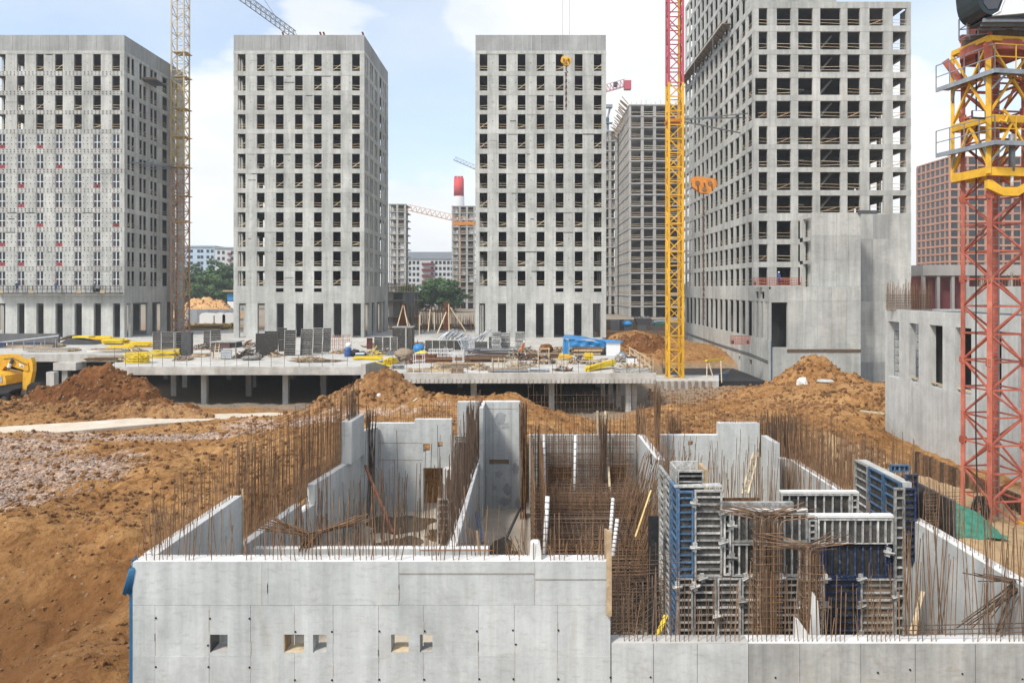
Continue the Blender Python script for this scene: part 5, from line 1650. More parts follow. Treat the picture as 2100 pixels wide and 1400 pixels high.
def heap(name, label, cat, px0, px1, py, hgt, mats, n, lmax=1.2, r=.05, depth=1.6):
    """a tangle of short pieces thrown on each other"""
    Y = DY(py); zb = DECKZ + .01
    x0, x1 = XW(px0, Y), XW(px1, Y); cx = (x0 + x1) / 2; rx = (x1 - x0) / 2
    t = thing(name, label, cat, (cx, Y, zb))
    for i in range(n):
        a = rnd.uniform(0, 6.28); d = rnd.random() ** .6
        c = Vector((cx + rx * d * math.cos(a), Y + depth / 2 * d * math.sin(a), zb + .05 + hgt * (1 - d) * rnd.random()))
        v = Vector((rnd.gauss(0, 1), rnd.gauss(0, .7), rnd.gauss(0, .35))).normalized() * rnd.uniform(.3, 1) * lmax / 2
        v.z = max(-(c.z - zb - .02), min(.6 * hgt, v.z))
        bar('piece', c - v, c + v, r * rnd.uniform(.7, 1.5) * 2, rnd.choice(mats), t, r * rnd.uniform(.7, 1.5) * 2)
    return t
WD = ['wood', 'woodpale', 'woodold']
BY = ['beamyellow', 'beamyellow', 'beamyellow', 'yellow']
sticks('beam_stack', 'yellow timber beams stacked at the back left of the deck, farthest left', 'beam stack', 186, 232, 703, .9, BY, 26, 2, .10, .05, part='beam')
sticks('beam_stack', 'yellow timber beams in a flat stack right of the farthest left beam stack', 'beam stack', 214, 262, 706, .8, BY, 26, 2, .10, .08, part='beam')
sticks('beam_stack', 'long bright yellow beams lying low in front of the other left stacks', 'beam stack', 221, 272, 716, .35, BY, 12, 1.2, .10, .03, part='beam')
sticks('beam_stack', 'yellow beams piled beside the grey formwork rack at the left', 'beam stack', 262, 312, 712, .8, BY, 18, 2, .09, .12, part='beam')
sticks('beam_stack', 'loose yellow and pale beams lying askew right of the yellow basket', 'beam stack', 311, 364, 733, .9, BY + ['woodpale'], 20, 1.6, .09, .3, part='beam')
sticks('beam_stack', 'short yellow beam bundle between the blue tent and the rubble', 'beam stack', 1145, 1173, 738, .6, BY, 16, 1.2, .08, .1, part='beam')
sticks('beam_stack', 'short yellow beam bundle in front of the white hut', 'beam stack', 1197, 1216, 740, .8, BY, 16, 1.2, .08, .05, part='beam')
# slanted bundle at the deck's front right
t = thing('beam_stack', 'long yellow beam bundle lying askew near the front right corner of the deck', 'beam stack', dz(1235, 760))
for k in range(16):
    yy = DY(762) + (k % 6) * .2; zz_ = DECKZ + .1 + (k // 6) * .16
    bar('beam', (XW(1204, yy) + rnd.uniform(-.2, .2), yy, zz_), (XW(1264, yy) + rnd.uniform(-.3, .3), yy + 3.2, zz_ + .35), .17, 'beamyellow', t, .15)
# yellow round basket
x, y, z = dz(282, 744)
t = thing('beam_basket', 'big yellow cage of short beams standing at the left slab corner', 'basket', (x, y, z))
for k in range(5): obj('hoop', MB().tube([(x + 1.32 * math.cos(a * .5236), y + 1.0 * math.sin(a * .5236), z + .1 + k * .25) for a in range(13)], .06, 5), 'beamyellow', t)
for k in range(40):
    a = rnd.uniform(0, 6.28); d = rnd.random()
    bar('beam', (x + 1.2 * d * math.cos(a) - .5, y + .8 * d * math.sin(a), z + .1 + .9 * rnd.random()), (x + 1.2 * d * math.cos(a) + .6, y + .8 * d * math.sin(a), z + .1 + 1.0 * rnd.random()), .14, 'beamyellow', t, .14)
# covered pile
x, y, z = dz(165, 706)
t = thing('covered_pile', 'timber pile under dark sheeting with a rust brown peak at the left', 'pile', (x, y, z))
obj('sheet', MB().yprism([(x - 2.8, z), (x - 1.6, z + .75), (x - .8, z + .95), (x + 2.0, z + .55), (x + 2.6, z)], y - 1, y + 1.2), 'steeldark', t)
obj('top_boards', MB().yprism([(x - 3.2, z + .55), (x - 1.3, z + 1.35), (x - .7, z + 1.3), (x - .9, z + 1.1)], y - .9, y + 1.1), 'rustdark', t)
obj('top_boards', MB().box(x - .7, x + 1.7, y - .9, y + 1, z + 1.0, z + 1.25), 'beamyellow', t)
sticks('plank_pile', 'grey weathered planks along the back of the left slab', 'plank pile', 20, 125, 712, .5, WD, 30, 3, .07, .1, part='plank')
sticks('plank_pile', 'pale planks lying low behind the excavator', 'plank pile', 60, 160, 720, .35, ['woodpale', 'formgrey', 'wood'], 26, 2.4, .07, .05, part='plank')
sticks('plank_pile', 'white and maroon boards lying between the left beam stacks', 'plank pile', 186, 260, 722, .4, ['white', 'maroon', 'formgrey', 'woodpale'], 22, 2, .08, .06, part='plank')
sticks('plank_pile', 'dark boards projecting over the slab edge above the red-brown earth pile', 'plank pile', 175, 262, 741, .5, ['woodpale', 'rustdark', 'woodold'], 14, 2.2, .08, .13, part='plank')
sticks('plank_pile', 'scattered planks lying left of the brown cabin', 'plank pile', 390, 430, 731, .3, WD, 14, 2, .06, .25, part='plank')
# long sloping handrails and grey formwork band at far left
t = thing('ramp_parapet', 'long grey ramp wall with handrails at the far left', 'wall', (XW(60, 112), 112, DECKZ))
obj('wall_panel', MB().box(XW(-60, 118), XW(120, 118), 118, 118.4, DECKZ + .01, ZW(684, 118)), 'inside', t)
for k in range(5): obj('wall_panel', MB().box(XW(-55 + k * 35, 108), XW(-24 + k * 35, 108), 108, 108.15, DECKZ + .01, ZW(702 - k * 0, 108)), 'formnavy' if k % 2 else 'steeldark', t)
bar('handrail', W(-20, 704, 108), W(120, 688, 112), .14, 'white', t, .14)
for k in range(5): bar('rail_post', W(26 + k * 22, 722, 104), W(26 + k * 22, 699 - k, 104), .08, 'steel', t, .08)

# formwork racks on the deck
def rack(label, specs, cat='formwork rack'):
    x, y, z = specs[0][:3]
    t = thing('formwork_rack', label, cat, (x, y, z))
    for s in specs: panel(t, *s[:5], **(s[5] if len(s) > 5 else {}))
    return t
def stand(px0, px1, pyt, py, **k):
    Y = DY(py); w = (px1 - px0) * Y / F; h = (py - pyt) * Y / F
    return (XW((px0 + px1) / 2, Y), Y, DECKZ + .006, w, h, k)
rack('grey ribbed formwork frames standing at the left, beside dark plywood boxes', [stand(313, 330, 681, 717), stand(331, 356, 680, 717), stand(357, 372, 681, 729, mat='formgrey')])
x, y, z = dz(381, 730)
t = thing('formwork_box', 'tall dark plywood column form left of the orange mast foot', 'formwork', (x, y, z))
panel(t, XW(368, y), y + .2, z, 1.0, 2.9, rz=math.radians(30), boardmat='formface')
obj('face_sheet', MB().box(XW(372, y), XW(392, y), y - .1, y + .6, z, z + 2.9), 'steeldark', t)
rack('small pair of ribbed formwork frames right of the orange mast foot', [stand(417, 431, 678, 716, mat='formgrey'), stand(432, 453, 677, 722)])
rack('dark plywood formwork sheets leaning left of the big ribbed panels', [stand(541, 569, 679, 728, lean=.12, boardmat='formface', pitch=9, mat='steeldark'), stand(571, 590, 672, 721, lean=-.1, pitch=9, mat='formgrey')])
for o in list(bpy.data.objects):
    pass
rack('large grey ribbed formwork panels leaning on the deck before the second tower',
     [stand(582, 606, 676, 730, lean=.10), stand(615, 640, 674, 729, lean=.16, pitch=.25), stand(641, 660, 672, 725, lean=.16, pitch=.25), stand(661, 678, 672, 722, lean=.16, pitch=.25)])
x, y, z = dz(555, 729)
t = thing('formwork_sheet', 'blackened plywood sheet leaning at the left end of the large ribbed panels', 'formwork', (x, y - .5, z))
o = obj('sheet', MB().box(x - .75 - .9, x + .95, y - .55, y - .45, z, z + 2.75), 'formface', t)
rack('ribbed formwork frames with a red one, right of the black bags', [stand(752, 764, 693, 716, mat='red'), stand(767, 784, 691, 722), stand(785, 800, 691, 722), stand(801, 815, 691, 724)])
x, y, z = dz(825, 718)
t = thing('formwork_box', 'dark plywood box form with pale rim in the middle of the deck', 'formwork', (x, y, z))
for a, b, c, d in ((806, 843, 0, .1), (806, 843, 2.4, 2.5)): obj('side_board', MB().box(XW(a, y), XW(b, y), y + c, y + d, z, z + 3.0), 'formface', t)
obj('side_board', MB().box(XW(843, y), XW(844.5, y), y, y + 2.5, z, z + 3.0), 'formface', t); obj('side_board', MB().box(XW(805, y), XW(806, y), y, y + 2.5, z, z + 3.0), 'formface', t)
obj('rim', MB().cells([XW(804, y), XW(807, y), XW(842, y), XW(846, y)], [y - .05, y + .1, y + 2.4, y + 2.55], [z + 3.0, z + 3.12], lambda i, j, k: not (i == 1 and j == 1)), 'formgrey', t)
obj('stiffener', MB().box(XW(831, y), XW(834, y), y - .1, y - .02, z, z + 3), 'formgrey', t)
Y_ = DY(721)
t = thing('formwork_box', 'low row of dark stained plywood boxes in the middle of the deck', 'formwork', (XW(915, Y_), Y_, z))
for k in range(6):
    a, b = 872 + k * 14.8, 872 + (k + 1) * 14.8 - .6
    obj('board', MB().box(XW(a, Y_), XW(b, Y_), Y_, Y_ + .15, DECKZ + .01, DECKZ + 1.45), 'formface', t)
    bar('stiffener', (XW(a, Y_), Y_ - .05, DECKZ + .01), (XW(a, Y_), Y_ - .05, DECKZ + 1.5), .08, 'formgrey', t, .08)
bar('rim', (XW(871, Y_), Y_ - .02, DECKZ + 1.5), (XW(960, Y_), Y_ - .02, DECKZ + 1.5), .1, 'formgrey', t, .08)
rack('low grey ribbed frames between the aluminium braces and the stacked shelves', [stand(973, 1000, 700, 725), stand(1002, 1009, 690, 726, boardmat='steeldark')])
def shelf(px0, px1, pyt, py, label, n=11):
    Y = DY(py); x0, x1 = XW(px0, Y), XW(px1, Y); zt = ZW(pyt, Y); z0 = DECKZ + .006
    t = thing('panel_stack', label, 'panel stack', ((x0 + x1) / 2, Y, z0))
    for k in range(n):
        z = z0 + (zt - z0) * k / n
        obj('panel', MB().box(x0 + rnd.uniform(-.05, .05), x1 + rnd.uniform(-.05, .05), Y, Y + 1.2, z + .02, z + (zt - z0) / n - .05), 'formgrey', t)
    for x in (x0 - .06, x1 + .06): bar('corner_post', (x, Y - .05, z0), (x, Y - .05, zt + .1), .07, 'steel', t, .07)
shelf(1010, 1025, 680, 716, 'tall stack of grey slatted panels left of the rubble, wider one at left')
shelf(1027, 1045, 682, 714, 'stack of grey slatted panels standing just right of the tallest stack')
shelf(1058, 1076, 680, 714, 'narrow stack of grey slatted panels before the middle tower pier')
# aluminium braces heap
Y_ = DY(705); t = thing('brace_heap', 'heap of curved silvery braces behind the low plywood boxes', 'heap', (XW(955, Y_), Y_, DECKZ))
for k in range(58):
    px = 906 + k * 1.62; h = 1.0 + .7 * math.sin(k * .13 + .4)
    x = XW(px, Y_); y = Y_ + rnd.uniform(-.6, 1.2); s_ = rnd.uniform(.5, 1.3)
    obj('brace', MB().tube([(x - .7 * s_, y, DECKZ + .1 + rnd.random() * .8), (x - .2, y, DECKZ + .25 + h * .6), (x + .35, y + .1, DECKZ + .4 + h * .8), (x + .8 * s_, y + .1, DECKZ + .5 + h)], .06, 4), 'steel' if k % 5 else 'white', t)
t = thing('brace_heap', 'sheaf of slanting steel props leaning down right of the curved braces', 'heap', (XW(955, DY(726)), DY(726), DECKZ))
for k in range(18):
    yy = DY(724)
    bar('prop', W(938 + k * 2.2, 692 + rnd.uniform(-4, 6), yy + 1), W(950 + k * 1.6, 722 + rnd.uniform(-4, 4), yy), .035, 'steel', t)
# red frames
t = thing('steel_frame', 'low red and white site fence frames before the second tower', 'frame', dz(695, 715))
Y_ = DY(716)
for k in range(15): bar('upright', (XW(677 + k * 2.9, Y_), Y_ + (k % 3) * .5, DECKZ), (XW(677 + k * 2.9, Y_), Y_ + (k % 3) * .5, DECKZ + 1.9), .05, 'red' if k % 2 else 'formgrey', t, .05)
for k in range(6): bar('rail', (XW(677, Y_), Y_ + (k % 3) * .5, DECKZ + .3 + k * .3), (XW(718, Y_), Y_ + (k % 3) * .5, DECKZ + .35 + k * .3), .05, 'red' if k % 2 else 'woodpale', t, .05)

# cabin with ladder and tank
x, y, z = dz(457, 737)
s = y / F
t = thing('site_cabin', 'small brown flat roofed site hut on stilts at the left of the deck', 'cabin', (x, y, z))
obj('wall', MB().box(x - 22 * s, x + 12 * s, y + .3, y + 2.3, z + 1.25, z + 1.95), 'purplish', t)
obj('dark_opening', MB().box(x + 12.2 * s, x + 25 * s, y + .5, y + 2.2, z + 1.3, z + 1.9), 'steeldark', t)
obj('roof', MB().box(x - 27 * s, x + 28 * s, y - .1, y + 2.6, z + 1.96, z + 2.06), 'formgrey', t)
for dx in (-22, -4, 24): bar('stilt', (x + dx * s, y + .35, z), (x + dx * s, y + .35, z + 1.95), .1, 'woodold', t, .1)
t = thing('ladder', 'pale timber ladder leaning on the brown hut', 'ladder', (x - 13 * s, y - .1, z))
for dx in (-16, -8): bar('stile', (x + dx * s, y - .35, z), (x + dx * s, y + .2, z + 1.95), .07, 'woodpale', t, .07)
for k in range(6): bar('rung', (x - 16 * s, y - .3 + k * .08, z + .25 + k * .3), (x - 8 * s, y - .3 + k * .08, z + .25 + k * .3), .05, 'woodpale', t, .05)
t = thing('water_tank', 'white caged liquid tank under the brown hut', 'tank', (x + 6 * s, y, z))
obj('tank_body', MB().box(x - 3 * s, x + 17 * s, y - .05, y + .2, z + .12, z + 1.1), 'white', t)
for k in range(6): bar('cage_bar', (x - 3 * s + k * 4 * s, y - .09, z + .1), (x - 3 * s + k * 4 * s, y - .09, z + 1.15), .04, 'steel', t, .04)
for k in range(4): bar('cage_bar', (x - 3 * s, y - .1, z + .15 + k * .32), (x + 17 * s, y - .1, z + .15 + k * .32), .04, 'steel', t, .04)
MIX = ['woodold', 'formgrey', 'rustred', 'wood', 'steeldark']
heap('scrap_heap', 'grey and brown scrap heap right of the brown hut', 'scrap heap', 484, 538, 733, 1.3, MIX, 130, 1.3)
heap('scrap_heap', 'loose offcuts in front of the dark plywood sheets', 'scrap heap', 552, 582, 731, .7, WD, 50, 1.)
heap('scrap_heap', 'tangle of straps and wire behind the yellow straps', 'scrap heap', 745, 786, 729, 1.0, ['woodpale', 'beamyellow', 'formgrey', 'woodold'], 110, 1.2, .035)
heap('scrap_heap', 'grey scrap and hoses left of the rusty flat container', 'scrap heap', 776, 812, 728, .9, ['formgrey', 'steel', 'woodold'], 70, 1.)
heap('scrap_heap', 'big heap of rusty steel and timber in the middle of the right slab', 'scrap heap', 1030, 1085, 738, 1.2, MIX, 170, 1.4)
heap('scrap_heap', 'rusty scrap heap under the scaffold bay of the right slab', 'scrap heap', 1096, 1136, 745, 1.3, MIX, 150, 1.3)
heap('scrap_heap', 'dark scrap heap behind the short yellow beam bundle', 'scrap heap', 1170, 1206, 745, 1.1, MIX, 120, 1.2)
heap('scrap_heap', 'loose debris at the front edge left of the long yellow bundle', 'scrap heap', 1138, 1172, 760, .5, MIX, 80, .9)
heap('scrap_heap', 'pale debris beside the white lidded tank', 'scrap heap', 1256, 1284, 742, .7, ['formgrey', 'woodpale', 'woodold', 'steel'], 90, 1.)
heap('scrap_heap', 'wood offcuts along the front edge of the right slab, left part', 'scrap heap', 876, 915, 760, .5, WD + ['formgrey'], 70, 1.)
heap('scrap_heap', 'broken boards and wire near the grey crate', 'scrap heap', 965, 1008, 758, .7, WD + ['formgrey'], 100, 1.2)
heap('scrap_heap', 'rubble on the deck in front of the middle tower steps', 'scrap heap', 1058, 1100, 722, .8, MIX, 90, 1.3)
sticks('rebar_bundle', 'long rusty rebar bundle lying across the right slab behind the boards', 'rebar bundle', 830, 968, 742, .5, ['rust', 'rustred', 'rustred'], 60, 2.2, .04, .03, False)
sticks('rebar_bundle', 'reddish rebar bundle in the centre of the right slab', 'rebar bundle', 955, 1040, 741, .6, ['rustred', 'rust', 'rustdark'], 50, 2.2, .045, .05, False)
sticks('rebar_bundle', 'dark bar bundle stacked behind the scrap of the right slab', 'rebar bundle', 960, 1060, 727, .7, ['rustdark', 'steeldark', 'steel'], 40, 2.2, .05, .05, False)
sticks('rebar_bundle', 'brown bars lying left of the blue tent', 'rebar bundle', 1078, 1150, 733, .6, ['rustdark', 'rust', 'woodold'], 44, 2.4, .05, .10, False)
sticks('plank_pile', 'pale boards lying in a low pile before the rusty rebar', 'plank pile', 888, 985, 752, .35, WD + ['woodpale'], 34, 2., .06, .10, part='plank')
sticks('plank_pile', 'thin planks along the front edge of the right slab, near the middle', 'plank pile', 835, 935, 761, .2, WD, 22, 1.6, .05, .08, part='plank')
sticks('plank_pile', 'pale planks on the front edge between the two scaffold frames', 'plank pile', 1000, 1082, 762, .25, ['woodpale', 'woodold', 'steel'], 24, 1.6, .05, .08, part='plank')
sticks('plank_pile', 'long loose boards at the right corner of the slab', 'plank pile', 1255, 1340, 762, .25, ['woodpale', 'woodold', 'white', 'formgrey'], 20, 2., .05, .14, part='plank')
sticks('plank_pile', 'boards strewn behind the blue tent', 'plank pile', 1185, 1250, 744, .3, WD, 20, 2.4, .05, .3, part='plank')
sticks('pipe_bundle', 'bundle of grey steel tubes beside the round yellow bundle', 'pipe bundle', 803, 829, 756, .5, ['steel', 'formgrey'], 30, 1.2, .045, .3, False, part='tube')
sticks('pipe_bundle', 'grey tube bundle lying on the front edge in the middle', 'pipe bundle', 1076, 1128, 762, .25, ['steel', 'formgrey'], 24, 1.2, .045, .06, False, part='tube')
sticks('strap_bundle', 'flat yellow straps lying by the joint of the two slabs', 'strap bundle', 724, 786, 737, .3, 'beamyellow', 18, 1.4, .05, .1, part='strap')
x, y, z = dz(796, 752)
t = thing('beam_bundle', 'round yellow bundle of beam ends facing the viewer', 'beam bundle', (x, y, z))
for k in range(60):
    a = k * 2.4; d = math.sqrt(k / 60) * .5
    px_, pz_ = x + d * 1.15 * math.cos(a), z + .48 + d * .85 * math.sin(a)
    bar('beam', (px_, y + rnd.uniform(-.1, .1), pz_), (px_ + .2, y + 1.6, pz_), .10, 'beamyellow', t, .08)
obj_t = thing('strap', 'yellow strap lying slanted from the slab joint towards the sandy heap', 'strap', dz(775, 755))
obj('strap_band', MB().beam((XW(752, 84), 86, DECKZ + .34), (XW(805, 76), 79.5, DECKZ + .06), .25, .04), 'beamyellow', obj_t)
def blob(name, label, cat, px, py, w, h, mat, seed):
    Y = DY(py); s = Y / F; mb = MB(); rg = random.Random(seed)
    mb.ball((XW(px, Y), Y, DECKZ + h * s * .45), (w * s / 2, w * s / 2.4, h * s * .56), 14, 8, .16, rg)
    o = obj(name, mb, mat, None, True); props(o, label, cat)
    return o
blob('tarp_bundle', 'crumpled blue tarpaulin bundle behind the yellow sack', 'tarp', 859, 722, 24, 17, 'bluetarp', 1)
blob('sack', 'bright yellow sack on the rusty flat container', 'sack', 865, 730, 26, 11, 'beamyellow', 2)
blob('covered_pile', 'brownish tarpaulin covered pile left of the yellow sack', 'pile', 830, 736, 40, 22, 'woodold', 3)
blob('bag', 'black rubbish bag beside the blue barrel', 'bag', 729, 731, 20, 15, 'black', 4)
blob('bag', 'second black bag right of the first, under dark boards', 'bag', 744, 730, 16, 10, 'steeldark', 5)
blob('covered_pile', 'grey sheeted pile at the left of the slab by the scrap', 'pile', 516, 738, 42, 9, 'formgrey', 6)
blob('dirt_heap', 'small brown heap of earth left of the blue tent', 'heap', 1120, 722, 30, 17, 'dirtred', 7)
blob('tarp_bundle', 'pale grey-green netting bundle right of the white hut', 'bundle', 1276, 738, 22, 16, 'steel', 8)
x, y, z = dz(871, 741); s = y / F
t = thing('flat_container', 'low rusty brown container under the yellow sack', 'container', (x, y, z))
obj('body', MB().cells([x - 21 * s, x - 20 * s, x + 20 * s, x + 21 * s], [y, y + .08, y + 1.8, y + 1.9], [z, z + .08, z + .75], lambda i, j, k: not (i == 1 and j == 1 and k == 1)), 'rustred', t)
for k in range(5): bar('rib', (x - 20 * s + k * 10 * s, y - .04, z), (x - 20 * s + k * 10 * s, y - .04, z + .75), .06, 'rustdark', t, .06)
# blue barrel with a worker's helmet height object: a white ball-topped bollard tank beside
x, y, z = dz(713.5, 731); s = y / F
t = thing('barrel', 'dark blue plastic barrel left of the black bags', 'barrel', (x, y, z))
obj('barrel_body', MB().tube([(x, y, z), (x, y, z + .1), (x, y, z + 1.0), (x, y, z + 1.05)], [.40, .44, .44, .38], 14), 'bluebarrel', t, True)
obj('hoop', MB().tube([(x, y, z + .35), (x, y, z + .41)], .46, 14), 'bluebarrel', t); obj('hoop', MB().tube([(x, y, z + .7), (x, y, z + .76)], .46, 14), 'bluebarrel', t)
o = obj('gas_ball', MB().ball((x + .05, y + .1, z + 1.36), .36, 12, 8), 'white', None, True); props(o, 'round white canister on top of the blue barrel', 'canister')
t = thing('tool_box', 'blue and white tool chest right of the black bags', 'box', dz(737, 733))
obj('chest', MB().box(XW(728, 93), XW(745, 93), 93.2, 94, DECKZ + .01, DECKZ + .4), 'formblue', t); obj('lid', MB().box(XW(728, 93), XW(745, 93), 93.15, 94.05, DECKZ + .405, DECKZ + .5), 'white', t)
# crate of grey-brown timber
x, y, z = dz(937, 765); s = y / F
t = thing('crate', 'grey-brown timber crate at the front edge of the right slab', 'crate', (x, y, z))
for k in range(3): obj('side_board', MB().box(x - 12 * s, x + 12 * s, y - .0, y + 1.0, z + k * .17, z + k * .17 + .15), 'woodold', t)
for dx in (-11, 0, 11): bar('corner_post', (x + dx * s, y - .03, z), (x + dx * s, y - .03, z + .52), .08, 'wood', t, .05)
# scaffold frames and thin props standing at the front
def scaff(px0, px1, pyt, py, label, n=4, mat='steel'):
    Y = DY(py); t = thing('scaffold_frame', label, 'scaffold', (XW((px0 + px1) / 2, Y), Y, DECKZ))
    zt = ZW(pyt, Y)
    for k in range(n + 1):
        for dy in (0, 1.4): bar('standard', (XW(px0 + (px1 - px0) * k / n, Y), Y + dy, DECKZ), (XW(px0 + (px1 - px0) * k / n, Y), Y + dy, zt + rnd.uniform(-.2, .2)), .035, mat, t)
    for q in (.25, .6, .95):
        for dy in (0, 1.4): bar('ledger', (XW(px0 - 2, Y), Y + dy, DECKZ + (zt - DECKZ) * q), (XW(px1 + 2, Y), Y + dy, DECKZ + (zt - DECKZ) * q), .03, mat, t)
scaff(1009, 1060, 737, 762, 'low pale scaffold frame at the front edge, left of two', 4, 'woodpale')
scaff(1104, 1126, 714, 748, 'tall narrow scaffold bay over the rusty scrap heap', 1, 'woodpale')
scaff(848, 867, 725, 764, 'pair of pale prop posts right of the grey tube bundle', 1, 'pipe')
scaff(929, 949, 719, 750, 'pair of pale prop posts above the timber crate', 1, 'pipe')
scaff(1142, 1164, 736, 760, 'low scaffold frame left of the long yellow bundle', 2, 'woodpale')
scaff(880, 925, 716, 738, 'low white trestle frame beside the yellow sack', 6, 'pipe')
for i_, (a, b, c, h, mt, lb) in enumerate((
    (262, 300, 722, .5, WD, 'pale offcuts behind the yellow cage of beams'), (360, 392, 738, .4, MIX, 'scrap in front of the dark column form'), (395, 432, 716, .7, MIX, 'scrap before the small pair of form frames'),
    (484, 540, 712, .9, MIX, 'rubble at the foot of the second tower, left corner'), (600, 660, 736, .25, WD, 'thin offcuts in front of the large ribbed panels'), (680, 716, 724, .4, WD, 'boards and wire before the red fence frames'),
    (745, 800, 712, 1.0, MIX, 'dark pile behind the form frames with the red one'), (846, 872, 709, .7, MIX, 'scrap left of the dark plywood box row'), (800, 850, 745, .5, MIX, 'loose scrap around the sheeted pile'),
    (880, 930, 733, .7, MIX, 'tangled wire and tubes before the plywood box row'), (935, 975, 737, .9, ['steel', 'formgrey', 'woodold'], 'grey steel tangle before the slanting props'), (985, 1030, 726, .8, MIX, 'scrap before the low grey frames'),
    (1085, 1135, 731, .8, MIX, 'dark scrap around the small brown earth heap'), (1040, 1100, 752, .5, WD + ['formgrey'], 'pale offcuts near the front edge in the middle'), (1130, 1160, 722, .9, WD, 'boards stacked loose left of the blue shelter'),
    (1210, 1250, 750, .4, MIX, 'litter behind the long yellow bundle'), (1270, 1335, 752, .3, WD, 'scattered laths by the right guard railing'), (905, 960, 707, .6, MIX, 'dark scrap behind the plywood box row'))):
    heap('scrap_heap', lb, 'scrap heap', a, b, c, h, mt, 85, 1.3, .045, 2.4)
# blue tent
Y1_, Y0_ = DY(712), DY(727)
t = thing('tarp_shelter', 'blue tarpaulin shelter sagging between posts at the right of the deck', 'tent', (XW(1215, Y0_), Y0_, DECKZ))
def sheet_mesh(pts, nu, nv, wob, mat, name, par, seed=1, thick=.03):
    """a cloth patch between four corners, hanging with folds"""
    a, b, c, d = [Vector(p) for p in pts]; mb = MB(); rg = np.random.RandomState(seed)
    ph = rg.rand(4) * 6
    nrm = (b - a).cross(d - a).normalized()
    for side in (0, 1):
        for j in range(nv + 1):
            for i in range(nu + 1):
                u, v = i / nu, j / nv
                p = a.lerp(b, u).lerp(d.lerp(c, u), v)
                k = wob * (math.sin(u * 11 + ph[0] + v * 3) * .5 + math.sin(u * 23 + ph[1] - v * 5) * .3 + math.sin(v * 9 + ph[2] + u * 4) * .35)
                p = p + nrm * (k * math.sin(math.pi * (.15 + .7 * u)) + side * thick)
                mb.v.append(tuple(p))
    o_ = (nu + 1) * (nv + 1)
    for j in range(nv):
        for i in range(nu):
            q = j * (nu + 1) + i
            mb.f.append((q, q + 1, q + nu + 2, q + nu + 1)); mb.f.append((q + o_, q + nu + 1 + o_, q + nu + 2 + o_, q + 1 + o_))
    for i in range(nu):
        mb.f.append((i, i + o_, i + 1 + o_, i + 1)); q = nv * (nu + 1) + i; mb.f.append((q, q + 1, q + 1 + o_, q + o_))
    for j in range(nv):
        q = j * (nu + 1); mb.f.append((q, q + nu + 1, q + nu + 1 + o_, q + o_)); q += nu; mb.f.append((q, q + o_, q + nu + 1 + o_, q + nu + 1))
    return obj(name, mb, mat, par, True)
A_, B_, C_, D_ = W(1153, 694, Y0_ - .6), W(1270, 702, Y0_ - .6), W(1280, 700, Y1_), W(1158, 686, Y1_)
sheet_mesh([A_, B_, C_, D_], 26, 10, .16, 'bluetarp', 'roof_sheet', t, 1)
sheet_mesh([W(1168, 716, Y0_ - .5), W(1238, 721, Y0_ - .5), W(1243, 701, Y0_ - .5), W(1166, 695, Y0_ - .5)], 26, 10, .22, 'bluetarp', 'side_sheet', t, 2)
sheet_mesh([W(1155, 728, Y0_ - .4), W(1166, 727, Y0_ - .4), W(1166, 697, Y0_ - .4), W(1155, 695, Y0_ - .4)], 8, 8, .12, 'bluetarp', 'side_sheet', t, 3)
for px, yy in ((1155, Y0_), (1204, Y0_), (1243, Y0_), (1158, Y1_), (1278, Y1_)): bar('post', (XW(px, yy), yy, DECKZ), (XW(px, yy), yy, ZW(700, Y0_) + (.3 if yy == Y1_ else -.1)), .08, 'woodold', t, .08)
sticks('timber_pile', 'brown timber stacked under the blue shelter', 'timber pile', 1168, 1238, 727, 1.0, ['woodold', 'rustdark', 'wood'], 46, 3, .09, .04, part='plank')
x, y, z = dz(1258, 729); s = y / F
t = thing('white_hut', 'small white hut at the right end of the blue shelter', 'hut', (x, y, z))
obj('wall', MB().box(x - 14 * s, x + 14 * s, y, y + 1.8, z, ZW(702, y)), 'white', t); obj('roof', MB().box(x - 17 * s, x + 17 * s, y - .2, y + 2, ZW(702, y) + .004, ZW(700, y)), 'bluetarp', t)
obj('door_frame', MB().box(x + 14.1 * s, x + 14.8 * s, y + .3, y + 1.2, z, z + 1.3), 'formgrey', t)
x, y, z = dz(1296, 751); s = y / F
t = thing('lidded_tank', 'white square tank with black lid near the right corner of the slab', 'tank', (x, y, z))
obj('tank_body', MB().box(x - 10 * s, x + 10 * s, y, y + 1.0, z, z + 17 * s), 'white', t); obj('lid', MB().box(x - 10.5 * s, x + 10.5 * s, y - .03, y + 1.03, z + 17 * s + .004, z + 18.6 * s), 'black', t)
obj('strap', MB().box(x + 5 * s, x + 6.5 * s, y - .02, y - .002, z, z + 16.8 * s), 'steeldark', t)
# timber guard rail down the slab's right side
t = thing('guard_railing', 'pale timber guard railing along the right edge of the deck', 'railing', (12.4, 84, DECKZ))
ysr = [76.2, 78.6, 81.5, 85, 89, 93.5]
for y in ysr: bar('post', (12.35, y, DECKZ), (12.35, y, DECKZ + 1.25), .1, 'woodpale', t, .1)
for a, b in zip(ysr[:-1], ysr[1:]):
    for h in (.55, 1.15): bar('rail', (12.3, a, DECKZ + h), (12.3, b, DECKZ + h + rnd.uniform(-.1, .1)), .05, 'woodpale', t, .14)
bar('board', W(1343, 762, 76.5), W(1300, 722, 79), .08, 'woodpale', t, .12)
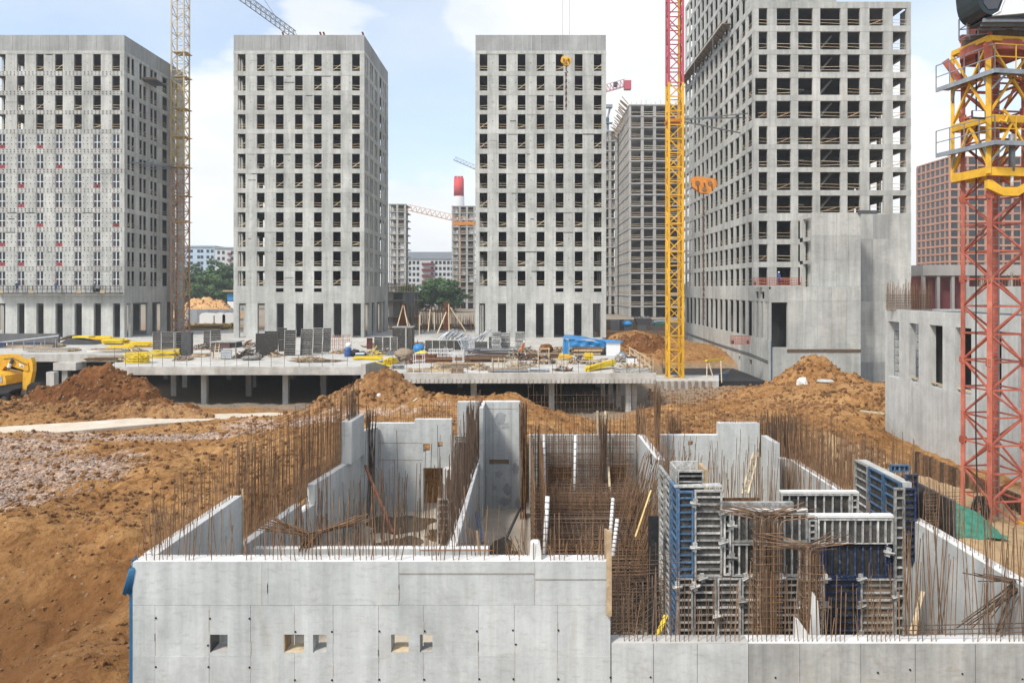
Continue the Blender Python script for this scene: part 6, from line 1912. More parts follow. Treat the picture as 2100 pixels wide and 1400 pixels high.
# thin starter bars poking through the front edges of the slabs
t = thing('starter_bars', 'thin dark starter bars standing along the front edge of the slabs', 'rebar', (-10, 80, DECKZ))
segs = []
for k in range(46):
    px = 235 + k * 25 + rnd.uniform(-4, 4)
    if 735 < px < 800: continue
    Y = 81.8 if px < 740 else 75.7
    Yk = Y + .3
    segs.append(((XW(px, Yk), Yk, DECKZ), (XW(px, Yk) + rnd.uniform(-.05, .05), Yk, DECKZ + rnd.uniform(1.2, 2.4))))
bars('starter_bar', segs, .022, 'rustdark', t)
# two-storey deck back: low concrete wall & steel piles seen between the towers
t = thing('retaining_wall', 'long low grey retaining wall with timber on top between the towers', 'wall', (XW(865, 158), 158, DECKZ))
obj('wall_panel', MB().box(XW(806, 158), XW(972, 158), 158, 158.6, DECKZ - .6, ZW(664, 158)), 'tower_warm', t)
for k in range(10): bar('timber', W(815 + k * 15, 667 + (k % 3) * 4, 157.8), W(836 + k * 15, 667 + (k % 3) * 4, 157.7), .3, rnd.choice(['rustred', 'wood', 'formnavy', 'orange', 'rust']), t, .3)
t = thing('rebar_cage', 'brown thicket of starter bars between the second and third tower', 'rebar', (XW(865, 150), 150, DECKZ))
segs = []
for k in range(230):
    px = rnd.uniform(806, 972); Y = rnd.uniform(146, 172); b = 662 + rnd.uniform(0, 10)
    h = rnd.uniform(2.2, 5.2) if 840 < px < 935 else rnd.uniform(1, 3)
    segs.append(((XW(px, Y), Y, DECKZ - .2), (XW(px, Y) + rnd.uniform(-.1, .1), Y, DECKZ + h)))
bars('bar', segs, .035, 'rust', t)
t = thing('timber_props', 'pale slanting timber props bracing a rusty rebar pillar beyond the deck', 'props', (XW(825, 140), 140, DECKZ))
for a, b, c, d in ((826, 626, 813, 676), (828, 626, 838, 680), (829, 640, 846, 684), (860, 645, 860, 702), (882, 635, 878, 680), (920, 624, 921, 686), (923, 630, 956, 680), (915, 640, 897, 684), (891, 640, 891, 676)):
    bar('prop', W(a, b, 138), W(c, d, 134), .16, 'woodpale', t, .12)
for k in range(14): bar('rebar', W(820 + k * 1.2, 678, 140), W(822 + k * .8, 622, 140), .05, 'rustred', t)
for k in range(10): bar('rebar', W(910 + k * 1.4, 678, 142), W(910 + k * 1.4, 619, 142), .05, 'rustred', t)
# yard beyond, left: sand heap, bales, containers
Y_ = 215
o = mound('sand_heap', 'smooth orange sand heap left of the second tower', XW(425, Y_), Y_, 6.6, 5, 4.6, 'sand', ZW(637, Y_), 91, [(-.45, 0, .8, .8, .9), (.4, 0, .8, .8, .82)], .4)
for k, (a, b, lab) in enumerate(((409, 440, 'white wrapped bale, left one, beyond the deck'), (438, 462, 'white wrapped bale, middle one, beyond the deck'), (456, 479, 'white wrapped bale half hidden by the second tower'))):
    Y = 185; xa, xb, za, zb_ = XW(a, Y), XW(b, Y), ZW(663, Y), ZW(643, Y); c = .45
    mb = MB().yprism([(xa, za), (xb, za), (xb, zb_ - c), (xb - c, zb_), (xa + c, zb_ + .1), (xa, zb_ - c)], Y, Y + 2.4)
    o = obj('wrapped_bale', mb, 'white'); props(o, lab, 'bale', 'wrapped bales beyond the deck')
Y = 230; t = thing('container', 'blue and white stacked site containers beside the second tower', 'container', (XW(474, Y), Y, G))
obj('container_box', MB().box(XW(466, Y), XW(484, Y), Y, Y + 5, ZW(616, Y), ZW(602, Y)), 'bluetarp', t); obj('container_box', MB().box(XW(466, Y), XW(484, Y), Y, Y + 5, G, ZW(618, Y)), 'white', t)
obj('roof', MB().box(XW(460, Y), XW(486, Y), Y - 1, Y + 6, ZW(598, Y), ZW(595, Y)), 'wood', t)
Y = 200; t = thing('site_fence', 'grey sheet fence below the sand heap', 'fence', (XW(430, Y), Y, G))
for k in range(9): obj('fence_panel', MB().box(XW(382 + k * 11, Y), XW(382 + k * 11 + 10.7, Y), Y, Y + .08, G - .3, ZW(634, Y)), 'steel' if k % 3 else 'farroof', t)
Y = 176; t = thing('site_fence', 'timber and earth shuttering wall below the white bales', 'fence', (XW(430, Y), Y, G))
for k in range(16): obj('fence_board', MB().box(XW(380 + k * 6.2, Y), XW(380 + k * 6.2 + 6, Y), Y, Y + .08, G - .3, ZW(662 + (k % 3), Y)), 'dirtmid' if k % 2 else 'wood', t)
sticks('plank_pile', 'long yellow and brown planks lying beyond the deck right of the orange mast', 'plank pile', 392, 476, 676, .8, ['wood', 'beamyellow', 'woodold', 'rustdark'], 40, 8, .12, .12, part='plank', Y=158)
# yard beyond, right: fence, containers on the cliff
Y = 150; t = thing('site_fence', 'grey sheet fence at the foot of the boarded frame tower', 'fence', (XW(1310, Y), Y, CZ - 7))
for k in range(14): obj('fence_panel', MB().box(XW(1243 + k * 9.2, Y), XW(1243 + k * 9.2 + 9, Y), Y, Y + .1, CZ - 8, ZW(655, Y)), 'steel' if k % 3 else 'woodold', t)
Y = 136
blob_y = DY
o = obj('covered_heap', MB().ball((XW(1286, Y), Y, CZ - 6.1), (1.0, 1., .55), 10, 6, .15), 'bluetarp', None, True); props(o, 'small blue covered heap on top of the brown cliff', 'heap')
t = thing('skip', 'dark skip of scrap standing on the brown earth cliff', 'skip', (XW(1320, Y), Y, CZ - 6.4))
obj('skip_body', MB().yprism([(XW(1303, Y), CZ - 5.2), (XW(1308, Y), CZ - 6.3), (XW(1332, Y), CZ - 6.3), (XW(1337, Y), CZ - 5.2)], Y, Y + 2), 'steeldark', t)
for k in range(20): bar('scrap', (XW(1306 + k * 1.4, Y), Y + .5, CZ - 5.3), (XW(1306 + k * 1.4, Y) + rnd.uniform(-1, 1), Y + 1, CZ - 5.0 + rnd.uniform(0, .3)), .12, rnd.choice(['steeldark', 'woodold', 'steel']), t, .1)
sticks('pipe_bundle', 'green and blue pipes lying on the brown cliff beside the yellow mast', 'pipe bundle', 1338, 1372, 668, .8, ['formblue', 'steel', 'greennet'], 20, 2, .09, .1, False, part='tube', Y=134, zb=CZ - 6.3)
# concrete pad and dark trench lining at the yellow mast
t = thing('foundation_pad', 'flat concrete foundation pad under the yellow mast', 'foundation', (XW(1400, 97), 97, CZ - 12.1))
obj('pad', MB().prism([(XW(1342, 95), 94.5), (XW(1472, 95), 94.5), (XW(1478, 100), 101), (XW(1345, 100), 101)], CZ - 12.6, CZ - 11.17), 'slab', t)
for k in range(9): bar('edge_board', (XW(1344 + k * 14, 94.4), 94.4, CZ - 12.6), (XW(1344 + k * 14, 94.4), 94.4, CZ - 11.15), .35, 'woodold', t, .06)
t = thing('trench_lining', 'black membrane lined trench between the yellow mast and the right tower', 'trench', (26, 108, CZ - 12.5))
obj('membrane', MB().prism([(22, 101.5), (31.2, 101.5), (31.2, 118), (18, 118)], CZ - 12.7, CZ - 12.0), 'black', t)
for k in range(12): bar('lath', (22 + k * .7, 102 + k * 1.1, CZ - 11.9), (26 + k * .4, 102.5 + k * 1.2, CZ - 11.85), .12, rnd.choice(['steel', 'membrane', 'woodold']), t, .05)
t = thing('timber_trestle', 'yellow topped timber trestle against the basement wall of the right tower', 'trestle', (XW(1465, 101), 101, CZ - 11.5))
bar('top_beam', W(1448, 739, 100), W(1482, 737, 104), .3, 'beamyellow', t, .25)
for a, b in ((1450, 1449), (1452, 1466), (1478, 1480)): bar('leg', W(a, 740, 100.5), W(b, 785, 98), .12, 'woodpale', t, .12)

# ------------------------------------------------------------------ excavator at the left edge
def excavator():
    Y = 66.; s = Y / F
    P = lambda px, py: (XW(px, Y), ZW(py, Y))
    x, z = P(10, 812)
    T = thing('excavator', 'yellow tracked excavator with raised arm beside the red-brown earth pile', 'excavator', (x, Y, z))
    def plate(name, pts, y0, y1, mat, **k):
        return obj(name, MB().yprism([P(*p) for p in pts], y0, y1), mat, T, **k)
    plate('boom', [(-40, 800), (-28, 760), (-8, 733), (10, 726), (30, 726), (46, 734), (62, 742), (64, 757), (60, 760), (30, 750), (16, 750), (6, 762), (-6, 790), (-20, 806)], Y - .35, Y + .35, 'yellow')
    plate('stick', [(62, 736), (67, 733), (71, 745), (71, 760), (66, 785), (64, 800), (50, 800), (51, 762), (56, 752)], Y - .26, Y + .26, 'yellow')
    plate('body', [(-60, 757), (0, 757), (16, 760), (28, 762), (36, 766), (38, 774), (38, 784), (20, 786), (-60, 790)], Y - 1.6, Y + .9, 'yellow')
    plate('body_shade', [(-60, 791), (36, 785), (46, 795), (30, 806), (-60, 806)], Y - 1.3, Y + .9, 'steeldark')
    plate('service_panel', [(23, 766), (31, 767), (31, 780), (24, 779)], Y - 1.64, Y - 1.6, 'formgrey')
    plate('bucket_link', [(48, 798), (64, 798), (64, 808), (47, 809)], Y - .3, Y + .3, 'woodold')
    plate('bucket', [(64, 790), (70, 784), (80, 787), (84, 797), (81, 809), (70, 811), (62, 803)], Y - .55, Y + .55, 'black')
    obj('cylinder', MB().tube([(*P(24, 755)[:1], Y - .45, P(24, 755)[1]), (P(33, 736)[0], Y - .45, P(33, 736)[1])], .13, 8), 'steeldark', T)
    obj('cylinder_rod', MB().tube([(P(25.5, 752)[0], Y - .47, P(25.5, 752)[1]), (P(29, 744)[0], Y - .47, P(29, 744)[1])], .15, 8), 'white', T)
    obj('hydraulic_pipe', MB().tube([(P(14, 735)[0], Y - .37, P(14, 735)[1]), (P(33, 733)[0], Y - .37, P(33, 733)[1]), (P(60, 747)[0], Y - .37, P(60, 747)[1])], .035, 5), 'steeldark', T)
    plate('decal', [(44, 744), (54, 748), (54, 753), (45, 749)], Y - .36, Y - .352, 'white')
    plate('decal_mark', [(49, 748), (53, 749.5), (53, 751.5), (49, 750)], Y - .365, Y - .3605, 'steeldark')
    # tracks: shoes round an oval, rollers inside
    for yy in (Y - 1.5, Y + .6):
        xa, xb = XW(-60, Y), XW(44, Y); zb_ = ZW(818, Y); zt_ = ZW(802, Y)
        zm = (zb_ + zt_) / 2; r = (zt_ - zb_) / 2
        mb = MB(); nsh = 44
        per = 2 * (xb - xa - 2 * r) + 2 * math.pi * r
        for k in range(nsh):
            d = per * k / nsh; st = xb - xa - 2 * r
            if d < st: px_, pz_, a = xa + r + d, zt_, 0
            elif d < st + math.pi * r: q = (d - st) / r; px_, pz_, a = xb - r + r * math.sin(q), zm + r * math.cos(q), -q
            elif d < 2 * st + math.pi * r: px_, pz_, a = xb - r - (d - st - math.pi * r), zb_, 0
            else: q = (d - 2 * st - math.pi * r) / r; px_, pz_, a = xa + r - r * math.sin(q), zm - r * math.cos(q), math.pi - q
            v = Vector((math.cos(a), 0, math.sin(a))) * .09
            mb.beam(Vector((px_, yy, pz_)) - v, Vector((px_, yy, pz_)) + v, .55, .07)
        obj('track', mb, 'black', T)
        for k in range(6): obj('roller', MB().tube([(xa + r + (xb - xa - 2 * r) * k / 5, yy - .2, zm - .05), (xa + r + (xb - xa - 2 * r) * k / 5, yy + .2, zm - .05)], .22, 10), 'steeldark', T)
    plate('cab', [(-62, 700), (-34, 702), (-26, 756), (-62, 756)], Y - 1.5, Y - .5, 'yellow')
excavator()
# ------------------------------------------------------------------ the excavated foundation pit
o = obj('pit_floor', MB().box(-8.4, 13.0, 17.5, 36.2, FLOORZ - .3, FLOORZ), 'floor', kind='structure')
def pud(pts, name='puddle'):
    obj(name, MB().prism([(x_, y_) for x_, y_ in pts], FLOORZ + .003, FLOORZ + .007), 'puddle', kind='structure')
def blobpoly(cx, cy, rx, ry, seed, n=22):
    rg = random.Random(seed); ph = [rg.uniform(0, 6) for _ in range(4)]
    return [(cx + rx * (1 + .22 * math.sin(3 * a + ph[0]) + .14 * math.sin(5 * a + ph[1]) + .08 * math.sin(9 * a + ph[2])) * math.cos(a), cy + ry * (1 + .2 * math.sin(2 * a + ph[3]) + .12 * math.sin(7 * a + ph[1])) * math.sin(a)) for a in [2 * math.pi * k / n for k in range(n)]]
pud(blobpoly(-5.4, 32.6, 1.35, 1.5, 1)); pud(blobpoly(-4.9, 29.8, .8, 1.3, 2)); pud(blobpoly(-3.3, 31.2, .8, .8, 3)); pud(blobpoly(-5.7, 28.3, .6, .9, 4)); pud(blobpoly(-1.0, 29.5, .6, 1.2, 5))

def wall(label, name, boxes, mat='pit', top='pit_top', cat='concrete wall', group=None, jointed=None):
    """boxes: (x0,x1,y0,y1,z0,z1) abutting runs of one cast wall; each gets a rough pale top"""
    xs_ = [b[0] for b in boxes] + [b[1] for b in boxes]; ys_ = [b[2] for b in boxes] + [b[3] for b in boxes]
    t = thing(name, label, cat, ((min(xs_) + max(xs_)) / 2, (min(ys_) + max(ys_)) / 2, FLOORZ), group)
    for b in boxes:
        obj('cast_section', MB().box(*b), mat, t)
        obj('wall_top', rough_top(b), top, t)
    return t
def rough_top(b, h=.03, inset=.012):
    """uneven trowelled top skin of a wall run"""
    x0, x1, y0, y1, z = b[0] + inset, b[1] - inset, b[2] + inset, b[3] - inset, b[5]
    nx = max(2, min(60, int((x1 - x0) / .18))); ny = max(2, min(60, int((y1 - y0) / .18)))
    mb = MB(); W_ = nx + 1
    for j in range(ny + 1):
        for i in range(nx + 1):
            x = x0 + (x1 - x0) * i / nx; y = y0 + (y1 - y0) * j / ny
            e = i in (0, nx) or j in (0, ny)
            mb.v.append((x, y, z + (.002 if e else h * (.4 + mnoise.noise(Vector((x * 2.5, y * 2.5, 0))) * 1.0))))
    for j in range(ny):
        for i in range(nx):
            q = j * W_ + i; mb.f.append((q, q + 1, q + W_ + 1, q + W_))
    return mb
def h2z(h): return CZ - h
# 1. the big front wall, square to the viewer: a core with holes, cast panels proud of it
def front_wall():
    Y = 17.0; s = Y / F
    X0, X1 = XW(272, Y), XW(1252, Y)
    zt = h2z(5.95); zb = FLOORZ - 1.0
    holes = [(431, 467, 1302, 1337), (582, 624, 1300, 1337), (642, 670, 1300, 1337), (802, 838, 1298, 1337), (861, 887, 1300, 1337)]
    T = thing('concrete_wall', 'large pale front wall of the pit with five small square holes', 'concrete wall', ((X0 + X1) / 2, Y, zb))
    xs_ = sorted([X0, X1] + [XW(h[0], Y) for h in holes] + [XW(h[1], Y) for h in holes])
    za, zc = ZW(1337, Y), ZW(1300, Y)
    def solid(i, j, k):
        xm = (xs_[i] + xs_[i + 1]) / 2
        return not (k == 1 and any(XW(h[0], Y) < xm < XW(h[1], Y) for h in holes))
    obj('wall_core', MB().cells(xs_, [Y + .03, Y + .47], [zb, za, zc, zt], solid), 'pit', T)
    # cast panels; vertical pour joints as in the photograph
    lower = [272, 318, 429, 514, 604, 683, 776, 868, 981, 1055, 1143, 1252]
    upper1 = [272, 537, 551, 818, 1096]
    rows = [('up', [272, 537, 550, 818, 1096, 1252], 1152, 1240), ('lo', lower, 1240, 1345), ('lo2', lower, 1345, 1420), ('lo3', lower, 1420, 1500), ('lo4', lower, 1500, 1620)]
    g = .003
    for nm, xsj, p0, p1 in rows:
        for a, b in zip(xsj[:-1], xsj[1:]):
            xa, xb = XW(a, Y) + g, XW(b, Y) - g; z1, z0 = ZW(p0, Y) - (g if p0 != 1152 else .0), ZW(p1, Y) + (g if nm != 'lo' else 0)
            if nm in ('lo2', 'lo3', 'lo4'): z1 += g
            if nm == 'lo2': z0 += 0
            hs = [h for h in holes if h[0] < b and h[1] > a] if nm == 'lo' else []
            cx_ = sorted(set([xa, xb] + [max(xa, min(xb, XW(v, Y))) for h in hs for v in h[:2]]))
            def sol(i, j, k, cx_=cx_, hs=hs):
                xm = (cx_[i] + cx_[i + 1]) / 2
                return not (k == 1 and any(XW(h[0], Y) < xm < XW(h[1], Y) for h in hs))
            off = rnd.uniform(0, .012)
            zs_ = [z0, za, zc, z1] if hs else [z0, z1]
            if not hs: sol = lambda i, j, k: True
            obj('cast_panel', MB().cells(cx_, [Y - off, Y + .03 - .001], zs_, sol), 'pit', T)
    # horizontal scratch joint in the upper right lift
    for a, b, py in ((818, 1096, 1175), (1098, 1250, 1187)):
        obj('form_seam', MB().box(XW(a, Y), XW(b, Y), Y - .019, Y - .014, ZW(py, Y) - .006, ZW(py, Y) + .006), 'woodold', T)
    # brown grout leaks along the joints
    for px in lower[1:-1] + [549, 818, 1096]:
        for _ in range(2):
            a = rnd.uniform(1244, 1360) if px in lower else rnd.uniform(1160, 1200); b = a + rnd.uniform(12, 70 if px in lower else 34)
            obj('grout_leak', MB().box(XW(px, Y) - .004 - rnd.random() * .006, XW(px, Y) + .004 + rnd.random() * .006, Y - .0135, Y - .0125, ZW(b, Y), ZW(a, Y)), 'grout', T)
    # tie holes
    tie = mk_mesh('tie_hole', MB().tube([(0, -.022, 0), (0, .02, 0)], .022, 8), M['black'], False, False)[0]
    for px, py in [(320, 1266), (320, 1366), (431, 1267), (427, 1322), (428, 1366), (512, 1267), (512, 1367), (606, 1294), (605, 1393), (681, 1294), (681, 1393), (778, 1293), (778, 1392), (871, 1293), (870, 1392), (978, 1293), (983, 1391), (1052, 1291), (1053, 1391), (1145, 1291), (1145, 1391), (1058, 1320)]:
        put('tie_hole', tie, (XW(px, Y), Y, ZW(py, Y)), T)
    # timber linings left in the holes
    for k, h in enumerate(holes):
        a, b = XW(h[0], Y), XW(h[1], Y)
        if k in (1,): obj('lining_board', MB().box(a + .002, a + .025, Y + .0, Y + .46, za + .002, zc - .002), 'wood', T)
        if k in (0,): obj('lining_board', MB().box(a + .002, a + .02, Y + .0, Y + .46, za + .002, zc - .002), 'steeldark', T)
        obj('lining_board', MB().box(a + .03, b - .002, Y - .004, Y + .46, za + .001, za + .018), 'woodpale' if k % 2 else 'slab', T)
    obj('wall_top', rough_top((X0, X1 - .02, Y + .0, Y + .47, 0, zt + .003), .045), 'pit_top', T)
    # stub cast on top, at the middle
    obj('top_stub', MB().yprism([(XW(1086, 17.3), zt), (XW(1112, 17.3), zt), (XW(1107, 17.3), zt + .34), (XW(1103, 17.3), zt + .37), (XW(1092, 17.3), zt + .37), (XW(1088, 17.3), zt + .34)], 17.12, 17.4), 'pit_top', T)
    # starter bars along the top
    segs = []
    for px in list(range(282, 1250, 9)):
        x = XW(px + rnd.uniform(-2, 2), Y + .12)
        for yy, on in ((Y + .1, .55), (Y + .37, .75)):
            if rnd.random() > on: continue
            if px < 760: h = rnd.choice([.45, .7, .95, 1.05]) if px < 520 else rnd.choice([.5, .9, 1.3])
            else: h = rnd.choice([.3, .5, .9, 1.3]) * (1.25 if px < 1040 else .8)
            segs.append(((x, yy, zt - .05), (x + rnd.gauss(0, .05), yy + rnd.gauss(0, .04), zt + h)))
    bars('rebar', segs, .010, 'rust', T, 290)
    for a, b, c, d in ((861, 1128, 1014, 1128), (520, 1150, 660, 1151)): bar('tie_bar', W(a, b, Y + .3), W(c, d, Y + .3), .012, 'rustred', T)
    return T
FW = front_wall()
# membrane hanging at the corner
t = thing('blue_membrane', 'blue plastic membrane hanging over the left end of the front wall', 'membrane', (XW(262, 17), 17, CZ - 7))
for k in range(5):
    x0 = XW(256 + k * 3.2, 17)
    obj('fold', MB().tube([(XW(275, 17.2), 17.25 + k * .03, h2z(5.93)), (XW(268 + k, 17), 17.1, h2z(5.95)), (XW(266 + k * 1.6, 16.95), 16.98, h2z(6.1)), (x0, 16.93 + k * .02, h2z(6.62 + .03 * (k % 2)))], [.015, .028, .032, .024], 6), 'membrane', t, True)
obj('wall_sheet', MB().box(XW(270, 17) - .05, XW(272, 17) - .004, 17.0, 17.5, FLOORZ - .9, h2z(6.3)), 'membrane', t)

# 2. lower front wall, right
Y = 17.0
X0, X1 = XW(1253, Y), 14.8
zt = h2z(7.73)
t = thing('concrete_wall', 'lower damp front wall of the pit at the right with starter bars', 'concrete wall', (8, Y, FLOORZ))
obj('wall_core', MB().box(X0, X1, Y + .03, Y + .45, FLOORZ - 1, zt), 'pit', t)
js = [1254, 1340, 1430, 1535, 1640, 1765, 1877, 2000, 2120, 2300, 2480]
for a, b in zip(js[:-1], js[1:]):
    obj('cast_panel', MB().box(XW(a, Y) + .006, XW(b, Y) - .006, Y - rnd.uniform(0, .014), Y + .029, FLOORZ - 1, zt - .001), 'pitdamp' if a > 1500 else 'pit', t)
obj('wall_top', rough_top((X0, XW(1536, Y), Y + .0, Y + .45, 0, zt + .002), .05), 'slab', t)
obj('wall_top', rough_top((XW(1536, Y), X1, Y + .0, Y + .45, 0, zt + .002), .04), 'pit_top', t)
obj('rough_curb', MB().yprism([(XW(1630, 17.3), zt), (XW(1664, 17.3), zt), (XW(1660, 17.3), zt + .05), (XW(1636, 17.3), zt + .42), (XW(1631, 17.3), zt + .42)], 17.25, 17.42), 'pit_top', t)
segs = []
for k in range(92):
    px = 1262 + k * 9.4
    for yy in (Y + .1, Y + .36):
        if rnd.random() < (.62 if px > 1830 else .8):
            h = rnd.uniform(1.6, 3.0) if px > 1850 else rnd.uniform(.5, 1.7)
            segs.append(((XW(px, yy), yy, zt - .05), (XW(px, yy) + rnd.gauss(0, .09 if px > 1850 else .04), yy + rnd.gauss(0, .05), zt + h)))
bars('rebar', segs, .009, 'rust', t, 290)
for k in range(3): bar('tie_bar', (XW(1845, 17.2), 17.15 + k * .1, zt + .12 + k * .06), (XW(2200, 17.2), 17.2 + k * .1, zt + .2 + k * .05), .011, 'rustdark', t)
tie = mk_mesh('tie_hole', MB().tube([(0, -.022, 0), (0, .02, 0)], .022, 8), M['black'], False, False)[0]
for px, py in ((1252, 1388), (1334, 1387), (1590, 1388), (1800, 1378), (1866, 1372), (1973, 1380), (2096, 1391)): put('tie_hole', tie, (XW(px, Y), Y, ZW(py, Y)), t)

# 3. left side: high part, lower stepped run, tall stub
def starter(t, pts, ztop, n, hmin, hmax, sc=.03, r=.0085, rows=1, mat='rust', limit=290, dx=.0):
    segs = []
    for k in range(n):
        u = (k + rnd.uniform(.2, .8)) / n
        x = pts[0][0] + (pts[1][0] - pts[0][0]) * u; y = pts[0][1] + (pts[1][1] - pts[0][1]) * u
        for rr in range(rows):
            segs.append(((x + rr * dx, y, ztop - .05), (x + rr * dx + rnd.gauss(0, sc), y + rnd.gauss(0, sc), ztop + rnd.uniform(hmin, hmax))))
    bars('rebar', segs, r, mat, t, limit)
def slant_wall(t, p0, p1, w, z0, z1, name='cast_section'):
    """run of wall between two plan points (left face line), thickness w to the left"""
    a, b = Vector(p0), Vector(p1); d = (b - a).normalized(); n = Vector((-d.y, d.x)) * w
    poly = [tuple(a), tuple(b), tuple(b + n), tuple(a + n)]
    L_ = (b - a).length; m = max(1, round(L_ / 1.35))
    for k in range(m):
        p, q = a.lerp(b, k / m), a.lerp(b, (k + 1) / m)
        g_ = d * .004
        obj(name, MB().prism([tuple(p + g_), tuple(q - g_), tuple(q - g_ + n), tuple(p + g_ + n)], z0, z1), 'pit', t)
    obj('wall_top', MB().prism([tuple(a + n * .02), tuple(b + n * .02), tuple(b + n * .98), tuple(a + n * .98)], z1 + .001, z1 + .02), 'pit_top', t)
t = thing('concrete_wall', 'high left side wall of the pit joining the front wall', 'concrete wall', (-8.4, 20, FLOORZ))
slant_wall(t, (-8.26, 17.48), (-8.18, 22.4), .33, FLOORZ - .3, h2z(5.95))
starter(t, ((-8.5, 17.6), (-8.35, 22.3)), h2z(5.95), 70, .5, 1.6, .03)
obj('end_board', MB().box(-8.19, -8.15, 22.42, 22.46, FLOORZ, h2z(5.75)), 'woodpale', t)
t = thing('concrete_wall', 'long low left side wall of the pit, stepping down towards the back', 'concrete wall', (-7.8, 27, FLOORZ))
slant_wall(t, (-8.14, 22.5), (-7.75, 26.9), .33, FLOORZ - .3, h2z(7.42))
slant_wall(t, (-7.74, 27.0), (-7.62, 28.0), .33, FLOORZ - .3, h2z(7.75))
slant_wall(t, (-7.61, 28.05), (-7.02, 33.0), .33, FLOORZ - .3, h2z(7.05))
starter(t, ((-8.4, 22.5), (-7.9, 28.0)), h2z(7.42), 150, 1.8, 3.4, .035, limit=150)
starter(t, ((-7.9, 28.0), (-7.25, 32.9)), h2z(7.05), 150, 1.8, 3.0, .035, limit=140)
for k in range(10):
    z = h2z(7.0) + k * .3
    bar('cross_bar', (-8.45, 22.6, z), (-7.95, 28.0, z), .009, 'rust', t); bar('cross_bar', (-7.95, 28.0, z + .15), (-7.25, 32.9, z + .15), .009, 'rust', t)
t = thing('concrete_wall', 'tall narrow stub of the left side wall with a ragged blackened edge', 'concrete wall', (-7, 33.5, FLOORZ))
slant_wall(t, (-7.02, 31.3), (-6.92, 33.2), .42, h2z(7.03), h2z(5.35))
obj('ragged_edge', MB().box(-7.47, -7.44, 31.35, 31.9, h2z(7.0), h2z(5.6)), 'black', t)
starter(t, ((-7.2, 31.4), (-7.1, 33.1)), h2z(5.35), 26, .8, 1.6, .03, mat='rustdark')
t = thing('concrete_wall', 'back left corner wall of the pit with a doorway onto brown earth', 'concrete wall', (-4.8, 34.5, FLOORZ))
slant_wall(t, (-6.92, 33.2), (-6.55, 34.4), .3, FLOORZ - .3, h2z(6.1))
Yq = 34.5; q = lambda px: XW(px, Yq); zq = lambda py: ZW(py, Yq)
xs_ = [q(758), q(850), q(868), q(882), q(898), q(908), q(926)]
def sol(i, j, k):
    xm = (xs_[i] + xs_[i + 1]) / 2; px = xm * F / Yq + VX; 
    zm = (zs_[k] + zs_[k + 1]) / 2; py = VY + (CZ - zm) * F / Yq
    if px < 850 and py < 868: return False
    if 868 < px < 882 and 909 < py < 926: return False
    if 898 < px < 908 and 906 < py < 916: return False
    if 868 < px < 908 and 959 < py: return False
    return True
zs_ = [FLOORZ - .0] + [zq(p) for p in (959, 926, 916, 909, 906, 868, 860)]
obj('cast_section', MB().cells(xs_, [Yq, Yq + .4], zs_, sol), 'pit', t)
obj('wall_top', rough_top((q(758), q(850), Yq, Yq + .4, 0, zq(868) + .001), .03), 'pit_top', t); obj('wall_top', rough_top((q(850), q(926), Yq, Yq + .4, 0, zq(860) + .001), .03), 'pit_top', t)
for py in (908, 943):
    obj('form_seam', MB().box(q(760), q(866), Yq - .006, Yq - .002, zq(py) - .012, zq(py) + .012), 'woodold', t)
starter(t, ((-6.7, 34.7), (-3.4, 34.7)), zq(866), 60, .25, .8, .04)
# 4. cross wall just behind the front wall
t = thing('concrete_wall', 'low cross wall just behind the front wall, bars bent over at its end', 'concrete wall', (-4.5, 22.3, FLOORZ))
for a, b in ((-7.8, -5.9), (-5.89, -4.1), (-4.09, -2.6), (-2.59, -1.07)): obj('cast_section', MB().box(a, b, 22.2, 22.5, FLOORZ, h2z(7.4)), 'pit', t)
obj('wall_top', rough_top((-7.75, -1.07, 22.2, 22.5, 0, h2z(7.4) + .001), .03), 'pit_top', t)
starter(t, ((-7.7, 22.35), (-1.2, 22.35)), h2z(7.4), 60, .5, 2.5, .14)
# bent sheaves
def sheaf(label, base, mid, ends, n, r, mat='rust', spread=.25, name='rebar_bundle', basespread=.15):
    t = thing(name, label, 'rebar', base)
    for k in range(n):
        e = Vector(ends[k % len(ends)]) + Vector((rnd.uniform(-1, 1), rnd.uniform(-1, 1), rnd.uniform(-.6, .6))) * spread
        b = Vector(base) + Vector((rnd.uniform(-1, 1), rnd.uniform(-1, 1), 0)) * basespread
        m_ = Vector(mid) + (b - Vector(base)) * .9 + Vector((rnd.uniform(-1, 1), rnd.uniform(-1, 1), rnd.uniform(-1, 1))) * .06
        obj('bar', MB().tube([b, m_ - Vector((0, 0, .12)), m_ + (e - m_) * .10, e], r, 5, False), mat, t)
    return t
sheaf('sheaf of bent bars fanning left and right on the cross wall behind the front wall', (-6.35, 22.3, h2z(7.45)), (-6.2, 22.35, h2z(7.05)), [(-7.6, 22.2, h2z(6.75)), (-5.0, 22.3, h2z(6.75)), (-7.4, 22.6, h2z(6.6)), (-4.6, 22.2, h2z(6.5))], 46, .012, 'rust', .16)
# 5. wall running towards the viewer, with formwork on its left
t = thing('concrete_wall', 'narrow wall running back from the cross wall, white top slanting away', 'concrete wall', (-2.1, 29, FLOORZ))
for a, b in ((22.52, 25), (25.01, 27.6), (27.61, 30.2), (30.21, 32.8), (32.81, 35)): obj('cast_section', MB().box(-2.28, -2.03, a, b, FLOORZ, h2z(7.45)), 'pit', t)
obj('wall_top', rough_top((-2.28, -2.03, 22.52, 35, 0, h2z(7.45) + .001), .03), 'pit_top', t)
starter(t, ((-2.35, 23), (-2.2, 34.8)), h2z(7.45), 110, .8, 3.1, .05, rows=2, dx=.12, mat='rustdark')
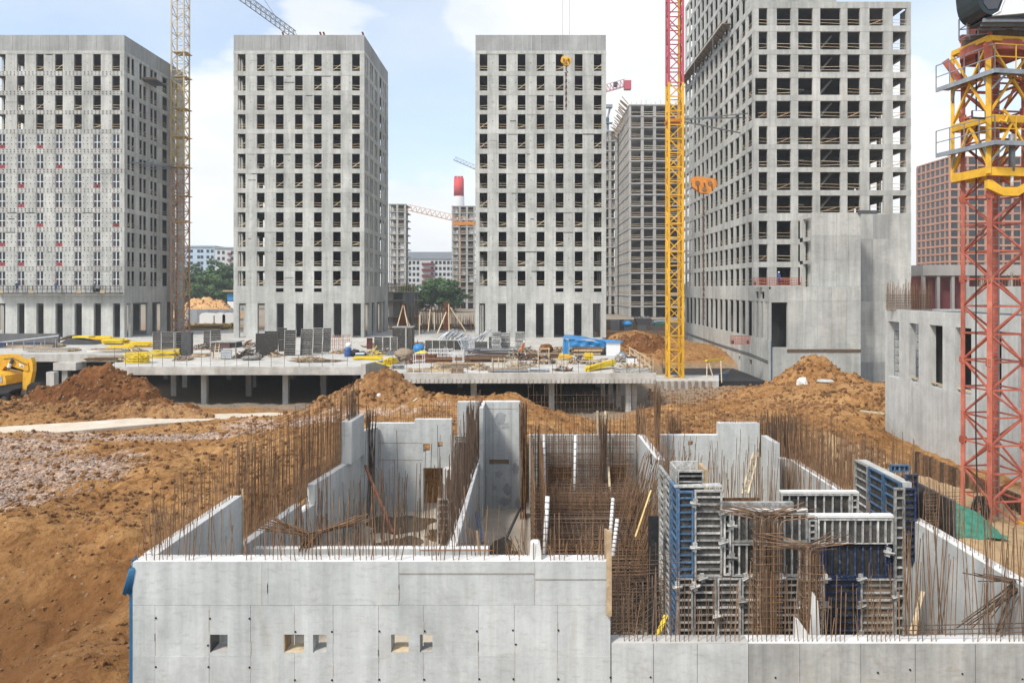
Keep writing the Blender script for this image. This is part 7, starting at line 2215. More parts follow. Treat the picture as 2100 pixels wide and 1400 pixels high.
# 6. tall blank pier wall in the middle back and its neighbour
def face(label, px0, px1, pyt, pyb, Y, th, extra=(), holes=(), joints=()):
    t = thing('concrete_wall', label, 'concrete wall', (XW((px0 + px1) / 2, Y), Y, FLOORZ))
    xs2 = sorted([XW(px0, Y), XW(px1, Y)] + [XW(h[k], Y) for h in holes for k in (0, 1)])
    zs2 = sorted([max(FLOORZ, ZW(pyb, Y)), ZW(pyt, Y)] + [ZW(h[k], Y) for h in holes for k in (2, 3)])
    def s_(i, j, k):
        px = (xs2[i] + xs2[i + 1]) / 2 * F / Y + VX; py = VY + (CZ - (zs2[k] + zs2[k + 1]) / 2) * F / Y
        return not any(h[0] < px < h[1] and h[2] < py < h[3] for h in holes)
    obj('cast_section', MB().cells(xs2, [Y, Y + th], zs2, s_), 'pit', t)
    obj('wall_top', rough_top((XW(px0, Y), XW(px1, Y), Y, Y + th, 0, ZW(pyt, Y) + .001), .03), 'pit_top', t)
    for kind, a, b, c in joints:
        if kind == 'v': obj('form_seam', MB().box(XW(a, Y) - .008, XW(a, Y) + .008, Y - .008, Y - .002, ZW(c, Y), ZW(b, Y)), 'woodold', t)
        else: obj('form_seam', MB().box(XW(b, Y), XW(c, Y), Y - .006, Y - .0015, ZW(a, Y) - .01, ZW(a, Y) + .01), 'woodold', t)
    return t
face('tallest blank pier wall in the middle of the pit with grey damp patches', 996, 1068, 824, 1046, 35.0, .5, holes=((1003, 1044, 942, 952),), joints=(('v', 1011, 826, 1044), ('v', 1048, 826, 1044), ('h', 838, 998, 1066)))
rg_ = random.Random(8)
pt = bpy.data.objects['concrete_wall'] if False else None
for o_ in COL.objects:
    if o_.get('label', '').startswith('tallest blank pier'): pt = o_
for cx_, cy_, rx_, ry_ in ((1026, 858, 14, 14), (1036, 872, 9, 8), (1022, 972, 10, 9), (1040, 1003, 11, 14), (1034, 1028, 14, 9), (1057, 962, 7, 14), (1062, 1030, 6, 14), (1014, 1000, 5, 5)):
    obj('mortar_patch', MB().yprism([(XW(cx_ + rx_ * rg_.uniform(.55, 1.15) * math.cos(a * .35), 35), ZW(cy_ + ry_ * rg_.uniform(.55, 1.15) * math.sin(a * .35), 35)) for a in range(18)], 34.99 - rg_.uniform(.001, .006), 34.999), 'patch', pt)
obj('blocked_slot', MB().box(XW(1003, 35.2), XW(1044, 35.2), 35.15, 35.3, ZW(952, 35.1), ZW(942, 35.1)), 'wood')['label'] = 'timber blocking in the slot of the tallest pier wall'
bpy.data.objects['blocked_slot']['category'] = 'timber board'
t = thing('concrete_wall', 'short end wall joining the tallest pier on its left, white edge', 'concrete wall', (-2.1, 35.3, FLOORZ))
obj('cast_section', MB().box(XW(988, 35), XW(995.6, 35), 33.2, 35.4, FLOORZ, ZW(824, 35)), 'pit', t)
obj('wall_top', rough_top((XW(988, 35), XW(995.6, 35), 33.2, 35.4, 0, ZW(824, 35) + .001), .03), 'pit_top', t)
starter(t, ((-2.05, 33.3), (-2.0, 35.3)), ZW(900, 35), 60, .9, 1.9, .04, mat='rustdark', r=.014)
face('pale back wall left of the tallest pier, half hidden by bars', 938, 986, 824, 1040, 36.3, .35)
Yb = 35.2
face('back wall of the pit behind the dense rebar cage with two openings onto earth', 1085, 1305, 892, 1046, Yb, .35, holes=((1124, 1172, 957, 1040), (1246, 1283, 957, 1040)), joints=(('h', 930, 1090, 1300),))
t = thing('concrete_wall', 'side wall right of the dense rebar cage, its white top slanting down', 'concrete wall', (5.1, 32, FLOORZ))
for a, b in ((29.9, 31.6), (31.61, 33.4), (33.41, 35.15)): obj('cast_section', MB().box(4.98, 5.3, a, b, FLOORZ, h2z(6.55)), 'pit', t)
for a, b in ((24.5, 27.2), (27.21, 29.89)): obj('cast_section', MB().box(4.98, 5.3, a, b, FLOORZ, h2z(7.6)), 'pit', t)
obj('wall_top', rough_top((4.98, 5.3, 29.9, 35.15, 0, h2z(6.55) + .001), .03), 'pit_top', t)
obj('small_window', MB().box(4.96, 4.979, 31.0, 31.3, h2z(7.0), h2z(6.6)), 'black', t)
starter(t, ((5.1, 25), (5.1, 35)), h2z(7.2), 90, .6, 2.4, .05, mat='rust')
# 7. back right walls
Yb = 36.0
face('back right wall of the pit with a small brick coloured opening', 1352, 1474, 892, 1020, Yb, .35, holes=((1411, 1421, 904, 913),), joints=(('h', 960, 1354, 1472),))
t = face('taller block of the back right wall, bars standing in front', 1474.5, 1558, 868, 1020, Yb - .2, .5)
starter(t, ((8.9, 35.9), (10.8, 35.9)), ZW(868, Yb), 40, .3, .6, .03)
t = thing('concrete_wall', 'right back wall of the pit whose white top slants down to the right', 'concrete wall', (12, 31, FLOORZ))
obj('cast_section', MB().box(XW(1558.5, 35.8), XW(1615, 35.8), 35.8, 36.2, FLOORZ, h2z(7.8)), 'pit', t)
obj('wall_top', rough_top((XW(1558.5, 35.8), XW(1615, 35.8), 35.8, 36.2, 0, h2z(7.8) + .001), .03), 'pit_top', t)
obj('cast_section', MB().box(10.75, 11.0, 33.9, 35.75, FLOORZ, h2z(6.7)), 'pit', t)
for a, b in ((26.5, 28.8), (28.81, 31.1), (31.11, 33.4), (33.41, 35.79)): obj('cast_section', MB().box(12.0, 12.35, a, b, FLOORZ, h2z(7.8)), 'pit', t)
obj('wall_top', rough_top((12.0, 12.35, 26.5, 35.79, 0, h2z(7.8) + .001), .03), 'pit_top', t)
starter(t, ((12.15, 26.5), (12.1, 36)), h2z(7.8), 130, 1.0, 3.0, .06)
# 8. near right wall
t = thing('concrete_wall', 'smooth near right wall of the pit, its pale top slanting towards the corner', 'concrete wall', (11.3, 20, FLOORZ))
for a, b in ((17.46, 19.3), (19.31, 21.2), (21.21, 23.2)): obj('cast_section', MB().box(11.2, 11.55, a, b, FLOORZ, h2z(6.72)), 'pit', t)
obj('wall_top', rough_top((11.2, 11.55, 17.46, 23.2, 0, h2z(6.72) + .001), .03), 'pit_top', t)
starter(t, ((11.35, 17.5), (11.35, 23)), h2z(6.72), 30, .8, 2.2, .07)
t = sheaf('dark bars sticking out sideways at the right edge above the near wall', (11.6, 17.9, h2z(6.9)), (11.3, 17.9, h2z(6.75)), [(10.1, 17.6, h2z(6.45)), (10.4, 17.5, h2z(7.2)), (9.9, 17.5, h2z(7.6)), (10.6, 17.4, h2z(7.9))], 22, .014, 'rustdark', .2)

# ------------------------------------------------------------------ rebar thickets
def grid_mat(label, p0, p1, z0, z1, sx, sz, r=.010, mat='rust', jz=.25, lean=0.0, name='rebar_mat', depth=1, dgap=.25, sc=.02, jitter=1.0, hprob=1.0, limit=290, ztop=None):
    """woven reinforcement mat: uprights and horizontals between two plan points"""
    a, b = Vector((*p0, 0)), Vector((*p1, 0)); L_ = (b - a).length; d = (b - a).normalized(); nrm = Vector((-d.y, d.x, 0))
    t = thing(name, label, 'rebar', ((a.x + b.x) / 2, (a.y + b.y) / 2, z0))
    up, hz = [], []
    for dd in range(depth):
        o_ = nrm * dgap * dd
        n = int(L_ / sx)
        for i in range(n + 1):
            p = a + d * (i * sx + rnd.uniform(-.02, .02)) + o_
            top = z1 + rnd.uniform(-jz, jz) * jitter
            up.append(((p.x, p.y, z0), (p.x + rnd.gauss(lean, sc), p.y + rnd.gauss(0, sc), top)))
        m = int((z1 - z0 - .3) / sz)
        for k in range(m + 1):
            if rnd.random() > hprob: continue
            z = z0 + .1 + k * sz + rnd.uniform(-.02, .02)
            q0, q1 = a + o_, b + o_
            hz.append(((q0.x - d.x * .05, q0.y - d.y * .05 - .02, z + rnd.gauss(0, .012)), (q1.x + d.x * .05, q1.y + d.y * .05 - .02, z + rnd.gauss(0, .012))))
    bars('upright', up, r, mat, t, limit // 2 + 60, 'uprights'); bars('cross_bar', hz, r * .85, mat, t, limit // 2 - 60, 'cross_bars')
    return t
FZ = FLOORZ
# central cage between the pier and the side wall
grid_mat('left flank of the dense central rebar cage', (.2, 35), (.25, 24.4), FZ, h2z(6.3), .14, .16, .013, 'rust', .5, depth=2, dgap=.35)
grid_mat('rear face of the dense central rebar cage, in front of the back wall', (.3, 34.6), (4.7, 34.6), FZ, h2z(6.1), .10, .13, .015, 'rust', .6, depth=2, dgap=-.3, hprob=.7)
grid_mat('middle layer of the central rebar cage, close set and brown', (.4, 30), (4.6, 30), FZ, h2z(7.6), .085, .12, .015, 'rust', .3, depth=2, dgap=-.4)
grid_mat('front layer of the central rebar cage, low and dark behind the front wall', (.2, 25.5), (4.2, 25.5), FZ, h2z(7.9), .12, .10, .018, 'rust', .3, depth=4, dgap=-.8)
grid_mat('nearest layer of the central rebar cage, just behind the front wall', (.05, 22.4), (2.9, 22.4), FZ, h2z(8.1), .14, .11, .014, 'rustdark', .3, depth=3, dgap=-.6)
for (x, y, zt_, n, lab, mt, sp) in ((-2.3, 32.5, 5.0, 34, 'tall bunch of dark starter bars left of the tallest pier', 'rustdark', .14), (-.25 + .1, 33.6, 5.0, 44, 'tall bunch of brown starter bars right of the tallest pier', 'rust', .13),
                               (5.9, 35.3, 4.4, 30, 'tall bundle of upright rusty bars behind the side wall, the highest of the pit', 'rust', .12), (5.15, 35.2, 5.4, 26, 'bunch of upright bars at the top of the side wall', 'rust', .2),
                               (-6.7, 33.7, 5.2, 22, 'bunch of upright bars beside the tall narrow wall stub', 'rustdark', .2), (3.35, 34.2, 5.6, 24, 'upright dark bars bunched right of the rear cage face', 'rustdark', .14)):
    t = thing('rebar_bunch', lab, 'rebar', (x, y, FZ))
    for k in range(n): bar('rebar', (x + rnd.uniform(-sp, sp), y + rnd.uniform(-.3, .3), FZ), (x + rnd.uniform(-sp, sp) * 1.3, y + rnd.uniform(-.3, .3), h2z(zt_ + rnd.uniform(-.25, .45))), .014, mt, t)
t = thing('rebar_raft', 'flat layers of crossing bars filling the floor of the central cage', 'rebar', (2.2, 28, FZ))
segs = []
for lz in (.25, .5, .8, 1.1, 1.4):
    y = 22.3
    while y < 34.3:
        segs.append(((.15, y, FZ + lz + rnd.gauss(0, .03)), (4.8, y + rnd.gauss(0, .04), FZ + lz + rnd.gauss(0, .03)))); y += .17 + rnd.uniform(0, .08)
    x = .2
    while x < 4.8:
        segs.append(((x, 22.3, FZ + lz), (x + rnd.gauss(0, .04), 34.3, FZ + lz + rnd.gauss(0, .03)))); x += .16 + rnd.uniform(0, .06)
bars('bar', segs, .017, 'rustdark', t, 200, 'bars')
# leaning fan right of the cage
t = thing('rebar_fan', 'fan of rusty bars leaning right beside the dense central cage', 'rebar', (4.2, 27, FZ))
for k in range(200):
    x = 2.9 + rnd.uniform(0, 1.8); y = rnd.uniform(23.5, 30)
    ln = rnd.uniform(.2, .75); H_ = rnd.uniform(2.2, 4.0)
    bar('rebar', (x, y, FZ), (x + ln * H_ * .6, y + rnd.gauss(0, .15), FZ + H_), .012, 'rust', t)
t = thing('rebar_fan', 'short bars splaying left at the foot of the central cage', 'rebar', (-.2, 24, FZ))
for k in range(46):
    y = rnd.uniform(23, 26)
    bar('rebar', (.1 + rnd.uniform(-.15, .3), y, FZ), (-.5 + rnd.uniform(-.3, .4), y, FZ + rnd.uniform(.9, 1.7)), .013, 'rust', t)
# rebar left of narrow wall
grid_mat('dark rebar mat left of the narrow wall running back', (-2.75, 25), (-2.6, 33.5), FZ, h2z(6.6), .14, .5, .013, 'rustdark', .6, hprob=.4)
# the behind-pit mats on the earth
grid_mat('thin rebar mesh on the earth behind the pit, left of centre', (XW(862, 42), 42), (XW(935, 42), 42), ground_z(-4.8, 42) - .2, ZW(822, 42), .12, .13, .012, 'rust', .15)
grid_mat('tall thin rebar mesh on the earth behind the central cage', (XW(1085, 39), 39), (XW(1310, 39), 39), CZ - 9, ZW(800, 39), .2, .36, .008, 'rust', .6, hprob=.75)
grid_mat('thin rebar mesh on the earth behind the pit, right part', (XW(1335, 40), 40), (XW(1470, 40), 40), CZ - 9, ZW(805, 40), .15, .24, .010, 'rust', .5, hprob=.9)
t = thing('rebar_field', 'forest of thin upright bars beyond the right back wall', 'rebar', (10, 36, FZ))
segs = []
for k in range(300):
    u = rnd.random(); px = 1555 + 330 * u; Y = 38 - 7 * u + rnd.uniform(-2, 1.5)
    x = XW(px, Y); zb_ = CZ - 9.4
    segs.append(((x, Y, zb_), (x + rnd.gauss(0, .05), Y, zb_ + rnd.uniform(1.8, 3.4))))
bars('rebar', segs, .011, 'rust', t, 280)
t = thing('rebar_field', 'forest of upright bars in front of the taller back right wall block', 'rebar', (8, 33, FZ))
segs = []
for k in range(210):
    px = rnd.uniform(1355, 1760); Y = rnd.uniform(28, 34.5); x = XW(px, Y)
    if x > 11.9: continue
    segs.append(((x, Y, FZ), (x + rnd.gauss(.06, .12), Y + rnd.gauss(0, .1), FZ + rnd.uniform(1.8, 3.9))))
bars('rebar', segs, .011, 'rust', t, 280)
t = thing('rebar_field', 'dense bars with curled tops on the earth behind the taller wall block', 'rebar', (11.5, 39, CZ - 9))
segs = []
for k in range(150):
    x = XW(rnd.uniform(1558, 1640), 38.5); y = rnd.uniform(37, 39.5)
    segs.append(((x, y, CZ - 9.4), (x + rnd.gauss(0, .04), y, h2z(6.3) + rnd.uniform(-.4, .25))))
bars('rebar', segs, .014, 'rustdark', t, 280)
t = thing('rebar_field', 'sparse upright bars rising in front of the left side wall', 'rebar', (-6, 27, FZ))
segs = []
for k in range(120):
    x = rnd.uniform(-7.2, -2.9); y = 22.6 + rnd.random() * 2.6 if rnd.random() < .75 else rnd.uniform(25, 33)
    segs.append(((x, y, FZ), (x + rnd.gauss(0, .12), y + rnd.gauss(0, .1), FZ + rnd.uniform(2.2, 4.4))))
bars('rebar', segs, .011, 'rustdark', t, 280)
t = thing('rebar_field', 'long thin bars standing before the near right wall', 'rebar', (10, 19, FZ))
segs = []
for k in range(60):
    x = rnd.uniform(8.9, 12.6); y = rnd.uniform(17.8, 22) if x < 11.1 else rnd.uniform(24, 30)
    segs.append(((x, y, FZ), (x + rnd.gauss(0, .2), y + rnd.gauss(0, .1), FZ + rnd.uniform(2.6, 4.6))))
bars('rebar', segs, .012, 'rust', t, 280)
# horizontal mat spanning beside the formwork at the front
grid_mat('pale wire mesh hung between the front wall and the blue formwork', (2.0, 18.6), (3.7, 18.9), h2z(7.6), h2z(6.15), .19, .11, .009, 'rustdark', .05, hprob=1)
grid_mat('pale wire mesh lying low between front wall and formwork', (1.95, 18.0), (3.6, 20.2), FZ, h2z(7.2), .2, .16, .010, 'woodold', .1)

# white pvc pipes, planks
def pipe(label, p, q, r=.06):
    t = thing('plastic_pipe', label, 'pipe', p)
    obj('pipe_body', MB().tube([p, q], r, 8), 'pipe', t, True)
    d = Vector(q) - Vector(p); n = 9; mb = MB()
    for k in range(1, n):
        c = Vector(p) + d * k / n; mb.tube([c - d.normalized() * .012, c + d.normalized() * .012], r * 1.12, 8)
    obj('binding_wire', mb, 'rustdark', t)
pipe('long white pipe standing left in the rear of the central cage', tuple(W(1117, 1020, 33.5)), tuple(W(1115, 890, 34.3)))
pipe('long white pipe standing in the middle of the rear cage', tuple(W(1178, 1022, 33.5)), tuple(W(1180, 892, 34.3)))
pipe('short white pipe leaning in the left front of the central cage', tuple(W(1117, 1135, 23.5)), tuple(W(1123, 1017, 24)), .07)
pipe('short white pipe leaning in the right front of the central cage', tuple(W(1252, 1094, 24)), tuple(W(1257, 1022, 25)), .06)
pipe('white pipe curving down beside the upright plank', tuple(W(1257, 1140, 21.5)), tuple(W(1266, 1064, 22)), .06)
def plank(label, p, q, w, h, mat='woodpale', name='plank'):
    o = obj(name, MB().beam(p, q, w, h), mat); props(o, label, 'plank'); return o
plank('upright raw plank nailed to the right end of the front wall', W(1249, 1262, 16.93), W(1249, 1086, 16.93), .11, .05, 'wood')
plank('thin upright lath beside the raw plank at the end of the front wall', W(1242, 1150, 17.2), W(1242, 1084, 17.2), .06, .05, 'wood')
plank('pale lath standing against the earth behind the cage, left one', W(1227, 905, 36.5), W(1225, 842, 36.5), .10, .06)
plank('long pale lath standing against the earth and leaning down the cage', W(1252, 1030, 33), W(1241, 843, 36.5), .09, .06)
plank('rusty diagonal prop leaning on the left side wall', W(806, 1093, 28), W(749, 955, 32), .09, .09, 'rustred', 'diagonal_prop')
plank('dark steel push prop leaning on the tallest pier from the right', W(1035, 1110, 27), W(1070, 1035, 34), .08, .08, 'steeldark', 'diagonal_prop')
plank('blue push prop leaning on the narrow wall', W(990, 1112, 25), W(977, 1052, 28), .10, .10, 'formnavy', 'diagonal_prop')
plank('yellow diagonal lath right of the central cage', W(1303, 1100, 24), W(1335, 1005, 26), .05, .03, 'palegold')
plank('pale plank leaning against the near right wall', W(1868, 1300, 19.5), W(1893, 1213, 20.5), .10, .05)
plank('second pale plank leaning against the near right wall, tilted more', W(1876, 1300, 19.2), W(1888, 1222, 20.8), .07, .04, 'wood')
plank('short orange stake standing before the cross wall', W(984, 1148, 20.5), W(978, 1088, 20.5), .05, .05, 'wood')
plank('yellow plank lying at the foot of the blue formwork', W(1348, 1305, 20.0), W(1366, 1262, 20.5), .12, .06, 'beamyellow')
heap_items = thing('scrap_heap', 'dark scrap and cut bars on the floor right of the narrow wall', 'scrap heap', (-.9, 25.5, FZ))
for k in range(60):
    x, y = rnd.uniform(-1.6, -.1), rnd.uniform(23.5, 28.5); a = rnd.uniform(0, 6.28); l_ = rnd.uniform(.15, .5)
    bar('piece', (x, y, FZ + .03), (x + l_ * math.cos(a), y + l_ * math.sin(a), FZ + rnd.uniform(.03, .3)), .05, rnd.choice(['black', 'steeldark', 'rustdark', 'woodold']), heap_items, .05)
heap_items = thing('scrap_heap', 'offcuts of timber and wire on the floor beside the blue formwork', 'scrap heap', (2.9, 20, FZ))
for k in range(90):
    x, y = rnd.uniform(2.0, 3.7), rnd.uniform(18, 24); a = rnd.uniform(0, 6.28); l_ = rnd.uniform(.1, .5)
    bar('piece', (x, y, FZ + .03), (x + l_ * math.cos(a), y + l_ * math.sin(a), FZ + rnd.uniform(.03, .12)), .05, rnd.choice(['woodpale', 'steeldark', 'rustdark', 'wood', 'slab']), heap_items, .04)

# ------------------------------------------------------------------ wall formwork in the pit
def at(px, Y): return XW(px, Y)
def fpanel(t, px0, px1, py0, py1, Y, **k):
    w = (px1 - px0) * Y / F - .012; h = (py1 - py0) * Y / F - .012
    return panel(t, XW((px0 + px1) / 2, Y), Y, ZW(py1, Y), w, h, **k)
def clamps(t, pts, Y):
    cm = BARS.get('clamp')
    if cm is None:
        mb = MB().box(-.05, .05, -.09, 0, -.11, .11); mb.box(-.13, .13, -.12, -.06, -.03, .03); mb.tube([(-.12, -.14, -.02), (.12, -.14, .03)], .018, 5)
        cm = BARS['clamp'] = mk_mesh('clamp', mb, M['formgrey'], False, False)[0]
    for px, py in pts: put('clamp', cm, (XW(px, Y), Y, ZW(py, Y)), t, (0, rnd.uniform(-.3, .3), 0))
Y = 20.0
t = thing('formwork_wall', 'blue and grey ribbed formwork corner tower at the left of the formwork', 'formwork', (4.4, Y, FZ))
fpanel(t, 1390, 1423, 1006, 1183, Y, mat='formblue', pitch=.2); fpanel(t, 1424, 1482, 1004, 1183, Y, pitch=.2)
fpanel(t, 1388, 1422, 1184, 1370, Y, mat='formgrey', pitch=.2); fpanel(t, 1423, 1470, 1184, 1370, Y, pitch=.2)
# its left flank running back
for k, (ya, yb, mt) in enumerate(((20.1, 21.1, 'formblue'), (21.12, 22.0, 'formgrey'), (22.02, 22.9, 'formgrey'))):
    for z0, z1 in ((FZ, h2z(7.35)), (h2z(7.34), h2z(5.17))):
        panel(t, 3.86, (ya + yb) / 2, z0, yb - ya, z1 - z0, rz=math.radians(-90), mat=mt, pitch=.2)
clamps(t, [(1424, 1030), (1424, 1120), (1424, 1200), (1482, 1050), (1482, 1110), (1470, 1260), (1388, 1200), (1440, 1183)], Y)
for k in range(3): bar('waler', (XW(1386, Y), Y + .2, h2z(5.12) + .02), (XW(1484, Y), Y + .2 + k * .1, h2z(5.12) + .02), .07, 'formgrey', t, .05)
t = thing('formwork_wall', 'double row of stained grey formwork in the middle, ribs upright above', 'formwork', (6.2, Y, FZ))
fpanel(t, 1484, 1500, 1052, 1180, Y, pitch=.25); fpanel(t, 1501, 1657, 1050, 1112, Y, horiz=False, pitch=.2); fpanel(t, 1501, 1657, 1113, 1182, Y, horiz=False, pitch=.2)
fpanel(t, 1471, 1520, 1184, 1370, Y, pitch=.2); fpanel(t, 1521, 1570, 1184, 1370, Y, mat='formgrey', pitch=.2, boardmat='woodold'); fpanel(t, 1571, 1640, 1184, 1370, Y, pitch=.2)
clamps(t, [(1500, 1075), (1500, 1140), (1530, 1182), (1600, 1182), (1520, 1230), (1570, 1280), (1640, 1240), (1570, 1215)], Y)
bar('waler', (XW(1484, Y), Y + .05, ZW(1046, Y)), (XW(1657, Y), Y + .05, ZW(1046, Y)), .10, 'pit_top', t, .05)
obj('top_board', MB().box(XW(1484, Y), XW(1640, Y), Y + .45, Y + .6, FZ, ZW(1040, Y)), 'formgrey', t)
t = thing('formwork_wall', 'navy blue ribbed formwork at the right front with a concrete smeared top', 'formwork', (8.3, Y, FZ))
fpanel(t, 1658, 1676, 1064, 1118, Y, pitch=.2); fpanel(t, 1677, 1834, 1062, 1118, Y, horiz=False, mat='formgrey', pitch=.2)
fpanel(t, 1658, 1690, 1119, 1184, Y, mat='formnavy', pitch=.2); fpanel(t, 1691, 1819, 1114, 1184, Y, horiz=False, mat='formnavy', pitch=.21); fpanel(t, 1820, 1835, 1114, 1184, Y, mat='formnavy', pitch=.2)
fpanel(t, 1641, 1690, 1185, 1370, Y, pitch=.2); fpanel(t, 1691, 1764, 1185, 1370, Y, mat='formnavy', pitch=.2); fpanel(t, 1765, 1836, 1185, 1370, Y, boardmat='woodold', pitch=.2)
clamps(t, [(1691, 1184), (1764, 1184), (1820, 1130), (1764, 1240), (1764, 1300), (1691, 1240), (1836, 1220)], Y)
obj('concrete_smear', MB().box(XW(1656, Y), XW(1834, Y), Y - .02, Y + .22, ZW(1061, Y), ZW(1056, Y)), 'pit_top', t)
t = thing('formwork_post', 'tall pale ladder-like steel form post at the right end of the formwork', 'formwork', (9.6, Y - .05, FZ))
fpanel(t, 1835, 1857, 1000, 1185, Y - .1, pitch=.27); fpanel(t, 1835, 1857, 1186, 1370, Y - .1, pitch=.27)
t = thing('formwork_wall', 'rear row of navy formwork with upright ribs and a white top edge', 'formwork', (9, 23.5, FZ))
Yr = 23.5
fpanel(t, 1602, 1745, 1012, 1068, Yr, horiz=False, mat='formgrey', pitch=.28); fpanel(t, 1746, 1762, 1012, 1068, Yr, mat='formgrey', pitch=.25)
fpanel(t, 1602, 1745, 1069, 1130, Yr, horiz=False, mat='formnavy', pitch=.28)
obj('top_edge', MB().box(XW(1602, Yr), XW(1762, Yr), Yr, Yr + .25, ZW(1012, Yr) + .0, ZW(1008, Yr)), 'pit_top', t)
# the slanting run at the right back
t = thing('formwork_wall', 'blue formwork run slanting back at the right, pale concrete on top', 'formwork', (10.6, 23.5, FZ))
ya, yb = 22.5, 25.7
for k in range(3):
    y0_, y1_ = ya + k * 1.06, ya + (k + 1) * 1.06
    zt_ = h2z(5.6)
    panel(t, 10.75, (y0_ + y1_) / 2, FZ, .98, zt_ - FZ - 1.9, rz=math.radians(-90), mat='formblue' if k % 2 else 'formgrey', pitch=.27)
    panel(t, 10.75, (y0_ + y1_) / 2, zt_ - 1.88, .98, 1.88, rz=math.radians(-90), mat='formblue' if k != 2 else 'formgrey', pitch=.27)
obj('fresh_wall', MB().box(10.9, 11.18, ya + .15, yb, FZ, h2z(5.62)), 'pit', t); obj('wall_top', rough_top((10.9, 11.18, ya + .15, yb, 0, h2z(5.62) + .001)), 'slab', t)
panel(t, 11.04, ya, FZ + 2, .4, 2.1, mat='formnavy', pitch=.2)
fpanel(t, 1758, 1772, 960, 1060, 25.7, pitch=.25); fpanel(t, 1808, 1822, 972, 1060, 24.0, pitch=.25)
t = thing('formwork_wall', 'upright navy and grey forms at the right behind the ladder-like post', 'formwork', (11.9, 22.8, FZ))
for k in range(3): panel(t, 11.85, 22.0 + k * 1.0, FZ, .95, 4.0, rz=math.radians(90), mat='formnavy' if k == 1 else 'steeldark', pitch=.25)
fpanel(t, 1826, 1866, 952, 968, 24.5, horiz=False, mat='formblue', pitch=.2); fpanel(t, 1858, 1884, 972, 1070, 22.8, mat='formnavy', pitch=.25)
grid_mat('narrow rebar mat hanging between the right forms', (11.45, 22.3), (12.35, 22.3), h2z(7.6), h2z(5.5), .09, .10, .010, 'rust', .1)
# column form box
Y = 22.6
t = thing('column_form', 'open box of grey formwork standing above the blue corner', 'formwork', (5.0, Y + .4, h2z(6.4)))
fpanel(t, 1389, 1444, 964, 1000, Y, pitch=.17); obj('side_board', MB().box(XW(1385, Y), XW(1388, Y), Y, Y + .9, FZ, ZW(960, Y)), 'formgrey', t); obj('side_board', MB().box(XW(1444.5, Y), XW(1452, Y), Y, Y + .9, FZ, ZW(962, Y)), 'wood', t)
obj('back_board', MB().box(XW(1388.3, Y), XW(1444, Y), Y + .8, Y + .88, FZ, ZW(958, Y)), 'formgrey', t)
obj('core_board', MB().box(XW(1389, Y), XW(1444, Y), Y + .15, Y + .2, FZ, ZW(1001, Y)), 'formface', t)
# form beside the narrow wall, in the left part
t = thing('formwork_wall', 'small dark ribbed formwork at the left end of the narrow wall', 'formwork', (-2.9, 26, FZ))
fpanel(t, 896, 921, 1022, 1118, 26.5, mat='formgrey', pitch=.25, boardmat='steeldark'); fpanel(t, 922, 933, 1026, 1110, 26.4, pitch=.25, boardmat='steeldark')
t = thing('formwork_wall', 'tall thin ladder-like form standing behind the dark bars on the left', 'formwork', (-3.3, 33, FZ))
fpanel(t, 931, 967, 893, 905, 33, pitch=.25); fpanel(t, 930, 938, 906, 1045, 33, pitch=.30, boardmat='steeldark'); fpanel(t, 939, 967, 906, 1045, 33.1, pitch=.9, boardmat='inside')
obj('stub_column', MB().box(XW(909, 31), XW(926, 31), 31, 31.6, FZ, ZW(963, 31)), 'slab', thing('concrete_column', 'short square concrete column beside the small dark formwork', 'column', (-3.2, 31.3, FZ)))
o = obj('black_board', MB().box(XW(1330, 21.5), XW(1351, 21.5), 21.5, 21.58, FZ, ZW(1058, 21.5)), 'black'); props(o, 'black plywood board standing left of the blue formwork', 'board')
# pillars of tied bars with hammerhead tops
def hammer(label, px, Y, ztop, wpx, lr, seed):
    x = XW(px, Y); t = thing('rebar_column', label, 'rebar', (x, Y, FZ)); w = wpx * Y / F / 2
    rg = random.Random(seed)
    for k in range(32):
        xx = x + w * (2 * (k % 16) / 15 - 1) + rg.uniform(-.02, .02); yy = Y + (.0 if k < 16 else .35) + rg.uniform(-.05, .05)
        side = -1 if k % 2 else 1; ln = rg.uniform(.6, 1.0) * (lr[0] if side < 0 else lr[1])
        zt_ = ztop + rg.uniform(-.12, .05)
        obj('bent_bar', MB().tube([(xx, yy, FZ), (xx, yy, zt_ - .12), (xx + side * .05, yy, zt_ - .02), (xx + side * .15, yy, zt_ + .03), (xx + side * ln, yy + rg.uniform(-.2, .2), zt_ + rg.uniform(.06, .26))], .011, 5, False), 'rust' if k % 3 else 'rustdark', t)
    z = FZ + .2
    while z < ztop - .25:
        pts_ = [(x - w - .03, Y - .05, z), (x + w + .03, Y - .05, z + rg.uniform(-.03, .03)), (x + w + .03, Y + .4, z), (x - w - .03, Y + .4, z), (x - w - .03, Y - .05, z)]
        obj('stirrup', MB().tube(pts_, .008, 4, False), 'rust', t)
        z += .19
hammer('rusty rebar pillar with bars bent outward at the top, before the middle formwork', 1577, 19.3, h2z(5.62), 50, (1.15, 1.05), 3)
hammer('second rebar pillar with bent top bars, before the navy formwork', 1667, 18.7, h2z(6.2) + .0, 38, (1.1, .95), 4)
obj_ = thing('concrete_smear', 'pale streak of spilled concrete standing between the two rebar pillars', 'concrete', (6.9, 18.2, FZ))
obj('spill', MB().yprism([(XW(1655, 18.2), FZ), (XW(1690, 18.2), FZ), (XW(1676, 18.2), ZW(1230, 18.2)), (XW(1668, 18.2), ZW(1215, 18.2)), (XW(1664, 18.2), ZW(1290, 18.2))], 18.15, 18.3), 'pit_top', obj_)
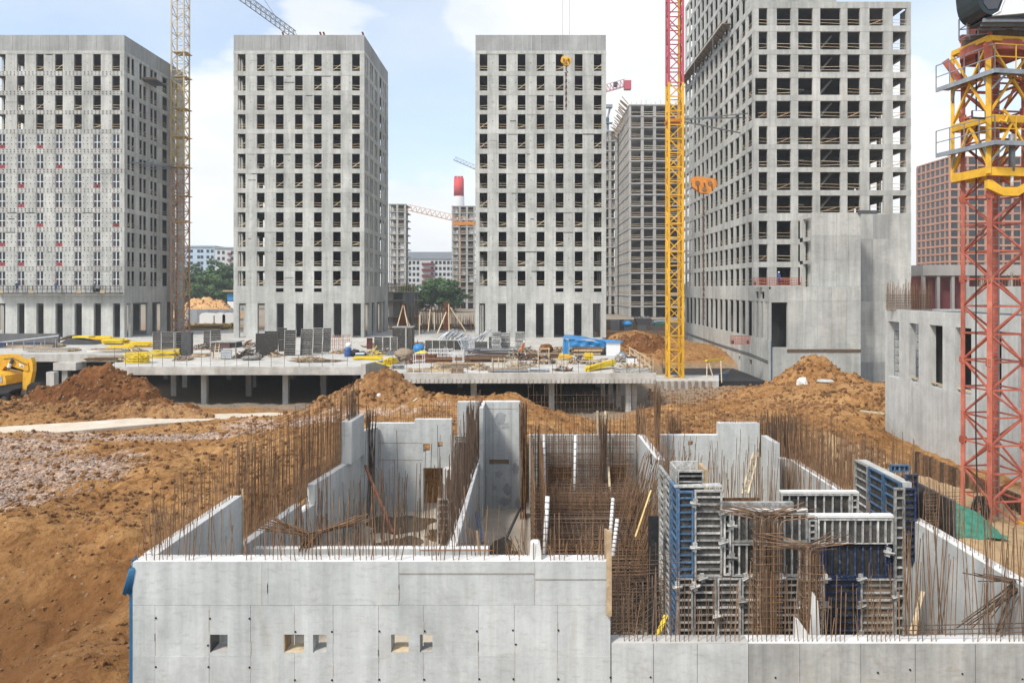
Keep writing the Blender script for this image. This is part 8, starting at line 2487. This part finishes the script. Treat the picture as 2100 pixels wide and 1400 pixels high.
# ladder against the right back wall
t = thing('ladder', 'pale wooden ladder leaning on the back right wall among the bars', 'ladder', tuple(W(1525, 1010, 31)))
for a, b in ((1522, 1545), (1534, 1556)): bar('stile', W(a, 1012, 31.0), W(b, 928, 33), .07, 'woodpale', t, .06)
for k in range(8):
    u = (k + .6) / 8.3
    bar('rung', W(1522 + 23 * u, 1012 - 84 * u, 31 + 2 * u), W(1534 + 22 * u, 1012 - 84 * u, 31 + 2 * u), .05, 'woodpale', t, .05)
# green netting over a stack
def net(label, cx, cy, rx, ry, h, zb, mat, seed):
    mb = MB(); rg = np.random.RandomState(seed); n = 40
    for j in range(n + 1):
        for i in range(n + 1):
            u, v = 2 * i / n - 1, 2 * j / n - 1
            d = math.sqrt(u * u + v * v)
            x, y = cx + rx * u, cy + ry * v
            z = zb + h * max(0, 1 - abs(u) ** 3) * max(0, 1 - abs(v) ** 3) + .10 * mnoise.noise(Vector((x * 2.2, y * 2.2, seed))) + .05 * mnoise.noise(Vector((x * 7, y * 7, seed)))
            mb.v.append((x + .08 * mnoise.noise(Vector((y * 3, x, 1))), y, z))
    for j in range(n):
        for i in range(n): q = j * (n + 1) + i; mb.f.append((q, q + 1, q + n + 2, q + n + 1))
    o = obj('green_net', mb, mat, None, True); props(o, label, 'netting'); return o
net('green construction netting heaped outside the near right wall', 16.3, 30, 1.3, 1.6, .75, ground_z(16.3, 30) - .1, 'greennet', 3)
t = thing('board_stack', 'low stack of boards under the green netting', 'stack', (16.2, 28, CZ - 9.9))
for k in range(5): obj('board', MB().box(15.3, 17.2, 27.6 + rnd.uniform(-.1, .1), 30, CZ - 10 + k * .1, CZ - 9.93 + k * .1), 'woodold' if k % 2 else 'wood', t)

# ------------------------------------------------------------------ low slotted building at the right, and sheet piles
def slotted():
    X = 27.4; s0 = 60.0
    T = thing('unfinished_building', 'low concrete building with tall window slots behind the red crane', 'building', (31, 50, CZ - 12.5))
    top, led, bot = h2z(1.55), h2z(6.6), h2z(13.0)
    # y positions of slots along the face, from far (60) to near
    def yy(px): return X * F / (px - VX)
    sl = [(1822, 1844), (1865, 1884), (1906, 1933), (1959, 1992), (2022, 2054), (2088, 2125)]
    ys2 = sorted([yy(v) for a in sl for v in a] + [36.0, 59.62])
    slots = [(yy(b), yy(a)) for a, b in sl]
    zs2 = [bot, led, h2z(2.45), top]
    def s_(i, j, k):
        ym = (ys2[j] + ys2[j + 1]) / 2
        return not (k == 1 and any(a < ym < b for a, b in slots))
    obj('wall', MB().cells([X, X + .45], ys2, zs2, s_), 'pit', T)
    obj('far_wall', MB().cells([X + .45, X + 1.2, X + 2.0, 44], [59.2, 59.62], [bot, led, h2z(2.45), top], lambda i, j, k: not (k == 1 and i == 1)), 'pit', T)
    obj('floor_slab', MB().box(X + .45, 44, 36, 59.2, led - .3, led - .02), 'slab', T)
    obj('inner_wall', MB().box(X + .46, 44, 54.0, 54.3, led, top - .3), 'inside', T); obj('inner_wall', MB().box(X + 6.5, X + 6.8, 36, 53.9, led, top - .3), 'inside', T)
    obj('roof_slab', MB().box(X + .45, 44, 36, 54.3, top - .3, top - .01), 'inside', T)
    obj('upper_wall', MB().box(X + 2.9, X + 3.2, 36, 53.5, top, CZ + .15), 'tower', T)
    obj('upper_wall', MB().box(X + 3.2, 44, 53.1, 53.5, top, CZ + .15), 'tower', T)
    for a, b in zip([36, 40, 44, 48, 52, 55.5], [39.98, 43.98, 47.98, 51.98, 55.48, 59.6]):
        obj('cast_panel', MB().box(X - rnd.uniform(.008, .02), X - .001, a + .01, b - .01, bot, led - .01), 'pit', T)
    segs = []
    for k in range(76):
        px = 1818 + k * 1.24; y = 58.4 - (k % 4) * .2
        segs.append(((XW(px, y), y, top - .1), (XW(px, y) + rnd.gauss(0, .03), y, top + rnd.uniform(1.4, 2.3))))
    bars('rebar', segs, .013, 'rust', T, 200)
    for k in range(9): bar('cross_bar', (XW(1817, 58), 58, top + .15 + k * .12), (XW(1912, 58), 58, top + .15 + k * .12), .02, 'rustdark', T)
    segs = []
    for k in range(60):
        y = 52.9 - k * .27
        segs.append(((X + 3.05, y, CZ + .1), (X + 3.05 + rnd.gauss(0, .03), y, CZ + rnd.uniform(.6, 1.1))))
    bars('upper_bar', segs, .02, 'rust', T, 80)
    obj('blue_sheet', MB().box(X - .06, X - .022, 50.5, 59.6, h2z(12.2), h2z(11.6)), 'membrane', T)
    for a, b in sl[:2]:
        y = (yy(a) + yy(b)) / 2
        for k in range(6): bar('scaffold_rung', (X + .5, yy(a) - .1, led + .4 + k * .6), (X + .5, yy(b) + .1, led + .4 + k * .6), .05, 'steeldark', T, .05)
        bar('scaffold_post', (X + .55, y, led), (X + .55, y, led + 4.1), .09, 'steeldark', T, .09)
    for a, b in sl[1:]: bar('sill_plank', (X + .2, yy(a), led + .25), (X + .25, yy(b), led + .2), .15, 'woodpale', T, .08)
slotted()
t = thing('sheet_piles', 'row of rusty steel soldier piles in front of the slotted building', 'piles', (22, 38, CZ - 10))
for k in range(26):
    u = k / 25; px = 1882 + 215 * u; Y = 43.5 - 9.5 * u
    x = XW(px, Y); zt_ = ZW(926 + 92 * u, Y)
    mb = MB(); w = .12
    mb.box(x - w, x + w, Y - .09, Y - .06, CZ - 10.5, zt_); mb.box(x - w, x + w, Y + .06, Y + .09, CZ - 10.5, zt_); mb.box(x - .015, x + .015, Y - .06, Y + .06, CZ - 10.5, zt_)
    obj('pile', mb, 'rust' if k % 3 else 'rustdark', t)
sticks('formwork_rail', 'grey steel rails lying slanted beyond the right back wall', 'steel rails', 1718, 1775, 940, .4, ['formgrey', 'steeldark'], 12, 1., .06, .1, part='rail', Y=33, zb=CZ - 8.9)
def slabs(label, px, py, Y, w, h, mat, seed):
    o = obj('rock', MB().ball((XW(px, Y), Y, ZW(py, Y)), (w / 2, w / 2, h / 2), 8, 6, .25, random.Random(seed)), mat); props(o, label, 'rock')
slabs('pale chunk of broken concrete on the tall ochre earth heap', 1646, 788, 80.3, 1.2, 1.5, 'pit_top', 3)
slabs('flat grey slab fragment lying on the crest of the sandy bank', 1690, 781, 69, 1.5, .35, 'tower', 4)
slabs('white boulder on the slope of the sandy heap before the deck', 777, 810, 54, .28, .24, 'white', 5)
plank('short pale plank stuck in the earth below the ochre heap', W(1622, 812, 76), W(1634, 800, 76), .25, .1)
plank('long pale timber lying on the sandy heap before the deck', W(826, 838, 53), W(856, 818, 54), .16, .14)
plank('weathered boards lying on the earth by the slotted building', W(1765, 842, 55), W(1815, 848, 54), .3, .1)
# clump of starter bars at the centre back of the pit
t = thing('rebar_bunch', 'tall clump of starter bars rising by the centre back of the pit', 'rebar', (6.6, 36.8, CZ - 9))
for k in range(60): bar('rebar', (XW(rnd.uniform(1365, 1400), 36.8), rnd.uniform(36.6, 37), CZ - 9.4), (XW(rnd.uniform(1365, 1400), 36.8), rnd.uniform(36.6, 37), ZW(rnd.uniform(842, 880), 36.8)), .012, 'rust', t)

# ------------------------------------------------------------------ workers
def worker(label, x, y, z, rz, lean, arms, mat, hat):
    t = thing('person', label, 'person', (x, y, z), None, rz)
    J = {'pelvis': (0, 0, .95, .15), 'waist': (0, lean * .25, 1.12, .13), 'chest': (0, lean * .6, 1.36, .16), 'neck': (0, lean, 1.52, .06), 'head': (0, lean * 1.2 - .02, 1.66, .10), 'crown': (0, lean * 1.25 - .02, 1.72, .09)}
    B = [('pelvis', 'waist'), ('waist', 'chest'), ('chest', 'neck'), ('neck', 'head'), ('head', 'crown')]
    for s, n in ((-1, 'l'), (1, 'r')):
        J['hip' + n] = (.10 * s, 0, .88, .11); J['knee' + n] = (.12 * s, -.04 * s, .48, .07); J['ankle' + n] = (.12 * s, .02 * s, .09, .05); J['toe' + n] = (.13 * s, -.15 + .02 * s, .04, .045)
        J['sh' + n] = (.20 * s, lean * .75, 1.43, .075)
        e, h = arms[n]
        J['el' + n] = (.27 * s, e[0], e[1], .05); J['wr' + n] = (.24 * s, h[0], h[1], .035); J['ha' + n] = (.23 * s, h[0] - .07, h[1] - .03, .035)
        B += [('pelvis', 'hip' + n), ('hip' + n, 'knee' + n), ('knee' + n, 'ankle' + n), ('ankle' + n, 'toe' + n), ('chest', 'sh' + n), ('sh' + n, 'el' + n), ('el' + n, 'wr' + n), ('wr' + n, 'ha' + n)]
    K = list(J); me = bpy.data.meshes.new('body')
    me.from_pydata([J[k][:3] for k in K], [(K.index(a), K.index(b)) for a, b in B], [])
    me.materials.append(M[mat]); o = bpy.data.objects.new('body', me); COL.objects.link(o); o.parent = t
    o.modifiers.new('skin', 'SKIN'); sk = me.skin_vertices[0].data if me.skin_vertices else None
    if sk is None:
        me.skin_vertices_add() if hasattr(me, 'skin_vertices_add') else None
        sk = me.skin_vertices[0].data if me.skin_vertices else None
    if sk:
        for i, k in enumerate(K): sk[i].radius = (J[k][3], J[k][3]); sk[i].use_root = k == 'pelvis'
    m = o.modifiers.new('smooth', 'SUBSURF'); m.levels = 1; m.render_levels = 1
    hx, hy, hz = J['head'][:3]
    local('face', MB().ball((hx, hy - .035, hz - .01), (.075, .075, .10), 10, 7), 'skin', t, True)
    local('helmet', MB().ball((hx, hy, hz + .075), (.135, .15, .105), 12, 7).box(hx - .09, hx + .09, hy - .20, hy - .12, hz + .05, hz + .065), hat, t, True)
    return t
up = {'l': ((-.05, 1.15), (-.3, 1.2)), 'r': ((-.02, 1.15), (-.28, 1.35))}
dn = {'l': ((.03, 1.12), (-.06, .88)), 'r': ((.02, 1.12), (-.05, .88))}
for a in ((XW(35, 130.2), 130.2, ZW(600, 130), .4, -.18, up, 'workblue', 'white', 'worker in dark blue on the facade platform, the leftmost one, leaning forward'),
          (XW(115, 130.2), 130.2, ZW(600, 130), -2.6, -.05, up, 'workblue', 'orange', 'worker with an orange helmet in the middle of the facade platform'),
          (XW(192, 130.2), 130.2, ZW(600, 130), 2.9, -.22, up, 'steeldark', 'white', 'worker in dark clothes bending near the right end of the facade platform'),
          (XW(1597, 107.2), 107.2, CZ + .53, .2, 0, dn, 'bluebarrel', 'white', 'worker in blue standing in the long red cradle of the right tower'),
          (XW(862, 141), 141, DECKZ + .01, .5, -.1, dn, 'steeldark', 'white', 'worker with a white helmet among the starter bars beyond the deck'),
          (XW(1070, DY(730)), DY(730), DECKZ + .01, 1.2, -.25, up, 'orangevest', 'white', 'worker in an orange vest stooping on the right slab')):
    worker(a[8], a[0], a[1], a[2], a[3], a[4], a[5], a[6], a[7])

# ------------------------------------------------------------------ thin summer haze
hm = bpy.data.materials.new('haze'); hm.use_nodes = True; ht = hm.node_tree
for n_ in list(ht.nodes):
    if n_.type == 'BSDF_PRINCIPLED': ht.nodes.remove(n_)
pv = ht.nodes.new('ShaderNodeVolumePrincipled')
pv.inputs['Color'].default_value = (.92, .96, 1, 1); pv.inputs['Density'].default_value = .0004; pv.inputs['Anisotropy'].default_value = .3
ht.links.new(pv.outputs[0], ht.nodes['Material Output'].inputs['Volume'])
MATS['haze'] = hm
props(obj('haze', MB().box(-640, 640, -20, 720, -8, 100), 'haze'), kind='stuff')
